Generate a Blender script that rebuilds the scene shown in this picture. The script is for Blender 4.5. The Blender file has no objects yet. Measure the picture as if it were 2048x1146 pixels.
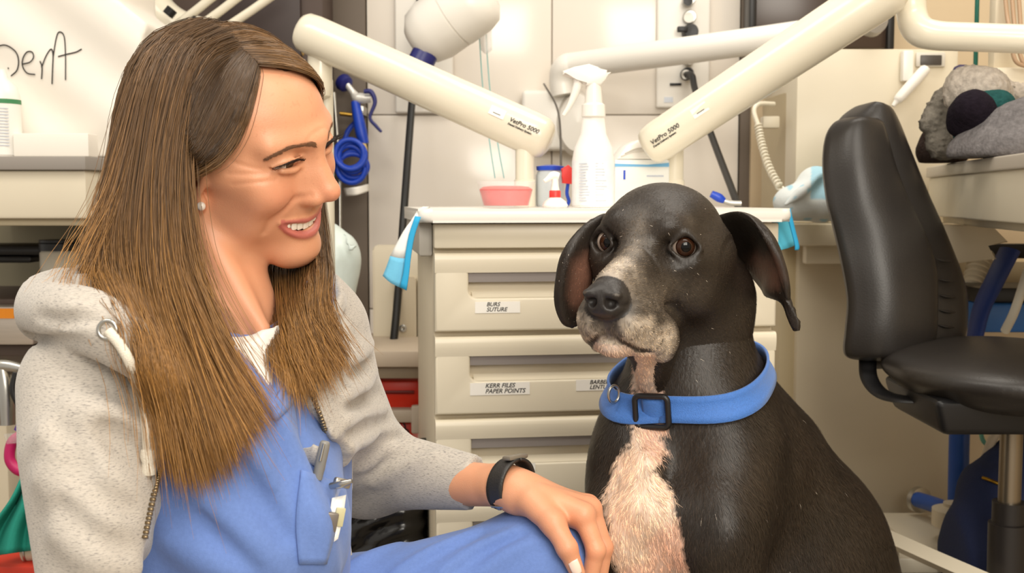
import bpy, bmesh, math, random
import numpy as np
from mathutils import Vector, Matrix, Quaternion

random.seed(7)
RNG = np.random.default_rng(7)
PI = math.pi
SC = bpy.context.scene
COL = SC.collection

# ------------------------------------------------------------------ camera
F = 2300.0                                   # focal length in pixels of the 2048 x 1146 frame
PITCH = math.atan(178 / F)
CAM = np.array([0.0, 0.0, 0.82])
FWD = np.array([0, math.cos(PITCH), -math.sin(PITCH)])
UPV = np.array([0, math.sin(PITCH), math.cos(PITCH)])
RGT = np.array([1.0, 0, 0])
cd = bpy.data.cameras.new('camera')
cam = bpy.data.objects.new('camera', cd)
COL.objects.link(cam)
cam.location = CAM
cam.rotation_euler = (PI / 2 - PITCH, 0, 0)
cd.sensor_width = 36
cd.lens = 36 * F / 2048
cd.clip_start = 0.02
cd.dof.use_dof = True
cd.dof.focus_distance = 1.2
cd.dof.aperture_fstop = 11.0
SC.camera = cam

# ------------------------------------------------------------------ world, lamps, exposure
w = bpy.data.worlds.new('world')
SC.world = w
w.use_nodes = True
w.node_tree.nodes['Background'].inputs[0].default_value = (1.0, 0.93, 0.83, 1)
w.node_tree.nodes['Background'].inputs[1].default_value = 0.5


def area(name, loc, target, size, power, col=(1, 0.93, 0.82)):
    l = bpy.data.lights.new(name, 'AREA')
    l.shape = 'RECTANGLE'
    l.size, l.size_y = size
    l.energy = power
    l.color = col
    o = bpy.data.objects.new(name, l)
    COL.objects.link(o)
    o.location = loc
    o.rotation_euler = (Vector(target) - Vector(loc)).to_track_quat('-Z', 'Y').to_euler()
    return o


area('ceiling_lamp', (0.55, 0.15, 2.45), (0.55, 0.16, 0), (1.2, 0.6), 19)
area('ceiling_lamp.001', (-0.9, 0.9, 2.45), (-0.9, 0.91, 0), (1.2, 0.6), 14)
area('ceiling_lamp.002', (0.7, 1.9, 2.45), (0.7, 1.91, 0), (1.2, 0.6), 12)
area('bounce_flash', (0.5, -0.75, 1.55), (0.1, 1.5, 0.6), (1.1, 0.9), 27)
SC.view_settings.view_transform = 'Standard'
SC.view_settings.look = 'None'
SC.view_settings.exposure = 0.38
SC.view_settings.gamma = 1.0
SC.view_settings.use_curve_mapping = False


# ------------------------------------------------------------------ helpers
def W(px, py, d):
    """world point seen at pixel (px, py) of the photograph, d metres along the view axis"""
    return CAM + FWD * d + RGT * ((px - 1024) / F * d) + UPV * ((573 - py) / F * d)


def WL(lst):
    return [W(*p[:3]) for p in lst]


def srgb(r, g, b):
    def f(c):
        c /= 255.0
        return c / 12.92 if c <= 0.04045 else ((c + 0.055) / 1.055) ** 2.4
    return (f(r), f(g), f(b))


MATS = {}


def mat(name, rgb, rough=0.5, metal=0.0, spec=0.5, noise=0.0, nscale=20.0, bump=0.0, bscale=60.0, alpha=None, trans=0.0,
        sss=0.0, coat=0.0, vcol=False, stretch=None, sheen=0.0, emit=None):
    """procedural principled material: rgb is sRGB 0-255; noise modulates the colour, bump the relief"""
    if name in MATS:
        return MATS[name]
    m = bpy.data.materials.new(name)
    m.use_nodes = True
    nt = m.node_tree
    b = nt.nodes['Principled BSDF']
    L = nt.links.new
    c = srgb(*rgb)
    b.inputs['Base Color'].default_value = (*c, 1)
    b.inputs['Roughness'].default_value = rough
    b.inputs['Metallic'].default_value = metal
    b.inputs['Specular IOR Level'].default_value = spec
    if trans:
        b.inputs['Transmission Weight'].default_value = trans
        b.inputs['IOR'].default_value = 1.2
    if alpha is not None:
        b.inputs['Alpha'].default_value = alpha
    if coat:
        b.inputs['Coat Weight'].default_value = coat
        b.inputs['Coat Roughness'].default_value = 0.08
    if sheen:
        b.inputs['Sheen Weight'].default_value = sheen
        b.inputs['Sheen Roughness'].default_value = 0.5
    if sss:
        b.inputs['Subsurface Weight'].default_value = sss
        b.inputs['Subsurface Radius'].default_value = (0.012, 0.005, 0.003)
        b.inputs['Subsurface Scale'].default_value = 1.0
    if emit:
        b.inputs['Emission Color'].default_value = (*c, 1)
        b.inputs['Emission Strength'].default_value = emit
    tc = nt.nodes.new('ShaderNodeTexCoord')
    co = tc.outputs['Object']
    if stretch:
        mp = nt.nodes.new('ShaderNodeMapping')
        mp.inputs['Scale'].default_value = stretch
        L(co, mp.inputs['Vector'])
        co = mp.outputs['Vector']
    src = None
    if vcol:
        at = nt.nodes.new('ShaderNodeAttribute')
        at.attribute_name = 'Col'
        src = at.outputs['Color']
        L(src, b.inputs['Base Color'])
    if noise:
        n = nt.nodes.new('ShaderNodeTexNoise')
        n.inputs['Scale'].default_value = nscale
        n.inputs['Detail'].default_value = 5
        L(co, n.inputs['Vector'])
        mr = nt.nodes.new('ShaderNodeMapRange')
        mr.inputs['From Min'].default_value = 0.3
        mr.inputs['From Max'].default_value = 0.7
        mr.inputs['To Min'].default_value = 1 - noise
        mr.inputs['To Max'].default_value = 1 + noise * 0.6
        L(n.outputs['Fac'], mr.inputs['Value'])
        mx = nt.nodes.new('ShaderNodeMix')
        mx.data_type = 'RGBA'
        mx.blend_type = 'MULTIPLY'
        mx.inputs['Factor'].default_value = 1
        if src is None:
            mx.inputs[6].default_value = (*c, 1)
        else:
            L(src, mx.inputs[6])
        L(mr.outputs[0], mx.inputs[7])
        L(mx.outputs[2], b.inputs['Base Color'])
    if bump:
        n2 = nt.nodes.new('ShaderNodeTexNoise')
        n2.inputs['Scale'].default_value = bscale
        n2.inputs['Detail'].default_value = 4
        L(co, n2.inputs['Vector'])
        bp = nt.nodes.new('ShaderNodeBump')
        bp.inputs['Strength'].default_value = bump
        bp.inputs['Distance'].default_value = 0.002
        L(n2.outputs['Fac'], bp.inputs['Height'])
        L(bp.outputs[0], b.inputs['Normal'])
    MATS[name] = m
    return m


def link(name, me, m=None, parent=None, smooth=True, loc=None, rot=None):
    o = bpy.data.objects.new(name, me)
    COL.objects.link(o)
    if m is not None:
        me.materials.append(m)
    if parent is not None:
        o.parent = parent
    if loc is not None:
        o.location = loc
    if rot is not None:
        o.rotation_euler = rot
    if smooth and hasattr(me, 'polygons') and len(me.polygons):
        me.polygons.foreach_set('use_smooth', np.ones(len(me.polygons), dtype=bool))
    return o


def tag(o, label=None, cat=None, group=None, kind=None):
    if label: o['label'] = label
    if cat: o['category'] = cat
    if group: o['group'] = group
    if kind: o['kind'] = kind
    return o


def thing(name, label, cat, loc=(0, 0, 0), rz=0.0, group=None, kind=None):
    o = bpy.data.objects.new(name, None)
    COL.objects.link(o)
    o.location = loc
    o.rotation_euler = (0, 0, rz)
    return tag(o, label, cat, group, kind)


def np_mesh(name, V, faces, cols=None):
    """mesh from numpy arrays; faces is an (n, k) int array or a list of such arrays"""
    if isinstance(faces, np.ndarray):
        faces = [faces]
    faces = [np.asarray(f) for f in faces if len(f)]
    me = bpy.data.meshes.new(name)
    V = np.ascontiguousarray(V, dtype=np.float32)
    me.vertices.add(len(V))
    me.vertices.foreach_set('co', V.ravel())
    nl = sum(f.size for f in faces)
    npol = sum(len(f) for f in faces)
    me.loops.add(nl)
    me.loops.foreach_set('vertex_index', np.concatenate([f.ravel() for f in faces]).astype(np.int32))
    me.polygons.add(npol)
    tot = np.concatenate([np.full(len(f), f.shape[1], dtype=np.int32) for f in faces])
    st = np.concatenate([[0], np.cumsum(tot)[:-1]]).astype(np.int32)
    me.polygons.foreach_set('loop_start', st)
    if cols is not None:
        a = me.color_attributes.new('Col', 'FLOAT_COLOR', 'POINT')
        c4 = np.ones((len(V), 4), dtype=np.float32)
        c4[:, :3] = cols
        a.data.foreach_set('color', c4.ravel())
    me.update(calc_edges=True)
    me.validate()
    return me


def edge_smooth(me, ang=40):
    bm = bmesh.new(); bm.from_mesh(me)
    for e in bm.edges:
        e.smooth = len(e.link_faces) == 2 and e.calc_face_angle(0) < math.radians(ang)
    for f in bm.faces: f.smooth = True
    bm.to_mesh(me); bm.free()


def bm_obj(name, bm, m, parent=None, ang=40, loc=None, rot=None):
    bmesh.ops.recalc_face_normals(bm, faces=bm.faces)
    for f in bm.faces: f.smooth = True
    for e in bm.edges:
        e.smooth = len(e.link_faces) == 2 and e.calc_face_angle(0) < math.radians(ang)
    me = bpy.data.meshes.new(name)
    bm.to_mesh(me); bm.free()
    return link(name, me, m, parent, smooth=False, loc=loc, rot=rot)


def box(name, m, size, loc, parent=None, bevel=0.002, seg=2, rot=None, taper=None, shear=None):
    """bevelled box centred on loc; taper = (sx, sy) scale of the top face"""
    bm = bmesh.new()
    bmesh.ops.create_cube(bm, size=1)
    for v in bm.verts:
        v.co = Vector((v.co.x * size[0], v.co.y * size[1], v.co.z * size[2]))
        if taper and v.co.z > 0:
            v.co.x *= taper[0]; v.co.y *= taper[1]
        if shear:
            v.co.x += shear[0] * v.co.z; v.co.y += shear[1] * v.co.z
    if bevel:
        bmesh.ops.bevel(bm, geom=list(bm.edges), offset=min(bevel, min(size) * 0.45), segments=seg, affect='EDGES', profile=0.5)
    return bm_obj(name, bm, m, parent, 35, loc, rot)


def prism(name, m, outline, depth, parent=None, bevel=0.0, seg=2, loc=None, rot=None, axis='y', ang=35):
    """outline of (a, b) points extruded by depth; axis 'y': a,b = x,z extruded along +y ; 'z': x,y up ; 'x': y,z along +x"""
    bm = bmesh.new()
    def mk(a, b, t):
        return {'y': (a, t, b), 'z': (a, b, t), 'x': (t, a, b)}[axis]
    v0 = [bm.verts.new(mk(a, b, 0)) for a, b in outline]
    v1 = [bm.verts.new(mk(a, b, depth)) for a, b in outline]
    n = len(outline)
    bm.faces.new(v0); bm.faces.new(v1[::-1])
    sides = []
    for i in range(n):
        bm.faces.new((v0[i], v0[(i + 1) % n], v1[(i + 1) % n], v1[i]))
    if bevel:
        es = [e for e in bm.edges if (e.verts[0] in v0 and e.verts[1] in v0) or (e.verts[0] in v1 and e.verts[1] in v1)]
        bmesh.ops.bevel(bm, geom=es, offset=bevel, segments=seg, affect='EDGES', profile=0.5)
    return bm_obj(name, bm, m, parent, ang, loc, rot)


def rrect(x0, x1, y0, y1, r, n=5):
    """rounded rectangle outline, counter-clockwise; r a number or 4 radii (bl, br, tr, tl)"""
    if not hasattr(r, '__len__'): r = (r,) * 4
    out = []
    for (cx, cy, a0, rr) in ((x0, y0, PI, r[0]), (x1, y0, 1.5 * PI, r[1]), (x1, y1, 0, r[2]), (x0, y1, .5 * PI, r[3])):
        sx = 1 if cx == x0 else -1; sy = 1 if cy == y0 else -1
        if rr <= 0: out.append((cx, cy)); continue
        ox, oy = cx + sx * rr, cy + sy * rr
        for i in range(n + 1):
            a = a0 + .5 * PI * i / n
            out.append((ox + rr * math.cos(a), oy + rr * math.sin(a)))
    return out


def plate_hole(name, m, outer, hole, depth, parent=None, loc=None, rot=None, bevel=0.0):
    """a plate in the xz plane (front at y=0, back at y=depth) with a hole"""
    bm = bmesh.new()
    def loop(pts, y):
        vs = [bm.verts.new((a, y, b)) for a, b in pts]
        return vs, [bm.edges.new((vs[i], vs[(i + 1) % len(vs)])) for i in range(len(vs))]
    o0, eo0 = loop(outer, 0); h0, eh0 = loop(hole, 0)
    bmesh.ops.triangle_fill(bm, use_beauty=True, edges=eo0 + eh0, normal=(0, -1, 0))
    o1, eo1 = loop(outer, depth); h1, eh1 = loop(hole, depth)
    bmesh.ops.triangle_fill(bm, use_beauty=True, edges=eo1 + eh1, normal=(0, 1, 0))
    for a, b in ((o0, o1), (h0, h1)):
        for i in range(len(a)):
            bm.faces.new((a[i], a[(i + 1) % len(a)], b[(i + 1) % len(a)], b[i]))
    if bevel:
        bmesh.ops.bevel(bm, geom=eo0 + eh0, offset=bevel, segments=3, affect='EDGES', profile=0.5)
    return bm_obj(name, bm, m, parent, 35, loc, rot)


def lathe(name, m, prof, parent=None, loc=None, rot=None, seg=32, ang=40, sx=1.0, sy=1.0):
    """prof: (radius, z) pairs from bottom to top, spun about z"""
    V = []; Fq = []; Ft = []
    n = len(prof)
    for r, z in prof:
        for i in range(seg):
            a = 2 * PI * i / seg
            V.append((max(r, 1e-5) * math.cos(a) * sx, max(r, 1e-5) * math.sin(a) * sy, z))
    for k in range(n - 1):
        for i in range(seg):
            j = (i + 1) % seg
            Fq.append((k * seg + i, k * seg + j, (k + 1) * seg + j, (k + 1) * seg + i))
    bm = bmesh.new()
    vs = [bm.verts.new(v) for v in V]
    for f in Fq: bm.faces.new([vs[i] for i in f])
    if prof[0][0] > 1e-4: bm.faces.new([vs[i] for i in range(seg)][::-1])
    if prof[-1][0] > 1e-4: bm.faces.new([vs[(n - 1) * seg + i] for i in range(seg)])
    bmesh.ops.remove_doubles(bm, verts=bm.verts, dist=2e-5)
    return bm_obj(name, bm, m, parent, ang, loc, rot)


def spline(pts, n=8):
    """Catmull-Rom through the rows of pts (any dimension)"""
    P = np.asarray(pts, dtype=float)
    if len(P) < 3: 
        t = np.linspace(0, 1, n + 1)[:, None]
        return P[0] * (1 - t) + P[1] * t if len(P) == 2 else P
    Q = np.vstack([2 * P[0] - P[1], P, 2 * P[-1] - P[-2]])
    out = []
    for i in range(1, len(Q) - 2):
        t = np.linspace(0, 1, n, endpoint=False)[:, None]
        a, b, c, d = Q[i - 1], Q[i], Q[i + 1], Q[i + 2]
        out.append(.5 * (2 * b + (c - a) * t + (2 * a - 5 * b + 4 * c - d) * t ** 2 + (3 * b - a - 3 * c + d) * t ** 3))
    out.append(P[-1:])
    return np.vstack(out)


def tube_arrays(pts, rad, seg=12, flat=1.0, closed=False):
    P = np.asarray(pts, dtype=float); n = len(P)
    R = np.full(n, rad) if np.isscalar(rad) else np.asarray(rad, dtype=float)
    T = np.gradient(P, axis=0) if not closed else np.roll(P, -1, 0) - np.roll(P, 1, 0)
    T /= np.linalg.norm(T, axis=1)[:, None] + 1e-12
    up = np.array([0, 0, 1.0]) if abs(T[0][2]) < .9 else np.array([1.0, 0, 0])
    N = np.zeros_like(P); N[0] = up - T[0] * up.dot(T[0]); N[0] /= np.linalg.norm(N[0])
    for i in range(1, n):
        v = N[i - 1] - T[i] * N[i - 1].dot(T[i]); N[i] = v / (np.linalg.norm(v) + 1e-12)
    B = np.cross(T, N)
    a = np.linspace(0, 2 * PI, seg, endpoint=False)
    V = P[:, None] + R[:, None, None] * (np.cos(a)[None, :, None] * N[:, None] * flat + np.sin(a)[None, :, None] * B[:, None])
    V = V.reshape(-1, 3)
    idx = np.arange(n * seg).reshape(n, seg)
    if closed: idx = np.vstack([idx, idx[:1]])
    q = np.stack([idx[:-1], np.roll(idx[:-1], -1, 1), np.roll(idx[1:], -1, 1), idx[1:]], -1).reshape(-1, 4)
    return V, q, idx


def tube(name, m, pts, rad, parent=None, seg=12, sm=6, flat=1.0, closed=False, loc=None, rot=None):
    P = np.asarray([p for p in pts], dtype=float)
    if sm > 1 and not closed:
        if not np.isscalar(rad):
            PR = spline(np.hstack([P, np.asarray(rad, float)[:, None]]), sm); P, rad = PR[:, :3], PR[:, 3]
        else: P = spline(P, sm)
    V, q, idx = tube_arrays(P, rad, seg, flat, closed)
    if closed:
        return link(name, np_mesh(name, V, q), m, parent, True, loc, rot)
    me = np_mesh(name, V, [q, idx[0][::-1][None], idx[-1][None]])
    edge_smooth(me, 50)
    return link(name, me, m, parent, False, loc, rot)


def sheet(name, m, grid, parent=None, thick=0.001, sub=1, loc=None, rot=None, cols=None):
    """cloth from a grid (rows x cols x 3) of points, splined and given thickness"""
    G = np.asarray(grid, dtype=float)
    if sub > 1:
        G = np.stack([spline(G[:, j], sub) for j in range(G.shape[1])], 1)
        G = np.stack([spline(G[i], sub) for i in range(G.shape[0])], 0)
    a, b = G.shape[:2]
    du = np.gradient(G, axis=0); dv = np.gradient(G, axis=1)
    N = np.cross(du, dv); N /= np.linalg.norm(N, axis=2)[..., None] + 1e-12
    V = np.vstack([(G + N * thick / 2).reshape(-1, 3), (G - N * thick / 2).reshape(-1, 3)])
    idx = np.arange(a * b).reshape(a, b); o = a * b
    q = np.stack([idx[:-1, :-1], idx[1:, :-1], idx[1:, 1:], idx[:-1, 1:]], -1).reshape(-1, 4)
    q2 = q[:, ::-1] + o
    rim = np.concatenate([idx[0, :], idx[1:, -1], idx[-1, -2::-1], idx[-2:0:-1, 0]])
    r2 = np.roll(rim, -1)
    q3 = np.stack([rim, r2, r2 + o, rim + o], -1)
    return link(name, np_mesh(name, V, np.vstack([q, q2, q3])), m, parent, True, loc, rot)


def text(name, s, m, size, parent=None, loc=None, rot=None, shear=0.0, bold=0.0, ext=0.0002, align='LEFT', sx=1.0, line=1.0):
    c = bpy.data.curves.new(name, 'FONT')
    c.body = s; c.size = size; c.shear = shear; c.offset = bold; c.extrude = ext; c.align_x = align; c.space_line = line
    c.resolution_u = 3
    t = bpy.data.objects.new(name, c)
    COL.objects.link(t)
    dg = bpy.context.evaluated_depsgraph_get()
    me = bpy.data.meshes.new_from_object(t.evaluated_get(dg))
    bpy.data.objects.remove(t)
    me.materials.clear()
    o = link(name, me, m, parent, False, loc, rot)
    o.scale = (sx, 1, 1)
    return o


metal_m = mat('steel', (190, 188, 182), .28, metal=1.0)

# ------------------------------------------------------------------ signed distance modelling (organic shapes)
def _v(x): return np.asarray(x, dtype=np.float32)


class Field:
    def __init__(s, lo, hi, h):
        s.h = h; s.lo = _v(lo); n = np.ceil((_v(hi) - s.lo) / h).astype(int) + 1
        s.ax = [(s.lo[i] + h * np.arange(n[i])).astype(np.float32) for i in range(3)]
        s.D = np.full(n, 0.5, dtype=np.float32)

    def sub(s, lo, hi):
        sl = []
        for i in range(3):
            a = max(int(math.floor((lo[i] - s.lo[i]) / s.h)), 0); b = min(int(math.ceil((hi[i] - s.lo[i]) / s.h)) + 1, len(s.ax[i]))
            if b - a < 1: return None
            sl.append(slice(a, b))
        return tuple(sl), (s.ax[0][sl[0]][:, None, None], s.ax[1][sl[1]][None, :, None], s.ax[2][sl[2]][None, None, :])

    def put(s, lo, hi, fn, k, op):
        mg = k * 1.3 + s.h * 3 + 0.004
        r = s.sub(_v(lo) - mg, _v(hi) + mg)
        if r is None: return
        sl, xyz = r
        d = fn(*xyz); D = s.D[sl]
        if op == 'sub': d = -d; a, b, sg = -D, -d, 1
        if op == 'add':
            if k > 0:
                h = np.clip(.5 + .5 * (D - d) / k, 0, 1); s.D[sl] = D + (d - D) * h - k * h * (1 - h)
            else: s.D[sl] = np.minimum(D, d)
        else:                                     # smooth subtraction = smooth max(D, -prim)
            if k > 0:
                h = np.clip(.5 - .5 * (D - d) / k, 0, 1); s.D[sl] = D + (d - D) * h + k * h * (1 - h)
            else: s.D[sl] = np.maximum(D, d)

    def ell(s, c, r, k=0.0, R=None, op='add'):
        c, r = _v(c), _v(r)
        if np.isscalar(r) or r.ndim == 0: r = np.full(3, float(r), np.float32)
        M = None if R is None else _v(R)           # columns of R are the ellipsoid's axes
        ext = r if M is None else np.sqrt((M ** 2 * r[None, :] ** 2).sum(1))
        def fn(x, y, z):
            x, y, z = x - c[0], y - c[1], z - c[2]
            if M is not None:
                x, y, z = (M[0, j] * x + M[1, j] * y + M[2, j] * z for j in range(3))
            k0 = np.sqrt((x / r[0]) ** 2 + (y / r[1]) ** 2 + (z / r[2]) ** 2)
            k1 = np.sqrt((x / r[0] ** 2) ** 2 + (y / r[1] ** 2) ** 2 + (z / r[2] ** 2) ** 2)
            return k0 * (k0 - 1) / (k1 + 1e-9)
        s.put(c - ext, c + ext, fn, k, op)

    def cap(s, a, b, ra, rb=None, k=0.0, op='add', n=None, sq=1.0):
        """tapered capsule; n, sq: squash the cross-section by sq along the direction n"""
        a, b = _v(a), _v(b); rb = ra if rb is None else rb
        ab = b - a; L2 = float(ab.dot(ab)) + 1e-12
        if n is not None:
            n = _v(n); n = n / np.linalg.norm(n)
        def fn(x, y, z):
            x, y, z = x - a[0], y - a[1], z - a[2]
            t = np.clip((x * ab[0] + y * ab[1] + z * ab[2]) / L2, 0, 1)
            x, y, z = x - t * ab[0], y - t * ab[1], z - t * ab[2]
            q = x * x + y * y + z * z
            if n is not None:
                p = x * n[0] + y * n[1] + z * n[2]
                q = q + p * p * (1 / sq ** 2 - 1)
            d = np.sqrt(q) - (ra + (rb - ra) * t)
            return d * min(sq, 1.0) if n is not None else d
        m = max(ra, rb) * max(1.0, sq)
        s.put(np.minimum(a, b) - m, np.maximum(a, b) + m, fn, k, op)

    def chain(s, pts, rads, k=0.0, op='add', n=None, sq=1.0, sm=0):
        P = np.asarray(pts, float); R = np.full(len(P), rads) if np.isscalar(rads) else np.asarray(rads, float)
        if sm:
            Q = spline(np.hstack([P, R[:, None]]), sm); P, R = Q[:, :3], Q[:, 3]
        if op == 'add' and k == 0 or True:
            # union the whole chain exactly first, then one smooth join
            lo = P.min(0) - R.max() * max(1, sq); hi = P.max(0) + R.max() * max(1, sq)
            PP = P.astype(np.float32); RR = R.astype(np.float32)
            nn = None if n is None else _v(n) / np.linalg.norm(n)
            def fn(x, y, z):
                best = None
                for i in range(len(PP) - 1):
                    a = PP[i]; ab = PP[i + 1] - a; L2 = float(ab.dot(ab)) + 1e-12
                    X, Y, Z = x - a[0], y - a[1], z - a[2]
                    t = np.clip((X * ab[0] + Y * ab[1] + Z * ab[2]) / L2, 0, 1)
                    X, Y, Z = X - t * ab[0], Y - t * ab[1], Z - t * ab[2]
                    q = X * X + Y * Y + Z * Z
                    if nn is not None:
                        p = X * nn[0] + Y * nn[1] + Z * nn[2]; q = q + p * p * (1 / sq ** 2 - 1)
                    d = np.sqrt(q) - (RR[i] + (RR[i + 1] - RR[i]) * t)
                    best = d if best is None else np.minimum(best, d)
                return best * min(sq, 1.0) if nn is not None else best
            s.put(lo, hi, fn, k, op)

    def rbox(s, c, half, r, k=0.0, R=None, op='add'):
        c, hf = _v(c), _v(half); M = None if R is None else _v(R)
        ext = hf if M is None else np.abs(M) @ hf
        def fn(x, y, z):
            x, y, z = x - c[0], y - c[1], z - c[2]
            if M is not None: x, y, z = (M[0, j] * x + M[1, j] * y + M[2, j] * z for j in range(3))
            qx, qy, qz = np.abs(x) - hf[0] + r, np.abs(y) - hf[1] + r, np.abs(z) - hf[2] + r
            return np.sqrt(np.maximum(qx, 0) ** 2 + np.maximum(qy, 0) ** 2 + np.maximum(qz, 0) ** 2) + np.minimum(np.maximum(qx, np.maximum(qy, qz)), 0) - r
        s.put(c - ext, c + ext, fn, k, op)

    def func(s, fn):
        """D = fn(D, x, y, z) over the whole field"""
        s.D = fn(s.D, s.ax[0][:, None, None], s.ax[1][None, :, None], s.ax[2][None, None, :]).astype(np.float32)

    def mesh(s, smooth=2):
        D = s.D; n = D.shape
        for sl in ((0, slice(None), slice(None)), (-1, slice(None), slice(None)), (slice(None), 0, slice(None)), (slice(None), -1, slice(None)),
                   (slice(None), slice(None), 0), (slice(None), slice(None), -1)):
            D[sl] = np.maximum(D[sl], s.h * .5)
        S = D < 0
        cnt = np.zeros((n[0] - 1, n[1] - 1, n[2] - 1), np.uint8)
        for dx in (0, 1):
            for dy in (0, 1):
                for dz in (0, 1):
                    cnt += S[dx:n[0] - 1 + dx, dy:n[1] - 1 + dy, dz:n[2] - 1 + dz]
        act = (cnt > 0) & (cnt < 8)
        I = np.argwhere(act); idm = np.full(act.shape, -1, np.int32); idm[act] = np.arange(len(I))
        acc = np.zeros((len(I), 3)); num = np.zeros(len(I))
        cor = [(0, 0, 0), (1, 0, 0), (0, 1, 0), (1, 1, 0), (0, 0, 1), (1, 0, 1), (0, 1, 1), (1, 1, 1)]
        val = [D[I[:, 0] + c[0], I[:, 1] + c[1], I[:, 2] + c[2]] for c in cor]
        for a in range(8):
            for b in range(a + 1, 8):
                df = [cor[b][i] - cor[a][i] for i in range(3)]
                if sum(abs(q) for q in df) != 1: continue
                m = (val[a] < 0) != (val[b] < 0)
                t = np.where(m, val[a] / (val[a] - val[b] + 1e-12), 0)
                for i in range(3):
                    acc[:, i] += np.where(m, cor[a][i] + df[i] * t, 0)
                num += m
        V = s.lo + s.h * (I + acc / num[:, None])
        Q = []
        for ax in range(3):
            o = [slice(None)] * 3; o2 = [slice(None)] * 3
            o[ax] = slice(0, -1); o2[ax] = slice(1, None)
            A, B = S[tuple(o)], S[tuple(o2)]
            E = np.argwhere(A != B)
            u, v = [i for i in range(3) if i != ax]
            E = E[(E[:, u] > 0) & (E[:, v] > 0) & (E[:, u] < n[u] - 1) & (E[:, v] < n[v] - 1)]
            sg = A[E[:, 0], E[:, 1], E[:, 2]]
            def cid(du, dv):
                c = E.copy(); c[:, u] -= du; c[:, v] -= dv
                return idm[c[:, 0], c[:, 1], c[:, 2]]
            q = np.stack([cid(1, 1), cid(0, 1), cid(0, 0), cid(1, 0)], -1)
            flip = sg if ax != 1 else ~sg
            q = np.where(flip[:, None], q, q[:, ::-1])
            Q.append(q[(q >= 0).all(1)])
        Q = np.vstack(Q)
        for it in range(smooth):
            e = np.vstack([Q[:, [0, 1]], Q[:, [1, 2]], Q[:, [2, 3]], Q[:, [3, 0]]])
            sm = np.zeros_like(V); c = np.zeros(len(V))
            for i in range(3):
                sm[:, i] = np.bincount(e[:, 0], V[e[:, 1], i], len(V)) + np.bincount(e[:, 1], V[e[:, 0], i], len(V))
            c = np.bincount(e[:, 0], minlength=len(V)) + np.bincount(e[:, 1], minlength=len(V))
            V = V + .5 * (sm / c[:, None] - V) if it % 2 == 0 else V + -.45 * (sm / c[:, None] - V)
        return V, Q

    def normals(s, V):
        """gradient of the field at points V"""
        g = (V - s.lo) / s.h; i = np.clip(np.round(g).astype(int), 1, np.array(s.D.shape) - 2)
        out = np.stack([s.D[i[:, 0] + 1, i[:, 1], i[:, 2]] - s.D[i[:, 0] - 1, i[:, 1], i[:, 2]],
                        s.D[i[:, 0], i[:, 1] + 1, i[:, 2]] - s.D[i[:, 0], i[:, 1] - 1, i[:, 2]],
                        s.D[i[:, 0], i[:, 1], i[:, 2] + 1] - s.D[i[:, 0], i[:, 1], i[:, 2] - 1]], -1)
        return out / (np.linalg.norm(out, axis=1)[:, None] + 1e-9)

    def at(s, V):
        g = (np.asarray(V) - s.lo) / s.h
        i = np.clip(np.floor(g).astype(int), 0, np.array(s.D.shape) - 2); f = np.clip(g - i, 0, 1)
        r = 0
        for dx in (0, 1):
            for dy in (0, 1):
                for dz in (0, 1):
                    wgt = (f[:, 0] if dx else 1 - f[:, 0]) * (f[:, 1] if dy else 1 - f[:, 1]) * (f[:, 2] if dz else 1 - f[:, 2])
                    r = r + wgt * s.D[i[:, 0] + dx, i[:, 1] + dy, i[:, 2] + dz]
        return r


def sstep(a, b, x):
    t = np.clip((x - a) / (b - a), 0, 1); return t * t * (3 - 2 * t)


def vnoise(P, freq, seed=0):
    """smooth value noise of points P (n x 3), 0..1"""
    q = np.asarray(P) * freq + 100 + seed * 17.3
    i = np.floor(q).astype(np.int64); f = q - i; f = f * f * (3 - 2 * f)
    def hsh(a):
        n = (a[:, 0] * 73856093) ^ (a[:, 1] * 19349663) ^ (a[:, 2] * 83492791)
        n = (n ^ (n >> 13)) * 1274126177
        return ((n ^ (n >> 16)) & 0xffff) / 65535.0
    r = 0
    for dx in (0, 1):
        for dy in (0, 1):
            for dz in (0, 1):
                wgt = (f[:, 0] if dx else 1 - f[:, 0]) * (f[:, 1] if dy else 1 - f[:, 1]) * (f[:, 2] if dz else 1 - f[:, 2])
                r = r + wgt * hsh(i + np.array([dx, dy, dz]))
    return r


def polydist(P, line):
    """distance of points P to a polyline, and the parameter 0..1 along it"""
    L = np.asarray(line, float); best = np.full(len(P), 9e9); par = np.zeros(len(P))
    for i in range(len(L) - 1):
        ab = L[i + 1] - L[i]; t = np.clip(((P - L[i]) @ ab) / (ab @ ab + 1e-12), 0, 1)
        d = np.linalg.norm(P - L[i] - t[:, None] * ab, axis=1)
        m = d < best; best[m] = d[m]; par[m] = (i + t[m]) / (len(L) - 1)
    return best, par


def project(P):
    """pixel coordinates of world points"""
    q = np.asarray(P) - CAM; d = q @ FWD
    return np.stack([1024 + F * (q @ RGT) / d, 573 - F * (q @ UPV) / d, d], -1)


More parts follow.
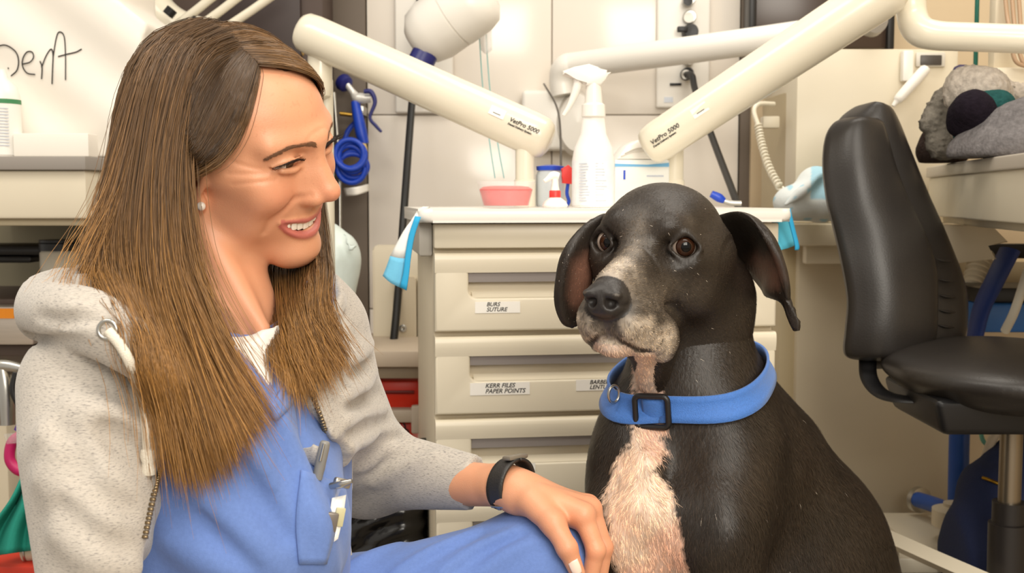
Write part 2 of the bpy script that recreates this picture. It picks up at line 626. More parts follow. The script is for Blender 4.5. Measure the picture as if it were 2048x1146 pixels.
def strands_mesh(name, S, rad, cols, m, parent, sides=3):
    """S: n x k x 3 strand points; rad: k radii (or n x k); cols: n x k x 3 colours -> one mesh"""
    n, k = S.shape[:2]
    T = np.gradient(S, axis=1); T /= np.linalg.norm(T, axis=2)[..., None] + 1e-9
    up = RNG.normal(size=(n, 1, 3)); N = up - T * (up * T).sum(2)[..., None]; N /= np.linalg.norm(N, axis=2)[..., None] + 1e-9
    B = np.cross(T, N)
    R = np.broadcast_to(np.asarray(rad, float), (n, k))
    a = np.arange(sides) * 2 * PI / sides
    V = S[:, :, None] + R[:, :, None, None] * (np.cos(a)[None, None, :, None] * N[:, :, None] + np.sin(a)[None, None, :, None] * B[:, :, None])
    idx = np.arange(n * k * sides).reshape(n, k, sides)
    q = np.stack([idx[:, :-1], np.roll(idx[:, :-1], -1, 2), np.roll(idx[:, 1:], -1, 2), idx[:, 1:]], -1).reshape(-1, 4)
    C = np.repeat(np.broadcast_to(cols, (n, k, 3))[:, :, None], sides, 2).reshape(-1, 3)
    return link(name, np_mesh(name, V.reshape(-1, 3), q, C), m, parent, True)
# ================================================================== room shell
cream = mat('cream_enamel', (224, 214, 192), .35, spec=.45, noise=.02, nscale=8)
cream2 = mat('cream_laminate', (216, 204, 180), .5, spec=.35, noise=.03, nscale=5)
white_pl = mat('white_plastic', (240, 236, 228), .3, spec=.5)
black_pl = mat('black_plastic', (24, 23, 24), .4)
dark_gap = mat('dark_gap', (30, 26, 22), .8)
paper_m = mat('white_paper', (240, 234, 224), .85, bump=.15, bscale=40)
ink_m = mat('ink', (38, 34, 32), .7)
navy_m = mat('navy_plastic', (34, 38, 110), .35)
blue_m = mat('blue_plastic', (26, 70, 190), .35)
blue_paint = mat('blue_paint', (34, 78, 158), .4, noise=.08, nscale=30)
grout_m = mat('grout', (206, 196, 184), .8)
tile_m = mat('tile_glaze', (236, 228, 217), .16, spec=.55, noise=.02, nscale=3)
floor_m = mat('vinyl_floor', (150, 138, 122), .5, noise=.12, nscale=25)
plaster = mat('grey_brown_plaster', (122, 108, 94), .8, noise=.08, nscale=6, bump=.1, bscale=60)

YB = 2.82                                     # back wall plane
o = box('floor', floor_m, (6, 5, .1), (0, 1.0, -.05), None, 0); tag(o, kind='structure')
wb = box('wall_back', plaster, (6, .1, 2.6), (0, YB + .05, 1.3), None, 0); tag(wb, kind='structure')
wr_ = box('wall_right', mat('tan_wall', (196, 178, 148), .8, noise=.04, nscale=4), (.1, 3.2, 2.6), (1.75, 1.22, 1.3), None, 0); tag(wr_, kind='structure')


def X(px, y, py=400):
    """world x of pixel column px on the vertical plane at world y"""
    d = y * math.cos(PITCH) + (CAM[2] - Z(py, y)) * math.sin(PITCH)
    return (px - 1024) / F * d
def Z(py, y):
    """world z of pixel row py on the vertical plane at world y"""
    v = (573 - py) / F
    r = FWD + UPV * v
    return CAM[2] + r[2] / r[1] * y
def slab(name, m, px0, py0, px1, py1, y, thick, parent=None, bevel=.003, seg=2):
    """upright box whose front face fills the pixel rectangle on the plane world-y = y"""
    z1, z0 = Z(py0, y), Z(py1, y); x0, x1 = X(px0, y, (py0 + py1) / 2), X(px1, y, (py0 + py1) / 2)
    o = box(name, m, (x1 - x0, thick, z1 - z0), ((x0 + x1) / 2, y + thick / 2, (z0 + z1) / 2), None, bevel, seg)
    if parent is not None: put(o, parent)
    return o
def put(o, parent):
    o.parent = parent
    bpy.context.view_layer.update()
    o.matrix_parent_inverse = parent.matrix_world.inverted()
    return o
def Wy(px, py, y):
    """point at pixel (px, py) on the plane world-y = y"""
    return np.array([X(px, y, py), y, Z(py, y)])
def base_thing(name, label, cat, px, y, z=0.0, group=None):
    return thing(name, label, cat, (X(px, y), y, z), 0, group)


# glazed tiles on the back wall (three wide, four high)
tx_ = [X(736, YB - .02), X(1103, YB - .02), X(1476, YB - .02)]
tz_ = [Z(1000, YB), Z(616, YB), Z(231, YB), Z(231, YB) + .47, 2.2]
bk = box('tile_backing', grout_m, (tx_[-1] - tx_[0], .012, tz_[-1] - tz_[0]), ((tx_[0] + tx_[-1]) / 2, YB - .004, (tz_[0] + tz_[-1]) / 2), wb, 0); bk.matrix_parent_inverse = Matrix.Translation(-Vector(wb.location))
for i in range(len(tx_) - 1):
    for j in range(len(tz_) - 1):
        t = box('tile', tile_m, (tx_[i + 1] - tx_[i] - .003, .012, tz_[j + 1] - tz_[j] - .003), ((tx_[i] + tx_[i + 1]) / 2, YB - .014, (tz_[j] + tz_[j + 1]) / 2), wb, .0015)
        t.matrix_parent_inverse = Matrix.Translation(-Vector(wb.location))
# dark frame edges beside the tiles
o = slab('trim_1', mat('dark_trim', (104, 92, 80), .6), 648, -60, 735, 1100, YB - .03, .03, None, .002); tag(o, kind='structure')
o = slab('trim_2', mat('dark_trim', (104, 92, 80), .6), 1478, -60, 1512, 900, YB - .03, .03, None, .002); tag(o, kind='structure')

# ================================================================== drawer cabinet
A0, A1 = W(868, 700, 1.70), W(1549, 700, 1.775)
cyaw = math.atan2(A1[1] - A0[1], A1[0] - A0[0]); cw = math.hypot(A1[0] - A0[0], A1[1] - A0[1])
def zc(py): return W(868, py, 1.70)[2]
cab = thing('drawer_cabinet', 'cream dental drawer cabinet with labelled drawers behind the dog', 'cabinet', (A0[0], A0[1], 0), cyaw)
cdep = .38
box('body', cream2, (cw, cdep, zc(447) - .06), (cw / 2, cdep / 2 + .012, (zc(447) + .06) / 2), cab, .004)
box('top_rail', cream, (cw, .03, zc(447) - zc(496)), (cw / 2, .005, (zc(447) + zc(496)) / 2), cab, .003)
lip_m = mat('grey_handle', (172, 164, 160), .38, metal=.25, noise=.05, nscale=4)
lab_m = mat('label_paper', (244, 240, 232), .7)
def px2u(px): return (px - 868) / (1549 - 868) * cw
rows_ = [(504, 664), (672, 832), (840, 1004), (1010, 1172), (1180, 1340)]
texts = {0: [(946, 1033, 'BURS\nSUTURE', 603, 626)], 1: [(936, 1052, 'KERR FILES\nPAPER POINTS', 767, 792), (1143, 1250, 'BARBED BROACHES\nLENTULO', 765, 788)], 2: [(1022, 1063, '', 934, 950), (1165, 1235, '', 930, 950)], 3: [(1120, 1225, 'CALCIUM HYDROX\n                IDE', 1090, 1114)]}
for i, (y0, y1) in enumerate(rows_):
    zt, zb = zc(y0), zc(y1); hgt = zt - zb
    dr = thing('drawer', None, None, (0, 0, 0)); dr.parent = cab; dr.location = (0, 0, zb)
    if 'label' in dr: del dr['label']
    hz0, hz1 = hgt * (1 - 92 / 161), hgt * (1 - 27 / 161)
    u0, u1 = px2u(934 + i * 2.5), cw - px2u(934)
    n = 6; rr = .016
    outer = [(.001, .001), (cw - .001, .001), (cw - .001, hgt - .001), (.001, hgt - .001)]
    plate_hole('front', cream, outer, rrect(u0, u1, hz0, hz1, (.012, .012, .001, .001), 5), .020, dr, (0, -.008, 0), None, .004)
    # rounded upper nose of the drawer front
    prof = [(-.0080, hgt - .030), (-.0090, hgt - .025), (-.0102, hgt - .018), (-.0104, hgt - .011), (-.0096, hgt - .005), (-.0072, hgt - .002), (-.003, hgt - .001), (-.003, hgt - .030)]
    prism('nose', cream, prof, cw - .002, dr, 0, loc=(.001, 0, 0), axis='x', ang=60)
    box('recess_back', cream2, (u1 - u0 + .01, .004, hz1 - hz0 + .01), ((u0 + u1) / 2, .022, (hz0 + hz1) / 2), dr, 0)
    prism('handle', lip_m, [(-.006, hz1), (.018, hz1), (.018, hz1 - .004), (.004, hz1 - (hz1 - hz0) * .52), (-.001, hz1 - (hz1 - hz0) * .52)], u1 - u0 - .001, dr, 0, loc=(u0 + .0005, 0, 0), axis='x')
    prism('recess_floor', cream, [(-.006, hz0), (.021, hz0 + .0), (.021, hz0 + .02), (.012, hz0 + .008)], u1 - u0 - .012, dr, 0, loc=(u0 + .006, 0, 0), axis='x', ang=70)
    for (pa, pb, tx, ya, yb) in texts.get(i, []):
        ua, ub = px2u(pa), px2u(pb)
        za, zb_ = zc(ya) - zb, zc(yb) - zb
        lb = box('label', lab_m, (ub - ua, .0008, za - zb_), ((ua + ub) / 2, -.0085, (za + zb_) / 2), dr, 0)
        if tx:
            sz = (za - zb_) * .50
            t = text('lettering', tx, ink_m, sz, lb, (-(ub - ua) * .5 + (ub - ua) * (.25 if i != 3 else .03), -.0006, (za - zb_) * .10), (PI / 2, 0, 0), .28, sz * .016, .0001, sx=1.0, line=.9)
# worktop with rounded edge and side wing
ctz = zc(416)
top = thing('worktop', 'white rounded worktop on the drawer cabinet', 'worktop', (A0[0], A0[1], 0), cyaw)
ua, ub = px2u(838), px2u(1568)
ol = rrect(ua, ub, -.035, cdep + .03, .02, 5)
prism('slab', white_pl, ol, .020, top, .008, 3, (0, 0, ctz - .021), axis='z')
prism('side_wing', mat('grey_wing', (176, 170, 160), .5), [(-.02, .015), (-.02, cdep - .02), (-.001, cdep - .02), (-.001, .015)], .05, top, .004, 2, (0, 0, ctz - .0715), axis='z')


def on_top(px, back):
    """point on the worktop at pixel column px, back metres behind the front face"""
    u = px2u(px); c, s = math.cos(cyaw), math.sin(cyaw)
    for it in range(6):
        x, y = A0[0] + c * u - s * back, A0[1] + s * u + c * back
        d = y * math.cos(PITCH) + (CAM[2] - ctz) * math.sin(PITCH)
        u += ((px - 1024) / F * d - x) / c
    return Vector((A0[0] + c * u - s * back, A0[1] + s * u + c * back, ctz)), d


# underpads hanging over the worktop ends
pad_w, pad_b = mat('pad_white', (236, 236, 232), .9), mat('pad_blue', (112, 190, 224), .8, bump=.2, bscale=200)
pad_d = mat('pad_border', (44, 164, 214), .8)
def P3(px, py, d): return W(px, py, d)
pt = thing('underpad', 'white and blue absorbent underpad hanging off the worktop beside the person', 'pad', tuple(P3(830, 430, 1.70)))
g1 = [[P3(829, 432, 1.665), P3(834, 430, 1.668), P3(838, 428, 1.67)], [P3(806, 465, 1.662), P3(816, 466, 1.658), P3(826, 466, 1.66)], [P3(781, 512, 1.66), P3(797, 516, 1.654), P3(814, 517, 1.657)]]
put(sheet('pad_middle', pad_w, g1, None, .002, 3), pt)
g2 = [[P3(781, 512, 1.66), P3(797, 516, 1.654), P3(814, 517, 1.657)], [P3(773, 535, 1.66), P3(790, 543, 1.652), P3(808, 548, 1.655)], [P3(766, 552, 1.66), P3(782, 566, 1.652), P3(804, 577, 1.655)]]
put(sheet('pad_lower', pad_b, g2, None, .002, 3), pt)
g3 = [[P3(830, 432, 1.652), P3(842, 434, 1.652)], [P3(818, 470, 1.652), P3(829, 472, 1.65)], [P3(811, 510, 1.65), P3(822, 512, 1.648)], [P3(807, 545, 1.648), P3(818, 548, 1.646)], [P3(800, 574, 1.648), P3(813, 581, 1.645)]]
put(sheet('pad_border', pad_d, g3, None, .0022, 3), pt)
put(sheet('pad_fold', pad_w, [[P3(829, 432, 1.665), P3(838, 428, 1.67)], [P3(836, 420, 1.70), P3(846, 420, 1.71)], [P3(846, 414, 1.76), P3(860, 414, 1.78)]], None, .002, 3), pt)
pt2 = thing('underpad', 'turquoise underpad corner hanging off the worktop behind the dog', 'pad', tuple(P3(1570, 430, 1.78)))
g4 = [[P3(1544, 440, 1.775), P3(1560, 428, 1.80), P3(1574, 418, 1.85)], [P3(1546, 470, 1.77), P3(1566, 462, 1.80), P3(1584, 455, 1.84)], [P3(1562, 500, 1.765), P3(1580, 495, 1.79), P3(1595, 488, 1.83)]]
put(sheet('pad_corner', mat('pad_turquoise', (84, 186, 214), .8, bump=.2, bscale=200), g4, None, .002, 3), pt2)
g5 = [[P3(1572, 420, 1.765), P3(1580, 417, 1.77)], [P3(1582, 458, 1.765), P3(1589, 456, 1.77)], [P3(1590, 490, 1.765), P3(1598, 492, 1.77)], [P3(1590, 500, 1.765), P3(1596, 500, 1.77)]]
put(sheet('pad_border', pad_d, g5, None, .002, 3), pt2)

# ---------------------------------------------------------------- things standing on the worktop
def px_m(px, d): return px / F * d
# cup of red jelly
p, d = on_top(1012, .10)
s_ = px_m(1, d)
cup = thing('plastic_cup', 'clear plastic cup filled with red gel on the white worktop', 'cup', p)
clear = mat('clear_plastic', (240, 240, 240), .08, spec=.6, alpha=.14)
lathe('cup_wall', clear, [(s_ * 46, 0), (s_ * 47, .002), (s_ * 57, s_ * 48), (s_ * 60, s_ * 49), (s_ * 60, s_ * 52), (s_ * 56, s_ * 51), (s_ * 46, .003), (.0001, .003)], cup, seg=40)
lathe('red_gel', mat('red_gel', (226, 62, 56), .35, spec=.5, noise=.15, nscale=40), [(s_ * 44, .003), (s_ * 53, s_ * 36), (s_ * 46, s_ * 41), (s_ * 30, s_ * 43), (.0001, s_ * 42)], cup, seg=40)
# small pump bottle with red band
p, d = on_top(1110, .08); s_ = px_m(1, d)
pb = thing('pump_bottle', 'small white pump bottle with red collar beside the red gel cup', 'bottle', p)
lathe('bottle_body', white_pl, [(s_ * 24, 0), (s_ * 26, .003), (s_ * 22, s_ * 12), (s_ * 12, s_ * 19), (s_ * 10, s_ * 21)], pb, seg=28)
lathe('red_collar', mat('red_plastic', (226, 56, 52), .4), [(s_ * 11.5, s_ * 20), (s_ * 11.5, s_ * 32), (s_ * 10, s_ * 34)], pb, seg=28)
lathe('pump_stem', white_pl, [(s_ * 9, s_ * 34), (s_ * 7, s_ * 44), (s_ * 6, s_ * 58), (s_ * 8, s_ * 60)], pb, seg=20)
tube('pump_nozzle', white_pl, [(s_ * 8, 0, s_ * 62), (-s_ * 4, 0, s_ * 64), (-s_ * 16, -.004, s_ * 56), (-s_ * 22, -.005, s_ * 52)], [s_ * 7, s_ * 8, s_ * 5, s_ * 4], pb, 12)
# big spray bottle
p, d = on_top(1186, .12); s_ = px_m(1, d)
sb = thing('spray_bottle', 'tall white spray bottle with printed label on the worktop', 'bottle', p)
lathe('bottle_body', mat('hdpe', (240, 238, 232), .4, spec=.4, sss=.05), [(s_ * 40, 0), (s_ * 42, .004), (s_ * 42, s_ * 95), (s_ * 38, s_ * 118), (s_ * 26, s_ * 145), (s_ * 22, s_ * 180)], sb, seg=36, sy=.75)
lathe('screw_collar', white_pl, [(s_ * 21, s_ * 178), (s_ * 24, s_ * 180), (s_ * 23, s_ * 202), (s_ * 18, s_ * 206), (s_ * 15, s_ * 245)], sb, seg=28)
prism('trigger_head', white_pl, [(-s_ * 62, s_ * 268), (-s_ * 40, s_ * 276), (-s_ * 10, s_ * 282), (s_ * 8, s_ * 276), (s_ * 24, s_ * 264), (s_ * 34, s_ * 266), (s_ * 24, s_ * 254), (s_ * 14, s_ * 240), (-s_ * 16, s_ * 240), (-s_ * 32, s_ * 256), (-s_ * 62, s_ * 260)], s_ * 30, sb, .004, 3, (0, -s_ * 15, 0), axis='y')
tube('trigger', white_pl, [(-s_ * 30, 0, s_ * 258), (-s_ * 34, 0, s_ * 235), (-s_ * 46, 0, s_ * 205), (-s_ * 60, 0, s_ * 182)], [s_ * 10, s_ * 9, s_ * 6, s_ * 4], sb, 12)
bl = lathe('bottle_label', mat('print_label', (236, 238, 238), .5, noise=.08, nscale=60), [(s_ * 42.4, s_ * 4), (s_ * 42.4, s_ * 92)], sb, seg=36, sy=.75)
prt = mat('fine_print', (186, 192, 204), .7)
for k in range(14):                              # lines of fine print, too small to read
    for x0, x1 in ((-30, -8), (2, 26)):
        zz = s_ * (86 - k * 5.6); ln_ = (x1 - x0) * (.6 + .4 * random.random())
        box('print_line', prt, (s_ * ln_, .0006, s_ * 1.6), (s_ * (x0 + ln_ / 2), -s_ * 31.8 * math.sqrt(max(0, 1 - ((x0 + x1) / 2 / 42.4) ** 2)) - .0003, zz), bl, 0, rot=(0, 0, math.atan2((x0 + x1) / 2 * .75 * .75, 42.4 * .85)))
# sprayer bottle with blue lever and red head, further back
p, d = on_top(1100, .26); s_ = px_m(1, d)
s2 = thing('spray_bottle', 'translucent bottle with red trigger and blue lid behind the pump bottle', 'bottle', p)
lathe('bottle_body', mat('milky_plastic', (214, 222, 226), .3, alpha=.7), [(s_ * 26, 0), (s_ * 28, .003), (s_ * 28, s_ * 62), (s_ * 24, s_ * 72)], s2, seg=28)
lathe('blue_lid', blue_m, [(s_ * 27, s_ * 72), (s_ * 28, s_ * 80), (s_ * 10, s_ * 83), (.0001, s_ * 83)], s2, seg=28)
prism('red_head', mat('red_plastic', (226, 56, 52), .4), [(s_ * 22, s_ * 46), (s_ * 44, s_ * 44), (s_ * 46, s_ * 72), (s_ * 34, s_ * 82), (s_ * 20, s_ * 74), (s_ * 24, s_ * 60)], s_ * 20, s2, .002, 2, (0, -s_ * 45, 0), axis='y')
tube('blue_lever', blue_m, [(s_ * 34, -s_ * 36, s_ * 46), (s_ * 32, -s_ * 38, s_ * 26), (s_ * 36, -s_ * 36, s_ * 10), (s_ * 30, -s_ * 36, 0)], s_ * 3.5, s2, 10)
# white dispenser box behind
p, d = on_top(1275, .27); s_ = px_m(1, d)
wbx = thing('wipes_box', 'white dispenser box with blue stripe behind the spray bottle', 'box', p, cyaw)
box('box_body', mat('pale_box', (232, 234, 230), .5), (s_ * 112, s_ * 70, s_ * 92), (0, 0, s_ * 46), wbx, .004)
prism('box_lid', white_pl, [(-s_ * 52, s_ * 92), (s_ * 52, s_ * 92), (s_ * 40, s_ * 112), (s_ * 20, s_ * 127), (-s_ * 8, s_ * 130), (-s_ * 30, s_ * 120)], s_ * 66, wbx, .004, 2, (0, -s_ * 33, 0), axis='y')
for k, (za, wd) in enumerate(((114, 70), (108, 86))): tube('lid_rib', mat('rib_grey', (206, 200, 190), .6), [(-s_ * wd / 2, -s_ * 34, s_ * (za - 10)), (-s_ * wd / 6, -s_ * 34, s_ * za), (s_ * wd / 6, -s_ * 34, s_ * za), (s_ * wd / 2, -s_ * 34, s_ * (za - 12))], .0012, wbx, 6)
prism('blue_stripe', mat('stripe_blue', (112, 178, 222), .5), [(-s_ * 55, s_ * 78), (s_ * 54, s_ * 78), (s_ * 54, s_ * 86), (s_ * 10, s_ * 82), (-s_ * 55, s_ * 84)], .001, wbx, 0, loc=(0, -s_ * 35.6, 0), axis='y')
box('blue_figure', blue_m, (s_ * 4, .001, s_ * 18), (-s_ * 36, -s_ * 35.6, s_ * 62), wbx, 0)
box('print_line', prt, (s_ * 34, .001, s_ * 3), (s_ * 26, -s_ * 35.6, s_ * 60), wbx, 0)
# blue clip with chrome stem behind the dog's head
p, d = on_top(1448, .16); s_ = px_m(1, d)
cl_ = thing('dental_handpiece', 'blue capped chrome handpiece lying on the worktop behind the dog head', 'tool', p)
tube('blue_cap', blue_m, [(-s_ * 26, 0, s_ * 26), (-s_ * 10, 0, s_ * 18), (0, 0, s_ * 12)], [s_ * 7, s_ * 9, s_ * 6], cl_, 12)
tube('chrome_stem', metal_m, [(0, 0, s_ * 12), (s_ * 14, 0, s_ * 8), (s_ * 34, 0, s_ * 7)], s_ * 5.5, cl_, 12)

# ================================================================== overhead arms on posts
arm_m = mat('ivory_arm', (230, 222, 202), .25, spec=.5, coat=.3)
def vetpro(label, pts, rad, post, flip):
    a, b_ = np.array(pts[0]), np.array(pts[1])
    th_ = thing('delivery_arm', label, 'arm', (b_[0], b_[1], ctz) if not flip else (a[0], a[1], ctz), 0, 'ivory delivery arms')
    ax_ = (b_ - a); L_ = np.linalg.norm(ax_); ax_ /= L_
    ts = [0, .004, .012, .03, L_ - .04, L_ - .015, L_ - .005, L_]
    rs = np.interp(ts, [0, L_], rad); rs = np.array(rs) * np.array([.55, .8, .95, 1, 1, .95, .8, .55])
    put(tube('arm_tube', arm_m, [a + ax_ * t for t in ts], rs, None, 40, 1), th_)
    return th_, ax_, a, b_
t1, ax1, a1, b1 = vetpro('ivory delivery arm sloping down to the worktop behind the smiling person', [W(598, 58, 2.02), W(1100, 284, 1.95)], (.0355, .0375), None, False)
p, d = on_top(1050, .255)
put(lathe('post', arm_m, [(.0185, 0), (.0185, .045), (.0165, .046), (.0165, .10)], None, tuple(p), seg=28), t1)
pz = W(640, 150, 2.02)
put(lathe('hanging_hub', arm_m, [(.006, -.056), (.018, -.05), (.0215, -.03), (.0215, .015), (.019, .05)], None, tuple(W(640, 135, 2.03)), seg=28), t1)
put(tube('support_post', mat('ivory_post', (224, 216, 196), .4), [W(652, 160, 2.05), np.array([W(652, 160, 2.05)[0], W(652, 160, 2.05)[1], .02])], .0125, None, 20, 1), t1)
t2, ax2, a2, b2 = vetpro('ivory delivery arm rising from the worktop above the dog head', [W(1290, 300, 1.93), W(1800, -36, 1.80)], (.034, .040), None, True)
p, d = on_top(1347, .255)
put(lathe('post', arm_m, [(.0185, 0), (.0185, .045), (.0165, .046), (.0165, .10)], None, tuple(p), seg=28), t2)
for th_, A_, B_, ax_, rr, px, flip in ((t1, a1, b1, ax1, .0372, (1030, 233, 1072, 290), 1), (t2, a2, b2, ax2, .0345, (1312, 270, 1400, 215), 0)):
    side = -FWD - ax_ * (-FWD @ ax_); side /= np.linalg.norm(side); upv = np.cross(side, ax_); 
    if flip: pos = B_ - ax_ * .072
    else: pos = A_ + ax_ * .018
    Rm = np.stack([ax_, np.cross(side, ax_), side], 1)
    ang_ = -.05
    def onarm(u, v, txt, sz, **kw):
        t = text('lettering', txt, ink_m, sz, None, None, None, .15, .0002, .0001)
        c_ = math.sin(v) * rr; n_ = side * math.cos(v) + upv * math.sin(v); upl = np.cross(n_, ax_)
        M = Matrix(np.vstack([np.hstack([np.stack([ax_, upl, n_], 1), (pos + ax_ * u + n_ * (rr + .0006))[:, None]]), [0, 0, 0, 1]]).tolist())
        t.matrix_world = M; put(t, th_)
    onarm(0, -.02, 'VetPro 5000', .0105)
    onarm(0, -.18, 'Dental Delivery System', .0046)
    n_ = side * math.cos(.12) + upv * math.sin(.12); upl = np.cross(n_, ax_)
    st = box('sticker', lab_m, (.028, .016, .0006), (0, 0, 0), None, 0)
    st.matrix_world = Matrix(np.vstack([np.hstack([np.stack([ax_, upl, n_], 1), (pos + ax_ * (-.024 if flip else .095) + n_ * (rr + .0004))[:, None]]), [0, 0, 0, 1]]).tolist()); put(st, th_)
    sl = box('sticker_line', ink_m, (.014, .0012, .0004), (0, -.003, .0005), st, 0)
# elbow arm in the corner above the chair
eb = thing('elbow_arm', 'ivory elbow arm running out of the frame above the clothes pile', 'arm', tuple(W(1822, 60, 1.85)))
put(tube('elbow_tube', arm_m, [W(1822, -90, 1.85), W(1822, -20, 1.85), W(1824, 30, 1.85), W(1838, 60, 1.84), W(1872, 71, 1.83), W(1940, 74, 1.81), W(2150, 82, 1.76)], [.0235, .0235, .024, .025, .0235, .0225, .0225], None, 28, 5), eb)
# ================================================================== the woman
def rot3(yaw, pitch, roll):
    yaw, pitch, roll = (math.radians(v) for v in (yaw, pitch, roll))
    cy, sy, cp, sp, cr, sr = math.cos(yaw), math.sin(yaw), math.cos(pitch), math.sin(pitch), math.cos(roll), math.sin(roll)
    return np.array([[cy, -sy, 0], [sy, cy, 0], [0, 0, 1]]) @ np.array([[1, 0, 0], [0, cp, -sp], [0, sp, cp]]) @ np.array([[cr, 0, sr], [0, 1, 0], [-sr, 0, cr]])


HR = rot3(-110.7, -15, 20.5)
H0 = W(470, 292, 1.12)
def h2w(p): return H0 + np.asarray(p, float) @ HR.T
def w2h(p): return (np.asarray(p, float) - H0) @ HR


def snap(f, pix, d0=0.8, d1=1.6, off=0.0, inv=None):
    """points where the rays through the given pixels first meet the surface of field f (plus off towards the camera)"""
    out = []
    for px, py in pix:
        ds = np.linspace(d0, d1, 400)
        P = np.array([W(px, py, 1.0) - CAM]) * ds[:, None] + CAM
        v = f.at(P if inv is None else inv(P))
        i = np.argmax(v < 0) if (v < 0).any() else int(np.argmin(v))
        d = ds[i]
        if i > 0 and v[i] < 0:
            t = v[i - 1] / (v[i - 1] - v[i]); d = ds[i - 1] + t * (ds[i] - ds[i - 1])
        out.append(W(px, py, d - off))
    return np.array(out)


skin = mat('skin', (228, 172, 140), 0.42, spec=0.42, sss=0.12, vcol=True, bump=0.12, bscale=700)
person = thing('person', 'smiling person with long brown hair in grey hoodie and blue scrubs beside the dog', 'person', tuple(W(430, 1500, 1.12) * np.array([1, 1, 0])))
PB = Vector(person.location)


def under(o, root=None):
    """keep world placement when parented to an Empty that is not at the origin"""
    r = root or person
    o.parent = r
    o.matrix_parent_inverse = Matrix.Translation(-Vector(r.location)) if r.rotation_euler.z == 0 else r.matrix_basis.inverted()
    return o


# ---------------------------------------------------------------- head and neck
NB = w2h(W(443, 640, 1.125))          # base of the neck
h = Field((-.1, -.13, -.24), (.1, .14, .15), .0017)
h.ell((0, -.014, .036), (.073, .096, .071))
h.ell((0, .0275, .030), (.0625, .062, .060), .02)
h.ell((0, .026, -.014), (.057, .059, .074), .02)
for s in (1, -1):
    h.cap((s * .05, .008, -.050), (s * .014, .066, -.088), .0135, .015, .02)
    h.cap((s * .048, .056, -.004), (s * .064, .018, .0), .014, .012, .02)
    h.ell((s * .037, .065, -.018), (.024, .021, .02), .016)
    h.ell((s * .0455, .026, -.042), (.0190, .038, .036), .02)
    h.cap((s * .009, .0895, .0305), (s * .044, .071, .0305), .0085, .008, .014)
h.ell((0, .074, -.087), (.024, .021, .0185), .016)
h.ell((0, .057, -.048), (.037, .031, .03), .02)
h.chain([(0, .0885, .022), (0, .0965, .004), (0, .107, -.014)], [.0075, .0078, .009], .012)
h.chain([(0, .082, .012), (0, .088, -.018)], [.012, .0185], .012)
h.ell((0, .1095, -.0185), (.0092, .0095, .0085), .006)
for s in (1, -1):
    h.ell((s * .0125, .0965, -.0245), (.0068, .0108, .0070), .007)
    h.ell((s * .0315, .099, .0165), (.0195, .017, .0125), .011, op='sub')
    h.ell((s * .031, .0735, .0165), (.0150, .0138, .0132), .004)
    h.chain([(s * .0165, .0825, .0120), (s * .026, .0850, .0135), (s * .037, .0825, .0138), (s * .0460, .0735, .0120)], [.0014, .0039, .0039, .0012], .0012, op='sub', sm=3)
    h.chain([(s * .014, .0875, .017), (s * .026, .0893, .0205), (s * .039, .0855, .0195), (s * .049, .0755, .0145)], [.0008, .0010, .0010, .0008], .003, sm=3)      # upper lid fold
    h.chain([(s * .018, .0865, .0085), (s * .029, .088, .0085), (s * .041, .083, .0095)], [.002, .0028, .002], .005, sm=3)        # lower lid bag
    h.ell((s * .0068, .1005, -.0315), (.0036, .0055, .003), .003, op='sub')
    pass
def on_skin(L, off=0.0, it=25):
    q = np.array(spline(L, 4))
    for _ in range(it): q = q - h.normals(q) * (h.at(q) - off)[:, None] * .7
    return q
for s in (1, -1):
    NL = on_skin([(s * .019, .0985, -.018), (s * .031, .0865, -.026), (s * .0425, .075, -.039), (s * .0445, .066, -.056)], .0006)
    h.chain(NL, np.interp(np.linspace(0, 1, len(NL)), [0, .4, .75, 1], [.0008, .0018, .0022, .0006]), .006, op='sub')
    for cf in ([(s * .051, .0755, .012), (s * .060, .062, .0145), (s * .067, .045, .018)], [(s * .051, .0755, .0095), (s * .061, .060, .008), (s * .068, .042, .006)], [(s * .043, .085, .004), (s * .055, .070, .001), (s * .066, .047, -.003)]):
        cf = on_skin(cf, .0003); h.chain(cf, np.interp(np.linspace(0, 1, len(cf)), [0, .4, 1], [.0003, .0008, .0002]), .003, op='sub')
h.cap((0, .0950, -.032), (0, .0915, -.041), .0022, .0026, .004, op='sub')
# smile: lips and opening
sy = lambda L: [(-x, y, z) for x, y, z in L[:0:-1]] + [tuple(p) for p in L]
def lp(px, py): return w2h(snap(h, [(px, py)], inv=w2h)[0])
def fwd_skin(x, z):
    ys = np.linspace(.125, .03, 300); v = h.at(np.stack([np.full(300, x), ys, np.full(300, z)], -1)); return np.array([x, ys[int(np.argmax(v < 0))], z])
def mid(z): return fwd_skin(0.0, z)
zz_ = lp(634, 436)[2]
corner = lp(561, 444)
def curve(near, zmid, off=0.0):
    P = [mid(zmid)] + [lp(*p) for p in near[::-1]]
    x1 = P[1][0]; P.insert(1, fwd_skin(x1 * .5, zmid * .8 + P[1][2] * .2))
    P = np.array(P); nn_ = h.normals(P); nn_[:, 0] *= (P[:, 0] > 1e-4); return P + nn_ * off
UL = sy(list(curve([(561, 445), (578, 444), (598, 441)], -.0505)))
LL = sy(list(curve([(561, 446), (575, 460), (593, 468)], -.0678)))
MO = curve([(563, 446), (578, 451), (596, 454)], -.0592, .003)
MI = sy(list(MO - np.array([0, .012, 0]) - np.array([.002, 0, 0]) * (MO[:, :1] > .01))); MOc = MO; MO = sy(list(MO))
nU = len(UL); bell = lambda a, b, n: list(np.interp(np.abs(np.linspace(-1, 1, n)), [0, .5, .85, 1], [b, b, (a + b) * .5, a]))
h.chain(UL, bell(.0010, .0025, nU), .004, sm=4)
h.chain(LL, bell(.0010, .0037, len(LL)), .004, sm=4)
h.chain(MO, bell(.0012, .0054, len(MO)), .0020, op='sub', sm=4)
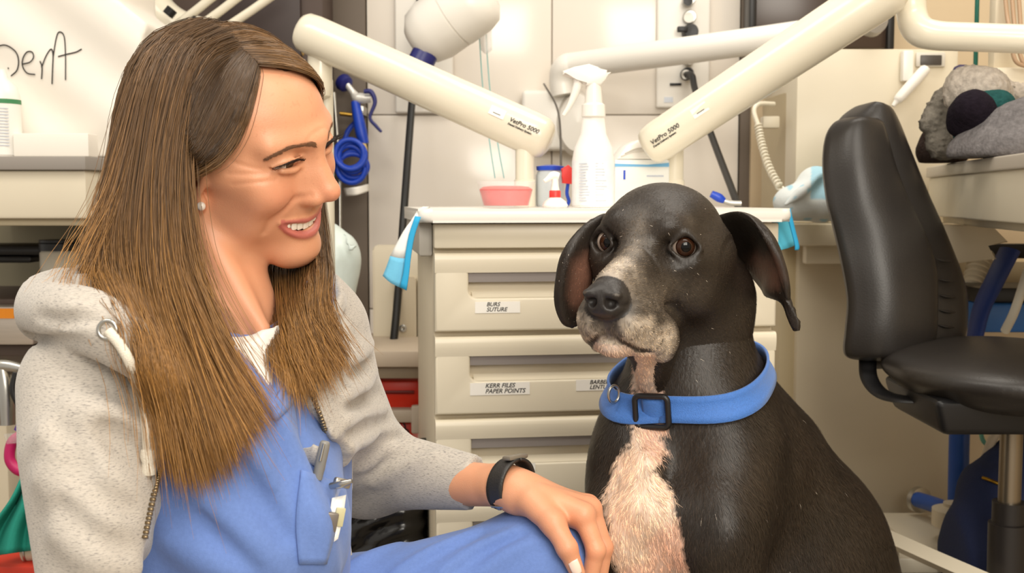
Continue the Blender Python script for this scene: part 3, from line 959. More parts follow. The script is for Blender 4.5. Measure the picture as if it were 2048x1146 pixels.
h.chain(MI, bell(.0016, .0066, len(MI)), .002, op='sub', sm=4)
h.ell((0, .07, -.0875), (.012, .012, .004), .01)
# ears
for s in (1, -1):
    E = rot3(s * -18, 0, 0)
    h.ell((s * .0735, .008, .0), (.0065, .0165, .027), .004, R=E)
    h.ell((s * .0765, .011, .003), (.004, .009, .016), .004, R=E, op='sub')
    h.ell((s * .0735, .0125, -.030), (.0055, .0085, .010), .005)
    h.ell((s * .0735, .0205, -.004), (.004, .005, .006), .004)
h.cap((0, -.034, -.02), tuple(NB), .045, .047, .014)
h.cap(tuple(NB), tuple(NB + w2h(W(455, 760, 1.125)) - w2h(W(455, 640, 1.125))), .048, .066, .03)
h.chain([(.062, -.01, -.04), tuple(w2h(W(525, 660, 1.08)))], [.010, .008], .016)     # neck muscle
V, Q = h.mesh(2)
base = np.array(srgb(218, 156, 120)); C = np.tile(base, (len(V), 1))
def blend(C, wgt, col): return C * (1 - wgt[:, None]) + np.array(srgb(*col)) * wgt[:, None]
C = blend(C, .5 * np.exp(-((np.abs(V[:, 0]) - .04) ** 2 / .018 ** 2 + (V[:, 1] - .066) ** 2 / .03 ** 2 + (V[:, 2] + .018) ** 2 / .018 ** 2)), (214, 126, 100))
C = blend(C, .35 * np.exp(-((V[:, 0]) ** 2 / .014 ** 2 + (V[:, 1] - .113) ** 2 / .012 ** 2 + (V[:, 2] + .018) ** 2 / .014 ** 2)), (220, 128, 104))
ul, _ = polydist(V, spline(UL, 4)); ll, _ = polydist(V, spline(LL, 4))
C = blend(C, np.clip(sstep(.0036, .0026, ul) + sstep(.0050, .0036, ll), 0, 1) * .9 * (np.abs(V[:, 0]) < corner[0] + .001), (192, 104, 96))
inn = (np.abs(V[:, 0]) < .031) & (V[:, 1] > .045) & (V[:, 1] < .0925 - 22 * V[:, 0] ** 2) & (V[:, 2] < -.04) & (V[:, 2] > -.064) & (h.normals(V)[:, 1] > -2)
mo, _ = polydist(V, spline(MI, 4)); C = blend(C, sstep(.0085, .006, mo) * (V[:, 1] < np.interp(np.abs(V[:, 0]), MOc[:, 0], MOc[:, 1]) - .0035) * (np.abs(V[:, 0]) < corner[0]), (96, 30, 28))
fr = vnoise(V, 420, 1) * sstep(.03, .06, V[:, 1]) * sstep(-.05, -.03, V[:, 2])
C = blend(C, .13 * sstep(.74, .9, fr), (158, 92, 58))
C *= (0.95 + .1 * vnoise(V, 60, 2))[:, None]
parts_V, parts_Q, parts_C = [h2w(V)], [Q], [C]
headF = h

# ---------------------------------------------------------------- forearm and hand on the knee
hw = lambda *p: W(*p)
bl = WL([(930, 985, 1.25), (1215, 1200, 1.12), (930, 900, 1.3), (1240, 1190, 1.3)])
lo = np.min(bl, 0) - .03; hi = np.max(bl, 0) + .03
g = Field(lo, hi, .0015)
g.cap(W(880, 965, 1.28), W(1015, 972, 1.215), .026, .0215, 0)
nb = UPV * .75 - FWD * .66                      # back of the hand faces up and towards the camera
wr = W(1040, 985, 1.205)
mcp = {'i': W(1166, 1030, 1.172), 'm': W(1180, 1018, 1.195), 'r': W(1176, 1012, 1.222), 'p': W(1160, 1012, 1.248)}
g.cap(W(1010, 973, 1.217), wr, .0215, .021, .012, n=nb, sq=.8)
for kx, r in (('i', .0125), ('m', .012), ('r', .0115), ('p', .0105)):
    g.cap(wr, mcp[kx], .0155, r, .014)
    g.ell(mcp[kx], (.0108, .0108, .0108), .006)
fing = {'i': [mcp['i'], W(1192, 1100, 1.166), W(1180, 1158, 1.170), W(1168, 1192, 1.18)],
        'm': [mcp['m'], W(1207, 1095, 1.190), W(1197, 1165, 1.196), W(1186, 1203, 1.205)],
        'r': [mcp['r'], W(1203, 1090, 1.222), W(1195, 1158, 1.226), W(1182, 1194, 1.235)],
        'p': [mcp['p'], W(1186, 1078, 1.252), W(1180, 1130, 1.256), W(1170, 1160, 1.262)]}
for kx, rr in (('i', (.0112, .0095, .0085, .0076)), ('m', (.0112, .0095, .0085, .0076)), ('r', (.0105, .009, .008, .0072)), ('p', (.0095, .008, .007, .0064))):
    fk = Field(lo, hi, .0015) if False else None
    g.chain(fing[kx], rr, .003)
    g.ell(fing[kx][1], (rr[1] * 1.06,) * 3, .004)
th = [W(1066, 1004, 1.185), W(1106, 1046, 1.160), W(1134, 1096, 1.148), W(1155, 1146, 1.150)]
g.chain(th, [.0165, .0122, .0102, .0078], .008)
g.ell(th[1], (.0128,) * 3, .006); g.ell(th[2], (.0108,) * 3, .004)
g.cap(W(1090, 1012, 1.185), W(1150, 1040, 1.180), .011, .007, .012)      # web of the thumb
for kx in 'imr':                                                         # tendons
    g.cap(W(1085, 985, 1.187) if kx != 'r' else W(1090, 982, 1.2), mcp[kx] + UPV * .002, .006, .0075, .006)
V2, Q2 = g.mesh(2)
C2 = np.tile(np.array(srgb(220, 158, 122)), (len(V2), 1)); C2 *= (0.95 + .1 * vnoise(V2, 60, 3))[:, None]
for kx in fing:
    for j in (0, 1, 2):
        C2 = blend(C2, .3 * np.exp(-(np.linalg.norm(V2 - fing[kx][j], axis=1) / .013) ** 2), (212, 126, 98))
for q in (1, 2): C2 = blend(C2, .3 * np.exp(-(np.linalg.norm(V2 - th[q], axis=1) / .014) ** 2), (212, 126, 98))
parts_V.append(V2); parts_Q.append(Q2 + len(V)); parts_C.append(C2)
handF = g
me = np_mesh('body', np.vstack(parts_V), np.vstack(parts_Q), np.vstack(parts_C))
body = under(link('body', me, skin))

# nail of the thumb
tn = th[3] - UPV * -.001
nail_m = mat('nail', (244, 216, 200), 0.25, spec=0.6)
nail_c = W(1151, 1136, 1.1398)
ax = (th[3] - th[2]); ax /= np.linalg.norm(ax); toc = -FWD - ax * (-FWD @ ax); toc /= np.linalg.norm(toc); sd = np.cross(ax, toc)
gr = [[nail_c + ax * a * .0075 + sd * b * .0052 * (1 - .25 * a * a * (a > 0)) - toc * (.0018 * b * b + .0008 * a * a) for b in np.linspace(-1, 1, 7)] for a in np.linspace(-1, 1, 6)]
tag(under(sheet('thumbnail', nail_m, gr, thick=.0007, sub=2)), 'pale polished thumbnail')

# eyes, lashes, brows, teeth, earring
eye_w = mat('eye_white', (232, 224, 214), 0.15, spec=.6)
iris_m = mat('iris', (70, 52, 34), 0.1, spec=.8)
lash_m = mat('lash', (34, 22, 16), 0.6)
for s in (1, -1):
    c = np.array((s * .031, .0735, .0165))
    eb = link('eye', np_mesh('eye', *[None] * 0) if False else bpy.data.meshes.new('eye'), eye_w)
    bm = bmesh.new(); bmesh.ops.create_uvsphere(bm, u_segments=24, v_segments=16, radius=.0126); bm.to_mesh(eb.data); bm.free()
    eb.data.polygons.foreach_set('use_smooth', np.ones(len(eb.data.polygons), bool))
    eb.location = h2w(c); under(eb)
    look = np.array((s * .0, 1.0, -.14)); look /= np.linalg.norm(look); lw = HR @ look
    ir = lathe('iris', iris_m, [(.0062, -.0002), (.0056, .0006), (.003, .0012), (.0001, .0014)], seg=24)
    ir.rotation_euler = Vector(lw).to_track_quat('Z', 'Y').to_euler(); ir.location = h2w(c) + lw * .0113
    under(ir)
    # lashes: upper row
    t = np.linspace(0, 1, 40); cur = spline([(s * .0155, .0880, .0140), (s * .026, .0898, .0186), (s * .037, .0873, .0186), (s * .048, .0770, .0140)], 13)
    cur = cur[np.linspace(0, len(cur) - 1, 60).astype(int)]
    S = []
    for i, p in enumerate(cur):
        o = np.array((s * (.0008 + .006 * i / 60), .0062, .0024 - .0005 * i / 60)) * (.6 + .6 * i / 60) * (1 + .25 * RNG.normal())
        S.append([p, p + o * .5 + (0, 0, -.0007), p + o + (0, 0, .0012)])
    S = h2w(np.array(S).reshape(-1, 3)).reshape(-1, 3, 3)
    under(strands_mesh('eyelashes', S, [.00042, .0003, .0001], np.array(srgb(34, 22, 16)), lash_m, None))
    under(tube('lash_line', lash_m, h2w(cur[::4]), [.0005] + [.0009] * (len(cur[::4]) - 2) + [.0005], seg=6, sm=2))
    # brow hairs lie on the skin
    n = 620; u = RNG.random(n); vv = RNG.normal(size=n) * .55
    bc = spline([(s * .0105, .105, .0300), (s * .020, .105, .0325), (s * .034, .095, .0330), (s * .0475, .085, .0280), (s * .0565, .075, .0205)], 10)
    bp = np.stack([np.interp(u, np.linspace(0, 1, len(bc)), bc[:, k]) for k in range(3)], -1)
    bp[:, 2] += vv * .0031 * (1.15 - .75 * u)
    S = np.zeros((n, 3, 3)); dirv = np.array((s * .0062, 0, .0010))
    for k in range(3):
        q = bp + dirv * (k / 2 * (0.7 + .5 * RNG.random((n, 1)))) + np.stack([np.zeros(n), np.zeros(n), np.where(u < .2, .0022, -.0007) * k / 2], -1)
        for it in range(30):
            dd = h.at(q); q = q - h.normals(q) * (dd - .0005)[:, None] * .7
        S[:, k] = q
    cb = np.array(srgb(118, 82, 56)) * (.8 + .4 * RNG.random((n, 1, 1)))
    under(strands_mesh('eyebrow', h2w(S.reshape(-1, 3)).reshape(n, 3, 3), [.00016, .00014, .00006], cb, mat('brow', (84, 58, 40), .6, vcol=True), None))
tooth_m = mat('tooth', (246, 238, 222), 0.22, spec=.55)
tx = [(x, float(np.interp(x, MOc[:, 0], MOc[:, 1])) - .0068, wd) for x, wd in ((.0042, .0081), (.0121, .0072), (.0192, .0070), (.0256, .0064), (.0310, .0060)) if x < corner[0] - .003]
for s in (1, -1):
    for i, (x, y, wd) in enumerate(tx):
        ang = math.atan2(18 * x * 2 * .5, 1) * 1.35
        zc = float(np.interp(x, MOc[:, 0], MOc[:, 2])) + .0026
        sl = float(np.interp(x + .002, MOc[:, 0], MOc[:, 1]) - np.interp(x - .002, MOc[:, 0], MOc[:, 1])) / .004; ang = -math.atan(sl)
        bm = bmesh.new(); bmesh.ops.create_cube(bm, size=1)
        for v in bm.verts:
            v.co = Vector((v.co.x * wd * (.98 if v.co.z < 0 else .86), v.co.y * .005, v.co.z * (.0120 - .0012 * (i == 1) - .002 * (i > 2))))
        bmesh.ops.bevel(bm, geom=list(bm.edges), offset=.0015, segments=3, affect='EDGES', profile=.5)
        o = bm_obj('tooth', bm, tooth_m, None, 60)
        o.matrix_world = Matrix(np.vstack([np.hstack([HR, h2w((s * x, y, zc))[:, None]]), [0, 0, 0, 1]]).tolist()) @ Matrix.Rotation(-s * ang, 4, 'Z')
        under(o)
pearl = lathe('pearl_earring', mat('pearl', (238, 230, 220), .15, spec=.8, coat=.5), [(.0001, -.0042)] + [(.0042 * math.cos(a), .0042 * math.sin(a)) for a in np.linspace(-1.3, 1.3, 9)] + [(.0001, .0042)], seg=20)
pearl.location = snap(headF, [(404, 413)], inv=w2h)[0] - FWD * .003
tag(under(pearl), 'round white pearl ear stud')
# ================================================================== on the back wall
# x-ray head on the wall
xr = thing('xray_head', 'round white x-ray head with a blue collar above the sloping arm', 'x-ray head', tuple(W(900, 20, 2.35)))
axx = W(905, 5, 2.35) - W(845, 122, 2.33); axx /= np.linalg.norm(axx)
def along(p0, ax, prof, name, m, par, seg=36):
    o = lathe(name, m, prof, None, tuple(p0), seg=seg)
    o.rotation_euler = Vector(ax).to_track_quat('Z', 'Y').to_euler()
    return put(o, par)
along(W(868, 60, 2.34), np.array([.80, -.25, .52]), [(.0001, -.055), (.035, -.05), (.058, -.03), (.066, 0), (.066, .045)], 'head_shell', white_pl, xr)
along(W(868, 60, 2.34) + np.array([.80, -.25, .52]) / np.linalg.norm([.80, -.25, .52]) * .047, np.array([.80, -.25, .52]), [(.064, -.004), (.064, .002), (.067, .003), (.067, .05), (.060, .075), (.04, .09), (.0001, .095)], 'head_cover', white_pl, xr)
along(W(848, 112, 2.33), axx, [(.027, -.022), (.027, .018)], 'blue_collar', navy_m, xr)
along(W(858, 92, 2.335), axx, [(.024, -.004), (.03, .02), (.04, .05)], 'cone', white_pl, xr)
put(box('bracket', mat('bracket_grey', (168, 164, 158), .4, metal=.4), (.014, .03, .06), tuple(W(938, 12, 2.3)), None, .003), xr)
for k, x0 in enumerate((962, 974)):
    o = thing('hanging_line', ('thin teal line hanging beside the x-ray head', 'second thin teal line hanging nearer the right tile joint')[k], 'line', tuple(W(x0, 20, 2.4)))
    put(tube('line', mat('teal_line', (120, 190, 190), .5), [W(x0 - 10 + k * 8, -40, 2.4), W(x0 - 4 + k * 2, 60, 2.4), W(x0 + 4 + k * 2, 180, 2.4), W(x0 + 18 + k * 4, 290, 2.38), W(x0 + 28 + k * 6, 356, 2.36)], .0011, None, 6, 6), o)
gl = thing('plastic_sleeve', 'clear plastic sleeve hanging beside the x-ray head', 'sleeve', tuple(W(972, 40, 2.38)))
put(sheet('sleeve', mat('clear_film', (245, 245, 245), .1, alpha=.35), [[W(955, -20, 2.38), W(968, -20, 2.36), W(982, -20, 2.38)], [W(956, 40, 2.38), W(970, 45, 2.35), W(982, 45, 2.38)], [W(962, 100, 2.38), W(972, 108, 2.36), W(984, 100, 2.38)]], None, .001, 4), gl)

# gauge plates
def plate(label, r, y):
    t = thing('gas_outlet_plate', label, 'outlet plate', tuple(Wy((r[0] + r[2]) / 2, r[3], y)), 0, 'gas outlet plates')
    slab('plate', white_pl, *r, y, .012, t, .006, 3)
    return t
yp = YB - .035
g1 = plate('white wall outlet plate with dial and black hose on the right of the tiles', (1314, -120, 1421, 216), yp)
g2 = plate('white wall outlet plate half hidden behind the x-ray head', (789, -120, 906, 226), yp)
def dial(par, px, py, r, m, dep=.02, m2=None):
    s_ = px_m(1, yp)
    o = lathe('dial', m, [(s_ * r, 0), (s_ * r, dep), (s_ * r * .85, dep + .004), (.0001, dep + .003)], None, tuple(Wy(px, py, yp)), (PI / 2, 0, 0), 24); put(o, par)
    if m2: put(lathe('dial_face', m2, [(s_ * r * .78, 0), (.0001, .0005)], None, tuple(Wy(px, py, yp - dep - .0045)), (PI / 2, 0, 0), 24), par)
    return o
dial(g1, 1378, 35, 13, metal_m, .015, lab_m)
dial(g1, 1376, 2, 12, metal_m, .03, black_pl)
dial(g1, 1378, 66, 15, black_pl, .03); slab('lever', black_pl, 1355, 52, 1376, 64, yp - .04, .012, g1, .003)
dial(g1, 1376, 121, 11, white_pl, .02); dial(g1, 1372, 149, 12, black_pl, .03, metal_m)
slab('slot', black_pl, 1340, 166, 1363, 171, yp - .004, .01, g1, .001)
slab('badge', mat('badge_pale', (206, 212, 222), .5), 1328, 194, 1346, 205, yp - .001, .004, g1, 0)
dial(g2, 835, 62, 10, black_pl, .02); dial(g2, 846, 92, 7, black_pl, .02); slab('lever', black_pl, 832, -10, 846, 10, yp - .03, .02, g2, .003); dial(g2, 845, 203, 5, black_pl, .006)
hose_m = mat('black_hose', (26, 25, 24), .45)
h1 = thing('hose', 'black hose running from the wall dial down behind the dog', 'hose', tuple(W(1475, 408, 2.15)))
put(tube('hose_run', hose_m, [Wy(1372, 149, yp - .03), Wy(1384, 152, yp - .06), W(1392, 185, 2.65), W(1430, 290, 2.45), W(1474, 406, 2.18), W(1500, 480, 2.1)], [.008, .008, .0075, .0075, .007, .007], None, 12), h1)
h2 = thing('hose', 'black hose hanging straight down between the person and the cabinet', 'hose', tuple(W(785, 697, 2.45)))
put(tube('hose_run', hose_m, [Wy(838, 60, yp - .03), W(832, 120, 2.70), W(823, 215, 2.62), W(808, 420, 2.5), W(795, 600, 2.45), W(786, 697, 2.42)], .0085, None, 12), h2)
# white swing arm from the wall box
sw = thing('swing_arm', 'white tubular swing arm reaching from the wall box over the tiles', 'arm', tuple(Wy(1120, 300, YB - .05)))
slab('wall_box', white_pl, 1044, 180, 1150, 300, YB - .09, .065, sw, .01, 3)
put(lathe('wall_disc', white_pl, [(.066, 0), (.066, .03), (.058, .05), (.0001, .056)], None, tuple(Wy(1152, 248, YB - .06)), (PI / 2, 0, 0), 40, sx=.72, sy=1.15), sw)
put(tube('arm_tube', white_pl, [Wy(1128, 190, YB - .12), Wy(1124, 160, YB - .12), Wy(1132, 136, YB - .13), Wy(1170, 128, YB - .15), Wy(1400, 97, YB - .3), W(1640, 62, 2.38), W(1745, 36, 2.35)], [.030, .030, .031, .030, .0295, .0285, .027], None, 28), sw)
put(lathe('end_cap', mat('bracket_grey', (168, 164, 158), .4), [(.03, 0), (.034, .012), (.028, .03), (.0001, .034)], None, tuple(W(1735, 42, 2.33)), (PI / 2, 0, .3), 28), sw)
cb = thing('thin_cable', 'thin dark cable looping down in front of the wall box', 'cable', tuple(W(1122, 380, 2.2)))
put(tube('cable', mat('dark_cable', (80, 74, 68), .5), [W(1088, 168, 2.6), W(1094, 178, 2.5), W(1112, 210, 2.4), W(1120, 250, 2.3), W(1122, 330, 2.2), W(1121, 380, 2.1), W(1120, 411, 2.03)], .0022, None, 8), cb)

# blue spray hose on the dark trim
sp = thing('spray_hose', 'coiled blue spray hose with navy shower head on the dark trim', 'hose', tuple(W(705, 390, 2.5)))
dS = 2.70
put(lathe('shower_head', navy_m, [(.006, 0), (.019, .008), (.021, .02), (.019, .026), (.0001, .027)], None, tuple(W(697, 173, dS)), (-.5, -.9, 0), 24), sp)
put(tube('chrome_neck', mat('white_chrome', (226, 224, 218), .2, metal=.3), [W(693, 168, dS), W(706, 185, dS), W(716, 196, dS), W(742, 196, dS)], [.007, .008, .013, .011], None, 14), sp)
put(tube('lever', navy_m, [W(728, 183, dS - .02), W(742, 184, dS - .02), W(750, 205, dS - .02), W(740, 235, dS - .02), W(752, 252, dS - .02), W(763, 264, dS - .02)], [.005, .006, .005, .004, .004, .003], None, 10), sp)
put(tube('grip', blue_m, [W(711, 203, dS), W(712, 212, dS), W(722, 262, dS), W(729, 288, dS)], [.010, .011, .014, .011], None, 16), sp)
put(tube('feed', blue_m, [W(715, 240, dS + .03), W(696, 262, dS + .03), W(688, 285, dS + .03)], .006, None, 10), sp)
t_ = np.linspace(0, 2 * PI * 5.2, 150)
put(tube('coil', blue_m, [W(703 + (27 + 3 * math.sin(a * .37)) * math.cos(a) + 3 * math.sin(a * .19), 322 + (27 + 3 * math.cos(a * .31)) * math.sin(a) + 14 * math.sin(a * .155 + 1.2), dS - .05 + .012 * math.sin(a * .21)) for a in t_], .0062, None, 12, 1), sp)
put(sheet('tape', lab_m, [[W(688, 376, dS - .02), W(712, 374, dS - .05), W(736, 368, dS - .02)], [W(692, 392, dS - .02), W(714, 390, dS - .05), W(738, 382, dS - .02)]], None, .003, 4), sp)
put(sheet('yellow_tag', mat('yellow_tag', (222, 190, 110), .7), [[W(718, 284, dS - .05), W(732, 288, dS - .05)], [W(724, 300, dS - .05), W(736, 303, dS - .05)]], None, .002, 3), sp)
put(box('wall_hook', metal_m, (.012, YB - .03 - dS, .02), tuple(W(722, 220, dS) + np.array([0, (YB - .03 - dS) / 2, 0])), None, .002), sp)
put(tube('brass_valve', mat('brass', (190, 150, 70), .3, metal=1.), [W(680, 227, dS), W(704, 230, dS)], .005, None, 10), sp)
bp_ = thing('wall_pipe', 'thin grey pipe running down beside the blue spray hose', 'pipe', tuple(W(674, 460, 2.6)))
put(tube('pipe', metal_m, [W(668, 185, 2.68), W(678, 330, 2.68), W(680, 470, 2.68)], .004, None, 8), bp_)

# ================================================================== behind and beside the person
# dark cupboard and rails at the top
dk = base_thing('dark_cupboard', 'dark brown cupboard behind the rails above the person head', 'cupboard', 520, 2.6)
slab('cupboard_box', mat('dark_brown', (74, 58, 50), .6, noise=.1, nscale=6), 330, -200, 648, 640, 2.62, .15, dk, .003)
slab('cupboard_door', mat('dark_brown2', (58, 46, 44), .5), 440, -180, 600, 150, 2.60, .02, dk, .003)
mach = thing('light_arm', 'cream articulated lamp arm behind the paper bag', 'lamp arm', tuple(W(330, 90, 2.3)))
f_ = Field(W(230, 140, 2.5) - .14, W(440, -60, 2.5) + .14, .006)
f_.chain(WL([(230, -40, 2.5), (300, 10, 2.5), (330, 60, 2.5), (335, 120, 2.5)]), [.04, .045, .04, .035], .03)
f_.chain(WL([(320, 40, 2.5), (380, 55, 2.5), (430, 62, 2.5)]), [.035, .03, .022], .03)
V_, Q_ = f_.mesh(2); put(link('lamp_arm_body', np_mesh('lamp_arm_body', V_, Q_), arm_m), mach)
for k, (xa, xb) in enumerate(((425, 352), (478, 400), (545, 455))):
    rl = thing('rail', ('cream diagonal rail nearest the lamp arm', 'middle cream diagonal rail above the person head', 'cream diagonal rail nearest the ivory delivery arm')[k], 'rail', tuple(W(xb, 60, 2.42)))
    put(tube('rail_tube', arm_m, [W(xa + 30, -30, 2.42), W((xa + xb) / 2 + 2, 22, 2.42), W(xb - 20, 66, 2.42)], .0095, None, 14, 2), rl)
    if k < 2: put(lathe('rail_ferrule', black_pl, [(.012, -.008), (.012, .008)], None, tuple(W(xb - (8 if k else 12), 24 + 20 * k, 2.40)), (0, .7, 0), 16), rl)
yt = thing('tan_tube', 'tan rubber tube lying behind the person head', 'tube', tuple(W(560, 95, 2.35)))
put(tube('tube_run', mat('tan_rubber', (222, 186, 120), .6), [W(500, 78, 2.59), W(550, 88, 2.59), W(590, 92, 2.59), W(612, 104, 2.59)], [.016, .015, .018, .012], None, 14), yt)
put(tube('tube_under', white_pl, [W(540, 118, 2.6), W(585, 118, 2.6), W(612, 122, 2.6)], .012, None, 12), yt)

# counter on the left with paper bag and jug
lc = thing('side_counter', 'cream counter with grey edge behind the person hair', 'counter', tuple(Wy(40, 450, 2.0) * np.array([1, 1, 0])))
zt = Z(313, 2.0)
def ctr(name, m, z0, z1, grow, bev=.002):
    pts = [(X(-260, 2.0), 2.0 - grow), (X(172, 2.0) + grow * .4, 2.0 - grow), (X(236, 2.12) + grow, 2.12 - grow * .4), (X(236, 2.12) + grow, 2.6), (X(-260, 2.0), 2.6)]
    o = prism(name, m, pts, z1 - z0, None, bev, 2, (0, 0, z0), axis='z'); return put(o, lc)
ctr('edge', mat('grey_edge', (150, 143, 136), .45), Z(340, 2.0), zt, .012)
ctr('apron', cream, Z(438, 2.0), Z(340, 2.0), 0, .006)
ctr('underside', mat('apron_under', (190, 178, 150), .6), Z(452, 2.0), Z(438, 2.0), -.02)
slab('back_panel', mat('grey_green_panel', (150, 142, 118), .7), -300, 440, 420, 620, 2.55, .02, lc, 0)
slab('side_panel', cream2, -40, 800, 20, 1300, 2.1, .1, lc, .004)
bag = thing('paper_bag', 'large white paper bag with handwriting on the side counter', 'bag', tuple(Wy(120, 312, 2.08)))
f_ = Field(Wy(-160, 330, 2.08) - np.array([0, .08, .02]), Wy(330, -90, 2.08) + np.array([0, .30, 0]), .006)
def bagfn(D, x, y, z):
    x, y, z = np.broadcast_arrays(x, y, z)
    z0_ = zt + .001; xr_ = np.interp(z, [z0_, Z(240, 2.08), Z(110, 2.08), Z(50, 2.08), Z(-10, 2.08)], [X(228, 2.08), X(236, 2.08), X(292, 2.08), X(308, 2.08), X(236, 2.08)])
    fr = 2.07 + .012 * np.sin(x * 14 + 1) + .006 * np.sin(z * 40 + x * 30) + .010 * np.abs(np.sin((x - .3 * z) * 9))
    a = np.maximum(x - xr_, fr - y); a = np.maximum(a, y - 2.33); return np.maximum(a, z0_ - z) * .8
f_.func(bagfn); V_, Q_ = f_.mesh(4)
put(link('bag_body', np_mesh('bag_body', V_, Q_), paper_m), bag)
def stroke(px):
    P = snap(f_, [tuple(p) for p in spline(np.array(px, float), 6)], 1.9, 2.4, .002)
    put(tube('pen_stroke', ink_m, P, .0011, None, 6, 1), bag)
stroke([(-12, 95), (10, 90), (30, 102), (37, 120), (34, 140), (22, 152)])
stroke([(16, 135), (17, 138)])
stroke([(46, 128), (60, 124), (67, 114), (64, 104), (54, 104), (46, 116), (45, 132), (54, 146), (70, 149)])
stroke([(83, 158), (84, 135), (80, 122)]); stroke([(83, 135), (92, 112), (102, 98), (106, 110), (105, 140), (104, 168)])
stroke([(106, 115), (112, 78), (118, 64), (128, 72), (131, 110), (131, 160)]); stroke([(116, 113), (135, 108), (152, 104), (163, 98)])
jug = thing('white_jug', 'white plastic jug with green banded label on the side counter', 'jug', tuple(Wy(2, 312, 2.04)[:2]) + (zt,))
s_ = px_m(1, 2.04)
lathe('jug_body', white_pl, [(s_ * 38, 0), (s_ * 40, .004), (s_ * 40, s_ * 118), (s_ * 34, s_ * 140), (s_ * 18, s_ * 156), (s_ * 14, s_ * 172)], jug, seg=32)
lathe('jug_label', mat('jug_label', (236, 234, 228), .6), [(s_ * 40.4, s_ * 4), (s_ * 40.4, s_ * 104)], jug, seg=32)
lathe('green_band', mat('green_band', (60, 130, 84), .6), [(s_ * 40.7, s_ * 104), (s_ * 40.7, s_ * 113)], jug, seg=32)
for k in range(13):
    a0 = .28; 
    box('print_line', prt, (s_ * 24, .0006, s_ * 1.6), (s_ * 20, -s_ * 35.4, s_ * (94 - k * 6)), jug, 0, rot=(0, 0, .5))
dv = thing('paper_stack', 'low stack of white paper on the side counter below the handwriting', 'paper', tuple(Wy(110, 312, 2.03)[:2]) + (zt,))
pst = [(X(38, 2.03), 2.015), (X(186, 2.03), 2.015), (X(186, 2.03), 2.06), (X(38, 2.03), 2.06)]
put(prism('sheets', paper_m, pst, Z(268, 2.03) - zt, None, .002, 2, (0, 0, zt + .0005), axis='z'), dv)
# below the counter
blk = thing('black_case', 'black case lying under the side counter', 'case', tuple(Wy(30, 525, 2.3)))
slab('case_body', black_pl, -60, 490, 82, 512, 2.3, .12, blk, .008); slab('case_base', black_pl, -60, 512, 62, 526, 2.3, .12, blk, .006)
jar = thing('white_jar', 'white jar with black lid under the side counter', 'jar', tuple(Wy(125, 610, 2.28)))
s_ = px_m(1, 2.28)
z0_ = Wy(125, 610, 2.28)[2]
lathe('jar_body', mat('jar_white', (206, 200, 184), .4), [(s_ * 40, 0), (s_ * 40, s_ * 105), (s_ * 36, s_ * 110)], jar, seg=32)
lathe('jar_lid', black_pl, [(s_ * 41, s_ * 110), (s_ * 41, s_ * 124), (s_ * 36, s_ * 125), (s_ * 41, s_ * 126), (s_ * 41, s_ * 131), (.0001, s_ * 132)], jar, seg=32)
shf = base_thing('shelf_unit', 'grey shelf unit under the side counter', 'shelf', 40, 2.35)
slab('shelf_board', mat('shelf_brown', (88, 74, 66), .6), -200, 598, 420, 609, 2.22, .35, shf, .002)
slab('shelf_lower', mat('shelf_brown', (88, 74, 66), .6), -200, 690, 420, 712, 2.22, .35, shf, .002)
sbx = thing('steel_box', 'brushed steel box with an orange sticker behind the hood', 'box', tuple(Wy(20, 690, 2.2)))
slab('box_body', mat('brushed_steel', (206, 196, 184), .35, metal=.6, stretch=(1, 1, 30), noise=.08, nscale=20), -60, 613, 66, 690, 2.18, .15, sbx, .004)
slab('orange_sticker', mat('orange_label', (246, 150, 30), .6), -30, 617, 28, 637, 2.176, .003, sbx, 0)
slab('latch', metal_m, 40, 606, 62, 632, 2.172, .01, sbx, .002)
tl = thing('steel_clamp', 'steel clamp with hoses beside the hoodie sleeve', 'clamp', tuple(W(20, 850, 1.9)))
put(tube('clamp_bar', metal_m, WL([(-30, 735, 1.9), (10, 732, 1.9), (45, 738, 1.9)]), [.012, .012, .009], None, 14), tl)
put(tube('clamp_jaw', metal_m, WL([(5, 735, 1.9), (12, 780, 1.9), (15, 850, 1.9)]), [.011, .014, .012], None, 14), tl)
put(tube('clamp_lever', black_pl, WL([(32, 745, 1.88), (26, 780, 1.88), (38, 815, 1.88)]), [.005, .006, .004], None, 10), tl)
put(tube('clamp_tube', mat('clear_pipe', (150, 140, 130), .2), WL([(-10, 760, 1.9), (-6, 850, 1.9)]), .012, None, 12), tl)
rg = thing('pink_handle', 'magenta ring handle hanging beside the hoodie sleeve', 'handle', tuple(W(45, 945, 1.75)))
put(tube('ring', mat('magenta', (190, 24, 96), .4), WL([(70, 938, 1.75), (40, 942, 1.75), (20, 920, 1.75), (24, 885, 1.75), (45, 868, 1.75)]), .008, None, 14), rg)
put(tube('purple_tab', mat('purple', (76, 40, 130), .5), WL([(38, 862, 1.76), (44, 850, 1.76), (52, 845, 1.76)]), .008, None, 10), rg)
put(sheet('clear_guard', clear, [[W(8, 868, 1.74), W(60, 862, 1.74)], [W(14, 888, 1.74), W(64, 884, 1.74)]], None, .003, 3), rg)
tw = thing('teal_towel', 'teal cloth hanging beside the hoodie sleeve', 'towel', tuple(W(40, 1110, 1.7)))
G_ = [[W(46 + 8 * j, 950 + 3 * j, 1.72 + .02 * (j % 2)) for j in range(5)], [W(22 + 15 * j, 1000, 1.70 + .03 * (j % 2)) for j in range(5)], [W(-20 + 24 * j, 1060, 1.69 + .03 * (j % 2)) for j in range(5)], [W(-40 + 29 * j, 1115 - 4 * j, 1.68 + .03 * (j % 2)) for j in range(5)]]
put(sheet('towel_cloth', mat('teal_cloth', (28, 140, 122), .85, bump=.3, bscale=500), G_, None, .004, 4), tw)
rt = thing('red_tray', 'red tray below the teal cloth', 'tray', tuple(W(40, 1150, 1.75)))
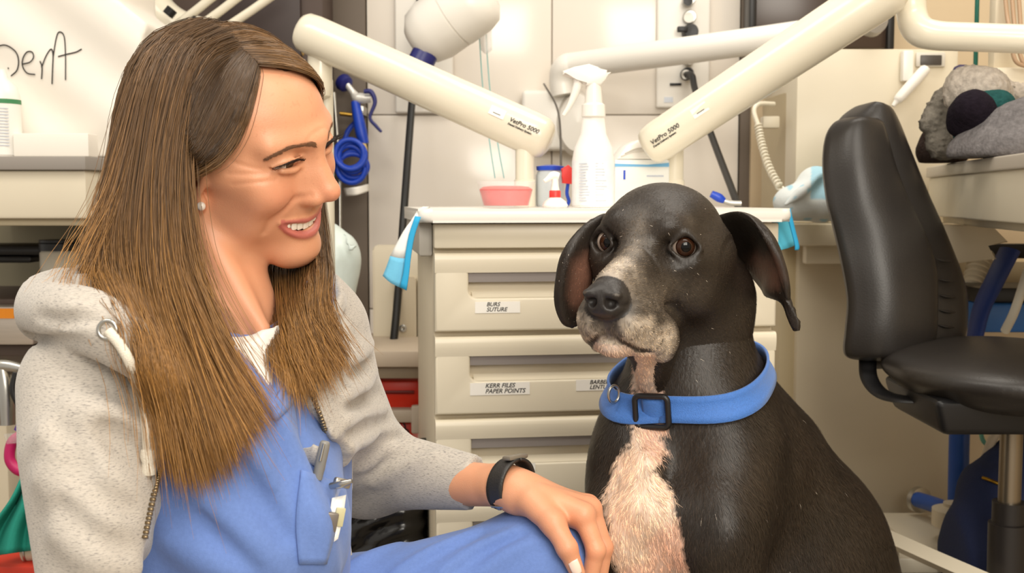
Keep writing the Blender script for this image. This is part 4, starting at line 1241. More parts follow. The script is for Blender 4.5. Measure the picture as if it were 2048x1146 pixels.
put(box('tray_body', mat('red_tray', (214, 60, 40), .4), (.16, .12, .06), tuple(W(20, 1142, 1.78)), None, .008, taper=(1.15, 1.15)), rt)
ct = thing('cream_canister', 'cream canister lying above the red tray', 'canister', tuple(W(70, 1110, 1.72)))
put(tube('canister_body', cream2, WL([(48, 1102, 1.74), (140, 1092, 1.74)]), .016, None, 18, 2), ct)
put(tube('canister_ring', metal_m, [W(56, 1100, 1.74) + (UPV * math.sin(a) + FWD * math.cos(a)) * .0165 for a in np.linspace(0, 2 * PI, 20, endpoint=False)], .002, None, 8, closed=True), ct)

# ================================================================== gap between the person and the cabinet
pbag = thing('white_bag', 'pale plastic bag hanging behind the person shoulder', 'bag', tuple(W(670, 600, 2.24)))
f_ = Field(W(590, 640, 2.24) - .12, W(730, 430, 2.24) + .12, .006)
f_.chain(WL([(655, 480, 2.24), (662, 520, 2.24), (658, 600, 2.24)]), [.035, .055, .05], .02); f_.ell(W(690, 520, 2.24), (.025, .03, .05), .02)
f_.chain(WL([(690, 470, 2.19), (700, 500, 2.18), (712, 490, 2.19)]), .004, .012)
V_, Q_ = f_.mesh(2); put(link('bag_skin', np_mesh('bag_skin', V_, Q_), mat('pale_bag', (214, 226, 222), .4, noise=.06, nscale=30, bump=.5, bscale=40)), pbag)
pn = base_thing('cabinet_door_stack', 'cream moulded panel leaning between the person and the drawer cabinet', 'panel', 810, 2.45)
yq = 2.46
prism_pts = rrect(X(744, yq), X(900, yq), Z(700, yq), Z(490, yq), (.004, .004, .012, .012))
put(prism('panel_back', cream, prism_pts, .03, None, .004, 2, (0, yq, 0)), pn)
put(prism('panel_left', cream2, rrect(X(785, yq), X(832, yq), Z(694, yq), Z(553, yq), .004), .014, None, .004, 2, (0, yq - .013, 0)), pn)
put(prism('panel_right', cream2, rrect(X(836, yq), X(900, yq), Z(690, yq), Z(553, yq), .004), .014, None, .004, 2, (0, yq - .013, 0)), pn)
for px_, py_ in ((806, 657), (806, 570), (866, 572)):
    put(lathe('screw', metal_m, [(.0085, 0), (.0085, .003), (.005, .004), (.0001, .002)], None, tuple(Wy(px_, py_, yq - .013)), (PI / 2, 0, 0), 16), pn)
slab('panel_foot', dark_gap, 786, 690, 900, 700, yq + .0, .02, pn, 0)
sh2 = base_thing('low_shelf', 'beige low shelf holding the red sharps bins', 'shelf', 800, 2.3)
slab('shelf_board', mat('beige_shelf', (196, 180, 160), .5), 660, 702, 905, 735, 2.22, .30, sh2, .004)
slab('shelf_front', mat('beige_shelf2', (168, 152, 130), .5), 660, 735, 905, 757, 2.25, .02, sh2, .002)
slab('shelf_post', mat('beige_shelf2', (168, 152, 130), .5), 858, 757, 880, 1300, 2.24, .02, sh2, .002)
red_m = mat('sharps_red', (228, 52, 24), .35, spec=.5)
sb1 = thing('sharps_bin', 'red sharps bin on the low shelf, upper of two', 'bin', tuple(Wy(790, 816, 2.3)), 0, 'red sharps bins')
slab('bin_body', red_m, 690, 762, 848, 818, 2.3, .14, sb1, .006); slab('bin_rim', mat('sharps_dark', (120, 20, 10), .4), 700, 782, 828, 788, 2.294, .01, sb1, .001)
for k in range(4): slab('bin_rib', red_m, 838, 764 + 14 * k, 856, 772 + 14 * k, 2.285, .02, sb1, .002)
tr_ = thing('bin_tray', 'beige tray between the two red sharps bins', 'tray', tuple(Wy(800, 850, 2.3)))
slab('tray_lip', mat('beige_tray', (190, 176, 158), .5), 690, 820, 830, 846, 2.27, .16, tr_, .004); slab('tray_side', mat('beige_tray', (190, 176, 158), .5), 822, 812, 868, 868, 2.262, .02, tr_, .004)
sb2 = thing('sharps_bin', 'red bin with black biohazard mark below the beige tray', 'bin', tuple(Wy(780, 900, 2.3)), 0, 'red sharps bins')
slab('bin_body', red_m, 690, 846, 826, 960, 2.3, .14, sb2, .006)
bh = Wy(802, 862, 2.297)
for k in range(3):
    a0 = PI / 2 + k * 2 * PI / 3; c_ = bh + np.array([math.cos(a0), 0, math.sin(a0)]) * .0085
    put(tube('biohazard_mark', ink_m, [c_ + np.array([math.cos(a), 0, math.sin(a)]) * .0085 for a in np.linspace(a0 + .5 - PI * 0, a0 + 2 * PI - .5, 18)], .0016, None, 6, 1), sb2)
put(tube('biohazard_mark', ink_m, [bh + np.array([math.cos(a), 0, math.sin(a)]) * .006 for a in np.linspace(0, 2 * PI, 16, endpoint=False)], .0012, None, 6, closed=True), sb2)
tb = thing('trash_bag', 'glossy black bin liner behind the person arm', 'bag', tuple(Wy(770, 1200, 1.95)))
f_ = Field(np.array([X(580, 1.88), 1.72, .0]), np.array([X(880, 1.88), 2.06, Z(850, 1.88)]), .006)
f_.rbox((X(745, 1.88), 1.88, .205), (.085, .10, .20), .04); f_.cap(W(800, 905, 1.86), W(850, 890, 1.9), .012, .012, .02); f_.cap(W(700, 920, 1.85), W(790, 905, 1.85), .012, .014, .02)
f_.func(lambda D, x, y, z: np.maximum(D, .004 - z + 0 * x * y))
def wrinkle(D, x, y, z):
    x, y, z = np.broadcast_arrays(x, y, z)
    return D + .005 * np.sin(z * 150 - x * 75 + 3 * np.sin(x * 12)) * (.5 + .5 * np.sin(x * 31 + z * 9)) + .003 * np.sin(z * 230 - x * 60 + y * 40)
f_.func(wrinkle); V_, Q_ = f_.mesh(2)
put(link('bag_skin', np_mesh('bag_skin', V_, Q_), mat('bin_liner', (20, 18, 17), .22, spec=.6)), tb)

# ================================================================== right-hand side
scr = thing('wall_screen', 'dark wall-mounted screen above the cream console', 'screen', tuple(Wy(1640, 95, 2.7)))
slab('screen_panel', mat('screen_dark', (66, 52, 44), .25), 1512, -160, 1786, 96, 2.72, .05, scr, .003)
slab('screen_frame', black_pl, 1500, -160, 1514, 96, 2.705, .06, scr, .003); slab('screen_frame', black_pl, 1778, -160, 1792, 98, 2.705, .06, scr, .003)
tp_ = slab('wall_panel', mat('tan_panel', (206, 186, 154), .7), 1500, -260, 2300, 1100, 2.775, .03, None, .002); tag(tp_, 'tan wall panel behind the screen and console', 'wall panel')
con = base_thing('console', 'cream console cabinet with wand holder on the right behind the chair', 'console', 1740, 2.35)
slab('console_front', cream, 1592, 98, 1912, 446, 2.35, .30, con, .003)
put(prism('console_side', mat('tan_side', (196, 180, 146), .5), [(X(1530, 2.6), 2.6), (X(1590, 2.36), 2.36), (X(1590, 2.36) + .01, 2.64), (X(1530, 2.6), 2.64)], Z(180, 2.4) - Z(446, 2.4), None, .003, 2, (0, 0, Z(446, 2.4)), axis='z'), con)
slab('switch_bracket', cream, 1526, 232, 1560, 256, 2.42, .03, con, .003)
pl_ = slab('nameplate', mat('plate_pale', (214, 208, 196), .4), 1832, 104, 1892, 134, 2.343, .008, con, .004)
pl2 = slab('nameplate_dark', mat('plate_dark', (74, 68, 64), .4), 1842, 110, 1884, 130, 2.339, .006, con, .001)
wd = thing('wand_holder', 'white suction wand in its clip on the cream console', 'wand', tuple(Wy(1820, 160, 2.33)))
slab('clip', white_pl, 1806, 100, 1828, 162, 2.325, .02, wd, .004)
put(tube('wand', white_pl, [W(1853, 135, 2.29), W(1845, 145, 2.29), W(1800, 195, 2.29), W(1793, 203, 2.29), W(1786, 212, 2.29)], [.008, .0115, .0105, .006, .004], None, 14, 3), wd)
cc_ = thing('coiled_cord', 'ivory coiled cord hanging from the console side', 'cord', tuple(W(1560, 375, 2.25)))
path = spline(WL([(1516, 250, 2.36), (1524, 290, 2.34), (1538, 335, 2.3), (1560, 376, 2.26)]), 40)
T_ = np.gradient(path, axis=0); T_ /= np.linalg.norm(T_, axis=1)[:, None]; n1 = np.cross(T_, [0, 1, 0]); n1 /= np.linalg.norm(n1, axis=1)[:, None]; n2 = np.cross(T_, n1)
ph = np.linspace(0, 2 * PI * 20, 400); pidx = np.linspace(0, len(path) - 1, 400)
pc = np.stack([np.interp(pidx, range(len(path)), path[:, k]) for k in range(3)], -1); i1 = np.round(pidx).astype(int)
put(tube('coil', arm_m, pc + (n1[i1] * np.cos(ph)[:, None] + n2[i1] * np.sin(ph)[:, None]) * .0065, .0024, None, 6, 1), cc_)
put(tube('cord_end', arm_m, WL([(1548, 208, 2.4), (1518, 208, 2.38), (1508, 222, 2.37), (1516, 250, 2.36)]), .005, None, 10), cc_)
# low cabinet and counter
lw_ = base_thing('low_cabinet', 'cream low cabinet behind the office chair', 'cabinet', 1740, 2.4)
slab('cabinet_body', cream2, 1592, 489, 1905, 1032, 2.42, .28, lw_, .003)
slab('plinth_gap', dark_gap, 1592, 1032, 1905, 1038, 2.44, .2, lw_, 0)
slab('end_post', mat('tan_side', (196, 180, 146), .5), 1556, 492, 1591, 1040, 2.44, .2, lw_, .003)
ctp = base_thing('low_counter', 'cream counter slab on the low cabinet holding the wrapped pads', 'counter', 1700, 2.36)
slab('counter_slab', cream, 1585, 448, 1930, 492, 2.30, .34, ctp, .004); slab('counter_apron', cream, 1612, 490, 1760, 528, 2.33, .03, ctp, .003)
wp = thing('wrapped_pads', 'bundle of pale blue and white pads on the low counter', 'bundle', tuple(Wy(1600, 446, 2.26)))
f_ = Field(W(1540, 460, 2.235) - np.array([0, .12, 0]), W(1670, 320, 2.235) + np.array([.02, .14, .02]), .005)
f_.ell(W(1598, 405, 2.235), (.050, .05, .036), .01); f_.ell(W(1632, 378, 2.255), (.04, .05, .045), .02); f_.ell(W(1645, 405, 2.235), (.035, .05, .04), .02)
f_.chain(WL([(1570, 410, 2.175), (1600, 385, 2.175), (1640, 350, 2.195)]), [.004, .01, .006], .02); f_.chain(WL([(1612, 430, 2.175), (1625, 395, 2.165), (1640, 365, 2.185)]), [.003, .005, .003], .01, op='sub')
zz = Z(446, 2.30); f_.func(lambda D, x, y, z: np.maximum(D, zz + .002 - z + 0 * x * y)); V_, Q_ = f_.mesh(2)
pr_ = project(V_); cwp = np.where(((pr_[:, 0] > 1622) & (pr_[:, 1] < 400) | (vnoise(V_, 60, 3) > .72))[:, None], np.array(srgb(176, 220, 238)), np.array(srgb(232, 238, 238)))
put(link('pad_bundle', np_mesh('pad_bundle', V_, Q_, cwp), mat('pad_mix', (230, 236, 236), .8, vcol=True, bump=.4, bscale=120)), wp)

# table with chamfered corner on the far right
tbz = .885
tbl = thing('side_table', 'cream topped table holding the pile of clothes at the right edge', 'table', (1.05, 1.8, 0))
def tpts(g):
    return [(W(2052, 300, 1.45)[0] + .02 - g, 1.42), (W(1906, 330, 2.0)[0] - g, 2.0), (W(1862, 345, 2.28)[0] - g, 2.30), (1.6, 2.30), (1.6, 1.42)]
zt_ = [W(1906, p_, 2.0)[2] for p_ in (326, 350, 436, 452)]
for nm, m_, za, zb_, gg in (('top_edge', mat('table_edge', (200, 190, 176), .35), zt_[1], zt_[0], .006), ('apron', cream, zt_[2], zt_[1], 0), ('lower_lip', cream2, zt_[3], zt_[2], -.03)):
    put(prism(nm, m_, tpts(gg), za * 0 + zb_ - za, None, .003, 2, (0, 0, za), axis='z'), tbl)
put(prism('hanging_bracket', cream2, [(0, 0), (.10, 0), (.13, -.03), (.09, -.035), (.11, -.06), (.02, -.07), (0, -.06)], .02, None, .002, 2, (W(1905, 450, 2.05)[0] - .03, 2.05, zt_[3])), tbl)
for xx, yy in ((1.2, 1.5), (1.2, 2.22)):
    put(box('leg', cream2, (.05, .05, zt_[3]), (xx, yy, zt_[3] / 2), None, .003), tbl)
rail_ = thing('under_rail', 'tan drawer rail under the side table', 'rail', tuple(W(1990, 540, 2.2)))
put(box('rail_box', mat('tan_rail', (186, 166, 130), .6), (.34, .2, .06), tuple(W(2020, 545, 2.5)), None, .004), rail_); put(box('rail_gap', dark_gap, (.22, .02, .03), tuple(W(2000, 502, 2.36)), None, .002), rail_)

# pile of winter clothes on the table
tz0 = zt_[0]
def lump(name, label, cat, prims, m_, res=.005, subs=(), ribs=None, grp='winter clothes on the side table'):
    P_ = np.array([W(*p[:3]) for pr in prims for p in pr[0]]); R0 = max(max(np.atleast_1d(pr[1])) for pr in prims)
    t = thing(name, label, cat, tuple(P_.mean(0) * np.array([1, 1, 0])) [:2] + (tz0,), 0, grp)
    f = Field(P_.min(0) - R0 - .02, P_.max(0) + R0 + .02, res)
    for pts, rad, k in prims:
        if len(pts) == 1: f.ell(W(*pts[0]), rad if hasattr(rad, '__len__') else (rad,) * 3, k)
        else: f.chain(WL(pts), rad, k, sm=3)
    for pts, rad, k in subs: f.chain(WL(pts), rad, k, op='sub', sm=3)
    if ribs: f.func(ribs)
    f.func(lambda D, x, y, z: np.maximum(D, tz0 + .001 - z + 0 * x * y))
    V_, Q_ = f.mesh(2); put(link(name + '_cloth', np_mesh(name, V_, Q_), m_), t); return t
wool = lambda n, c: mat(n, c, .95, spec=.1, noise=.25, nscale=120, bump=1.0, bscale=220)
lump('jacket', 'folded grey fleece jacket at the front of the clothes pile', 'jacket', [([(1930, 305, 1.80), (1990, 272, 1.76), (2060, 252, 1.72), (2110, 255, 1.7)], [.026, .036, .045, .045], .03), ([(1940, 310, 1.78), (2000, 300, 1.72), (2080, 290, 1.68)], [.03, .034, .034], .02)], wool('grey_fleece', (112, 108, 108)), subs=[([(1940, 285, 1.72), (1990, 275, 1.67), (2060, 262, 1.62)], [.003, .006, .004], .015)])
lump('knit_hat', 'pale grey ribbed knit hat on top of the clothes pile', 'hat', [([(1932, 172, 1.84), (1968, 190, 1.82)], [.032, .03], .02), ([(1930, 195, 1.84), (1972, 178, 1.82)], [.03, .034], .02), ([(1990, 182, 1.84), (2050, 188, 1.82)], [.018, .016], .02), ([(1950, 250, 1.86), (1960, 220, 1.86)], [.04, .03], .02)], wool('pale_knit', (178, 168, 156)), ribs=lambda D, x, y, z: D + .0022 * np.sin((x * .9 + z * .35) * 650) + 0 * y)
lump('knit_scarf', 'grey chunky knit scarf at the back of the clothes pile', 'scarf', [([(1905, 190, 1.92), (1888, 215, 1.9), (1905, 250, 1.9), (1890, 285, 1.9)], [.022, .026, .028, .03], .01), ([(1876, 228, 1.9), (1862, 245, 1.9), (1880, 260, 1.9)], [.016, .02, .018], .01), ([(1915, 215, 1.88), (1922, 250, 1.88)], [.02, .02], .01)], wool('grey_knit', (128, 122, 112)), ribs=lambda D, x, y, z: D + .004 * np.sin(x * 320 + z * 240) * np.sin(z * 330 - x * 160) + 0 * y)
lump('glove', 'dark brown mitten at the near end of the clothes pile', 'glove', [([(1862, 300, 2.04), (1872, 275, 2.03), (1905, 258, 1.98), (1925, 255, 1.94)], [.026, .024, .026, .02], .01), ([(1880, 318, 2.03), (1910, 295, 1.98)], [.03, .03], .02)], wool('dark_wool', (66, 54, 50)), subs=[([(1866, 290, 2.0), (1884, 272, 1.99), (1893, 285, 1.98)], [.004, .008, .004], .01)])
lump('teal_hat', 'dark teal fleece hat in the middle of the clothes pile', 'hat', [([(1965, 225, 1.80), (1995, 215, 1.78)], [.034, .028], .02), ([(1940, 235, 1.82), (1945, 265, 1.82)], [.028, .03], .02)], wool('teal_fleece', (36, 78, 76)))
lump('navy_hood', 'black lined hood sunk into the clothes pile', 'hood', [([(1925, 225, 1.78), (1948, 215, 1.76), (1970, 235, 1.76)], [.022, .028, .022], .02), ([(1920, 250, 1.80), (1955, 255, 1.78)], [.02, .026], .02)], wool('black_wool', (30, 24, 32)))
o = thing('purple_cap', 'small dark purple cap behind the knit scarf', 'cap', tuple(W(1924, 150, 1.95)))
put(lathe('cap_body', mat('purple_cap', (52, 44, 84), .7), [(.017, -.03), (.02, -.01), (.017, .008), (.01, .014), (.0001, .016)], None, tuple(W(1926, 148, 1.95)), (.2, .2, 0), 20), o)
gp = thing('teal_pole', 'thin dark teal pole standing behind the clothes pile', 'pole', tuple(W(1950, 160, 2.3)))
put(tube('pole', mat('teal_glass', (8, 96, 80), .2), [W(1956, -60, 2.3), W(1950, 170, 2.3)], .0045, None, 12, 2), gp)
cr = thing('cable_rack', 'rack of cream cables in the top right corner', 'rack', tuple(W(2030, 150, 2.1)))
slab('rack_plate', cream2, 1990, -40, 2100, 138, 2.15, .03, cr, .004); slab('rack_box', cream, 1985, 134, 2100, 200, 2.1, .1, cr, .008)
for k in range(3): put(tube('cable', mat('tan_cable', (170, 140, 110), .5), WL([(2008 + 14 * k, -30, 2.1), (2014 + 13 * k, 30, 2.08), (2020 + 12 * k, 60 + 12 * k, 2.06), (2030 + 14 * k, 120, 2.05), (2060, 135, 2.05)]), .004, None, 8), cr)

# ---------------------------------------------------------------- office chair
KC = 1.1
def Wc(px, py, d): return W(px, py, d * KC)
def WLc(l): return [Wc(*p[:3]) for p in l]
ch = thing('office_chair', 'black vinyl office chair turned away beside the dog', 'chair', tuple(Wc(1995, 1300, 1.60) * np.array([1, 1, 0])))
vinyl = mat('black_vinyl', (44, 40, 37), .38, spec=.5, noise=.08, nscale=20, bump=.12, bscale=400)
sil = [(1762, 208, 1.74), (1715, 225, 1.73), (1672, 262, 1.72), (1652, 300, 1.715)]
# backrest shell (rear face towards the viewer) and padded cushion behind it
def loft(rows, name, m_, par, cap=True):
    G = np.array([WLc(r) for r in rows]); k_ = G.shape[1]
    G = np.stack([spline(np.vstack([G[i], G[i][:1]]), 5)[:-1] for i in range(len(G))])
    G = np.stack([spline(G[:, j], 5) for j in range(G.shape[1])], 1)
    a, b_ = G.shape[:2]; idx = np.arange(a * b_).reshape(a, b_)
    q4 = np.stack([idx[:-1], np.roll(idx[:-1], -1, 1), np.roll(idx[1:], -1, 1), idx[1:]], -1).reshape(-1, 4)
    return put(link(name, np_mesh(name, G.reshape(-1, 3), [q4, idx[0][::-1][None], idx[-1][None]]), m_), par)
def ring4(xl, xr, y, dl, dr, th, yo=0):
    return [(xl, y, dl), (xl * .5 + xr * .5, y - 3, (dl + dr) / 2 - .022), (xr, y + yo, dr), (xr - 4, y + yo, dr + th), (xl * .5 + xr * .5, y, (dl + dr) / 2 + th), (xl + 3, y, dl + th)]
shell_rows = [(1690, 1754, 236, 1.74, 1.735), (1668, 1764, 246, 1.735, 1.725), (1652, 1772, 275, 1.73, 1.715), (1647, 1786, 330, 1.72, 1.705), (1655, 1812, 400, 1.71, 1.70), (1670, 1840, 460, 1.70, 1.69), (1686, 1864, 530, 1.685, 1.685), (1697, 1868, 600, 1.68, 1.68), (1693, 1866, 660, 1.68, 1.68), (1690, 1858, 700, 1.685, 1.685), (1700, 1840, 716, 1.69, 1.69), (1730, 1800, 722, 1.70, 1.70)]
loft([ring4(a, b_, y, dl, dr, .035) for a, b_, y, dl, dr in shell_rows], 'back_shell', vinyl, ch)
cush_rows = [(1735, 1768, 206, 1.80, 1.77), (1706, 1782, 216, 1.80, 1.765), (1676, 1795, 245, 1.79, 1.76), (1664, 1815, 300, 1.78, 1.755), (1668, 1850, 390, 1.77, 1.75), (1690, 1885, 470, 1.755, 1.745), (1705, 1918, 560, 1.745, 1.74), (1712, 1926, 620, 1.74, 1.735), (1712, 1918, 680, 1.74, 1.735), (1730, 1885, 722, 1.745, 1.735), (1755, 1850, 738, 1.75, 1.745)]
loft([ring4(a, b_, y, dl, dr, .07) for a, b_, y, dl, dr in cush_rows], 'back_cushion', vinyl, ch)
for k, (x_, y_) in enumerate(((1880, 520), (1886, 560), (1888, 592), (1888, 622), (1886, 652), (1880, 680))):
    put(tube('pleat', vinyl, [Wc(x_ - 8, y_ - 2, 1.715), Wc(x_ + 8, y_ + 2, 1.718), Wc(x_ + 24, y_ + 2, 1.728)], [.0008, .0024, .0008], None, 8), ch)
# seat
f_ = Field(Wc(1790, 860, 1.6) - np.array([0, .3, 0]), Wc(2200, 660, 1.6) + np.array([.1, .3, .03]), .006)
sc_ = Wc(2010, 740, 1.62)
f_.ell(sc_ + np.array([0, 0, .0]), (.18, .22, .046), .0); f_.ell(sc_ + np.array([.01, 0, -.02]), (.16, .20, .038), .02)
V_, Q_ = f_.mesh(2); put(link('seat', np_mesh('seat', V_, Q_), vinyl), ch)
put(box('seat_plate', black_pl, (.22, .22, .055), tuple(Wc(1975, 808, 1.62)), None, .012, 3, taper=(1.15, 1.1)), ch)
put(box('adjuster', black_pl, (.077, .11, .031), tuple(Wc(1885, 800, 1.60)), None, .008, 3), ch)
put(tube('back_bracket', black_pl, WLc([(1735, 715, 1.72), (1738, 755, 1.70), (1760, 785, 1.67), (1800, 798, 1.63), (1870, 800, 1.60)]), [.014, .014, .013, .012, .012], None, 12, 6, .35), ch)
cx, cyy = Wc(2022, 900, 1.62)[0], Wc(2022, 900, 1.62)[1]
put(lathe('gas_piston', mat('worn_steel', (150, 138, 120), .3, metal=.9), [(.017, Z(1015, cyy)), (.017, Z(835, cyy))], None, (cx, cyy, 0), seg=24), ch)
put(lathe('column', mat('column_black', (36, 32, 30), .4), [(.028, .10), (.030, Z(1048, cyy) - .004), (.030, Z(1046, cyy)), (.025, Z(1044, cyy)), (.025, Z(1003, cyy))], None, (cx, cyy, 0), seg=28), ch)
for k in range(5):
    a = k * 2 * PI / 5 + 3.23
    put(tube('base_leg', black_pl, [(cx, cyy, .12), (cx + .13 * math.cos(a), cyy + .13 * math.sin(a), .10), (cx + .25 * math.cos(a), cyy + .25 * math.sin(a), .075)], [.03, .024, .018], None, 12, 4, .6), ch)
    put(lathe('caster', black_pl, [(.01, -.018), (.026, -.016), (.028, 0), (.026, .016), (.01, .018)], None, (cx + .25 * math.cos(a), cyy + .25 * math.sin(a), .029), (PI / 2, 0, a), 20), ch)

# ---------------------------------------------------------------- blue frame, hoses, bag and bases on the right
bf = base_thing('blue_tube_stand', 'blue painted tube stand under the side table', 'stand', 1915, 2.25)
put(tube('upright', blue_paint, [W(1916, 1012, 2.2), W(1918, 900, 2.2), W(1924, 700, 2.2)], .019, None, 20, 2), bf)
put(tube('foot_tube', blue_paint, [W(1832, 998, 2.32), W(1870, 1010, 2.26), W(1900, 1022, 2.2)], .0155, None, 18, 3), bf)
put(lathe('flange', metal_m, [(.026, 0), (.026, .012), (.018, .014)], None, tuple(W(1834, 998, 2.33)), (PI / 2, 0, .35), 24), bf)
put(lathe('swivel', cream2, [(.042, 0), (.042, .03), (.03, .034), (.022, .036), (.022, .042), (.0001, .043)], None, tuple(W(1910, 1050, 2.15)), None, 28), bf)
put(tube('knob', black_pl, [W(1925, 1018, 2.14), W(1942, 1010, 2.14), W(1950, 1022, 2.14)], .009, None, 12), bf)
fold_ = np.array(WL([(2020, 500, 2.1), (1990, 560, 2.1), (1962, 620, 2.12), (1945, 700, 2.14)]))
put(tube('slanted_leg', mat('blue_paint_dark', (28, 52, 118), .5), fold_, [.026, .025, .024, .022], None, 16, 4, .5), bf)
du = thing('corrugated_duct', 'cream corrugated duct beside the chair cushion', 'duct', tuple(W(1935, 640, 2.3)))
pd = spline(WL([(1965, 505, 2.35), (1950, 560, 2.33), (1936, 620, 2.3), (1930, 690, 2.3)]), 20)
put(tube('duct', cream2, pd, .022 + .003 * np.sin(np.arange(len(pd)) * 1.6), None, 20, 1), du)
bx_ = thing('blue_crate', 'blue plastic crate behind the chair seat', 'crate', tuple(W(2000, 660, 2.2)))
put(box('crate_body', mat('crate_blue', (40, 104, 178), .4), (.22, .16, .055), tuple(W(2040, 628, 2.25)), None, .006), bx_); put(box('crate_tray', black_pl, (.2, .14, .03), tuple(W(2030, 585, 2.25)), None, .004), bx_)
for k, (pp, cn_, lb_) in enumerate((([(2056, 540, 2.0), (2030, 620, 2.02), (2010, 662, 2.05)], (222, 214, 196), 'cream cable hanging in front of the blue crate'), ([(2070, 860, 2.0), (2000, 860, 2.0), (1965, 930, 2.02), (1950, 980, 2.05)], (214, 200, 178), 'cream hose looping behind the chair column'), ([(1960, 850, 2.1), (1975, 890, 2.08), (2060, 900, 2.05)], (110, 180, 160), 'thin teal hose behind the chair column'))):
    o = thing('loose_hose', lb_, 'hose', tuple(W(*pp[-1]))); put(tube('hose_run', mat('hose_%d' % k, cn_, .45), WL(pp), .008 if k != 2 else .004, None, 12), o)
bg = thing('blue_bag', 'navy cloth bag with gold zip hanging behind the chair column', 'bag', tuple(W(1990, 1120, 1.95)))
f_ = Field(W(1890, 1180, 2.0) - np.array([0, .15, .1]), W(2140, 880, 2.0) + np.array([0, .15, .02]), .007)
f_.chain(WL([(2010, 925, 2.0), (1995, 1010, 1.98), (1985, 1100, 1.97)]), [.04, .075, .10], .02); f_.chain(WL([(2060, 920, 2.0), (2070, 1100, 2.0)]), [.05, .09], .03)
f_.func(lambda D, x, y, z: D + .006 * np.sin(x * 60 + z * 20) + 0 * y); V_, Q_ = f_.mesh(2)
put(link('bag_cloth', np_mesh('bag_cloth', V_, Q_), mat('navy_cloth', (24, 36, 74), .85, bump=.4, bscale=300)), bg)
put(tube('gold_zip', mat('gold', (206, 160, 60), .3, metal=1.), snap(f_, [(1965, 955), (1985, 962), (2006, 972)], 1.6, 2.2, .004), .0028, None, 8), bg)
ub = base_thing('unit_base', 'cream floor base plate below the low cabinet', 'base', 1830, 2.2)
put(box('base_plate', cream, (.30, .30, .028), tuple(W(1825, 1082, 2.2)), None, .004), ub); put(box('base_step', mat('base_grey', (160, 150, 134), .5), (.40, .3, .03), tuple(W(1860, 1112, 2.22)), None, .004), ub)
put(box('base_block', mat('base_grey2', (120, 110, 98), .6), (.34, .24, Z(1122, 2.2)), (X(1860, 2.2), 2.24, Z(1122, 2.2) / 2), None, .003), ub)
rl2 = thing('floor_rail', 'cream slanting floor rail beside the dog back', 'rail', tuple(W(1850, 1110, 1.95)))
put(tube('rail_bar', cream, WL([(1740, 1060, 2.05), (1850, 1110, 1.9), (1990, 1172, 1.75)]), .016, None, 4, 2), rl2); put(box('rail_support', cream2, (.03, .05, W(1800, 1085, 1.97)[2]), (W(1800, 1085, 1.97)[0], 2.0, W(1800, 1085, 1.97)[2] / 2), None, .002), rl2)
# ---------------------------------------------------------------- clothes
PHI = math.radians(50)
LAT = np.array([math.cos(PHI), math.sin(PHI), 0])          # towards her left
FRN = np.array([math.sin(PHI), -math.cos(PHI), 0])         # towards her front
hoodie_m = mat('heather_fabric', (208, 202, 194), 0.9, spec=.2, sheen=.3)
def heather(m):
    nt = m.node_tree; b = nt.nodes['Principled BSDF']; L = nt.links.new
    tc = nt.nodes.new('ShaderNodeTexCoord'); mp = nt.nodes.new('ShaderNodeMapping'); mp.inputs['Scale'].default_value = (90, 90, 420)
    L(tc.outputs['Object'], mp.inputs[0])
    n = nt.nodes.new('ShaderNodeTexNoise'); n.inputs['Scale'].default_value = 3.2; n.inputs['Detail'].default_value = 3; L(mp.outputs[0], n.inputs[0])
    r = nt.nodes.new('ShaderNodeValToRGB'); e = r.color_ramp.elements
    e[0].position = .27; e[0].color = (*srgb(126, 121, 118), 1); e[1].position = .44; e[1].color = (*srgb(178, 171, 162), 1)
    x = e.new(.72); x.color = (*srgb(192, 184, 174), 1)
    L(n.outputs['Fac'], r.inputs[0]); L(r.outputs[0], b.inputs['Base Color'])
    n2 = nt.nodes.new('ShaderNodeTexNoise'); n2.inputs['Scale'].default_value = 900; L(tc.outputs['Object'], n2.inputs[0])
    bp = nt.nodes.new('ShaderNodeBump'); bp.inputs['Strength'].default_value = .25; bp.inputs['Distance'].default_value = .001
    L(n2.outputs['Fac'], bp.inputs['Height']); L(bp.outputs[0], b.inputs['Normal'])
heather(hoodie_m)
scrub_m = mat('scrub_fabric', (104, 131, 192), 0.8, spec=.2, noise=.06, nscale=300, bump=.15, bscale=900, sheen=.15)
tee_m = mat('white_cotton', (232, 226, 218), .9, spec=.1, bump=.2, bscale=700)

CT = W(428, 700, 1.11)                                      # chest axis, top to bottom
SP = [W(440, 640, 1.125), W(428, 720, 1.11), W(425, 900, 1.10), W(425, 1100, 1.11), W(425, 1330, 1.13)]
Rsh, Lsh = W(166, 775, .985), W(632, 665, 1.215)

# folded cloth: bumps along lines given in pixels, at the depth where the cloth lies
def fold(f, pix, r, k, op, d0=.8, d1=1.6, off=0.0):
    r *= .8
    P = snap(f, pix, d0, d1)
    P = spline(P, 4); n = len(P)
    rr = r * np.sin(np.linspace(.25, PI - .25, n)) + r * .15
    f.chain(P - FWD * off, rr, k, op)


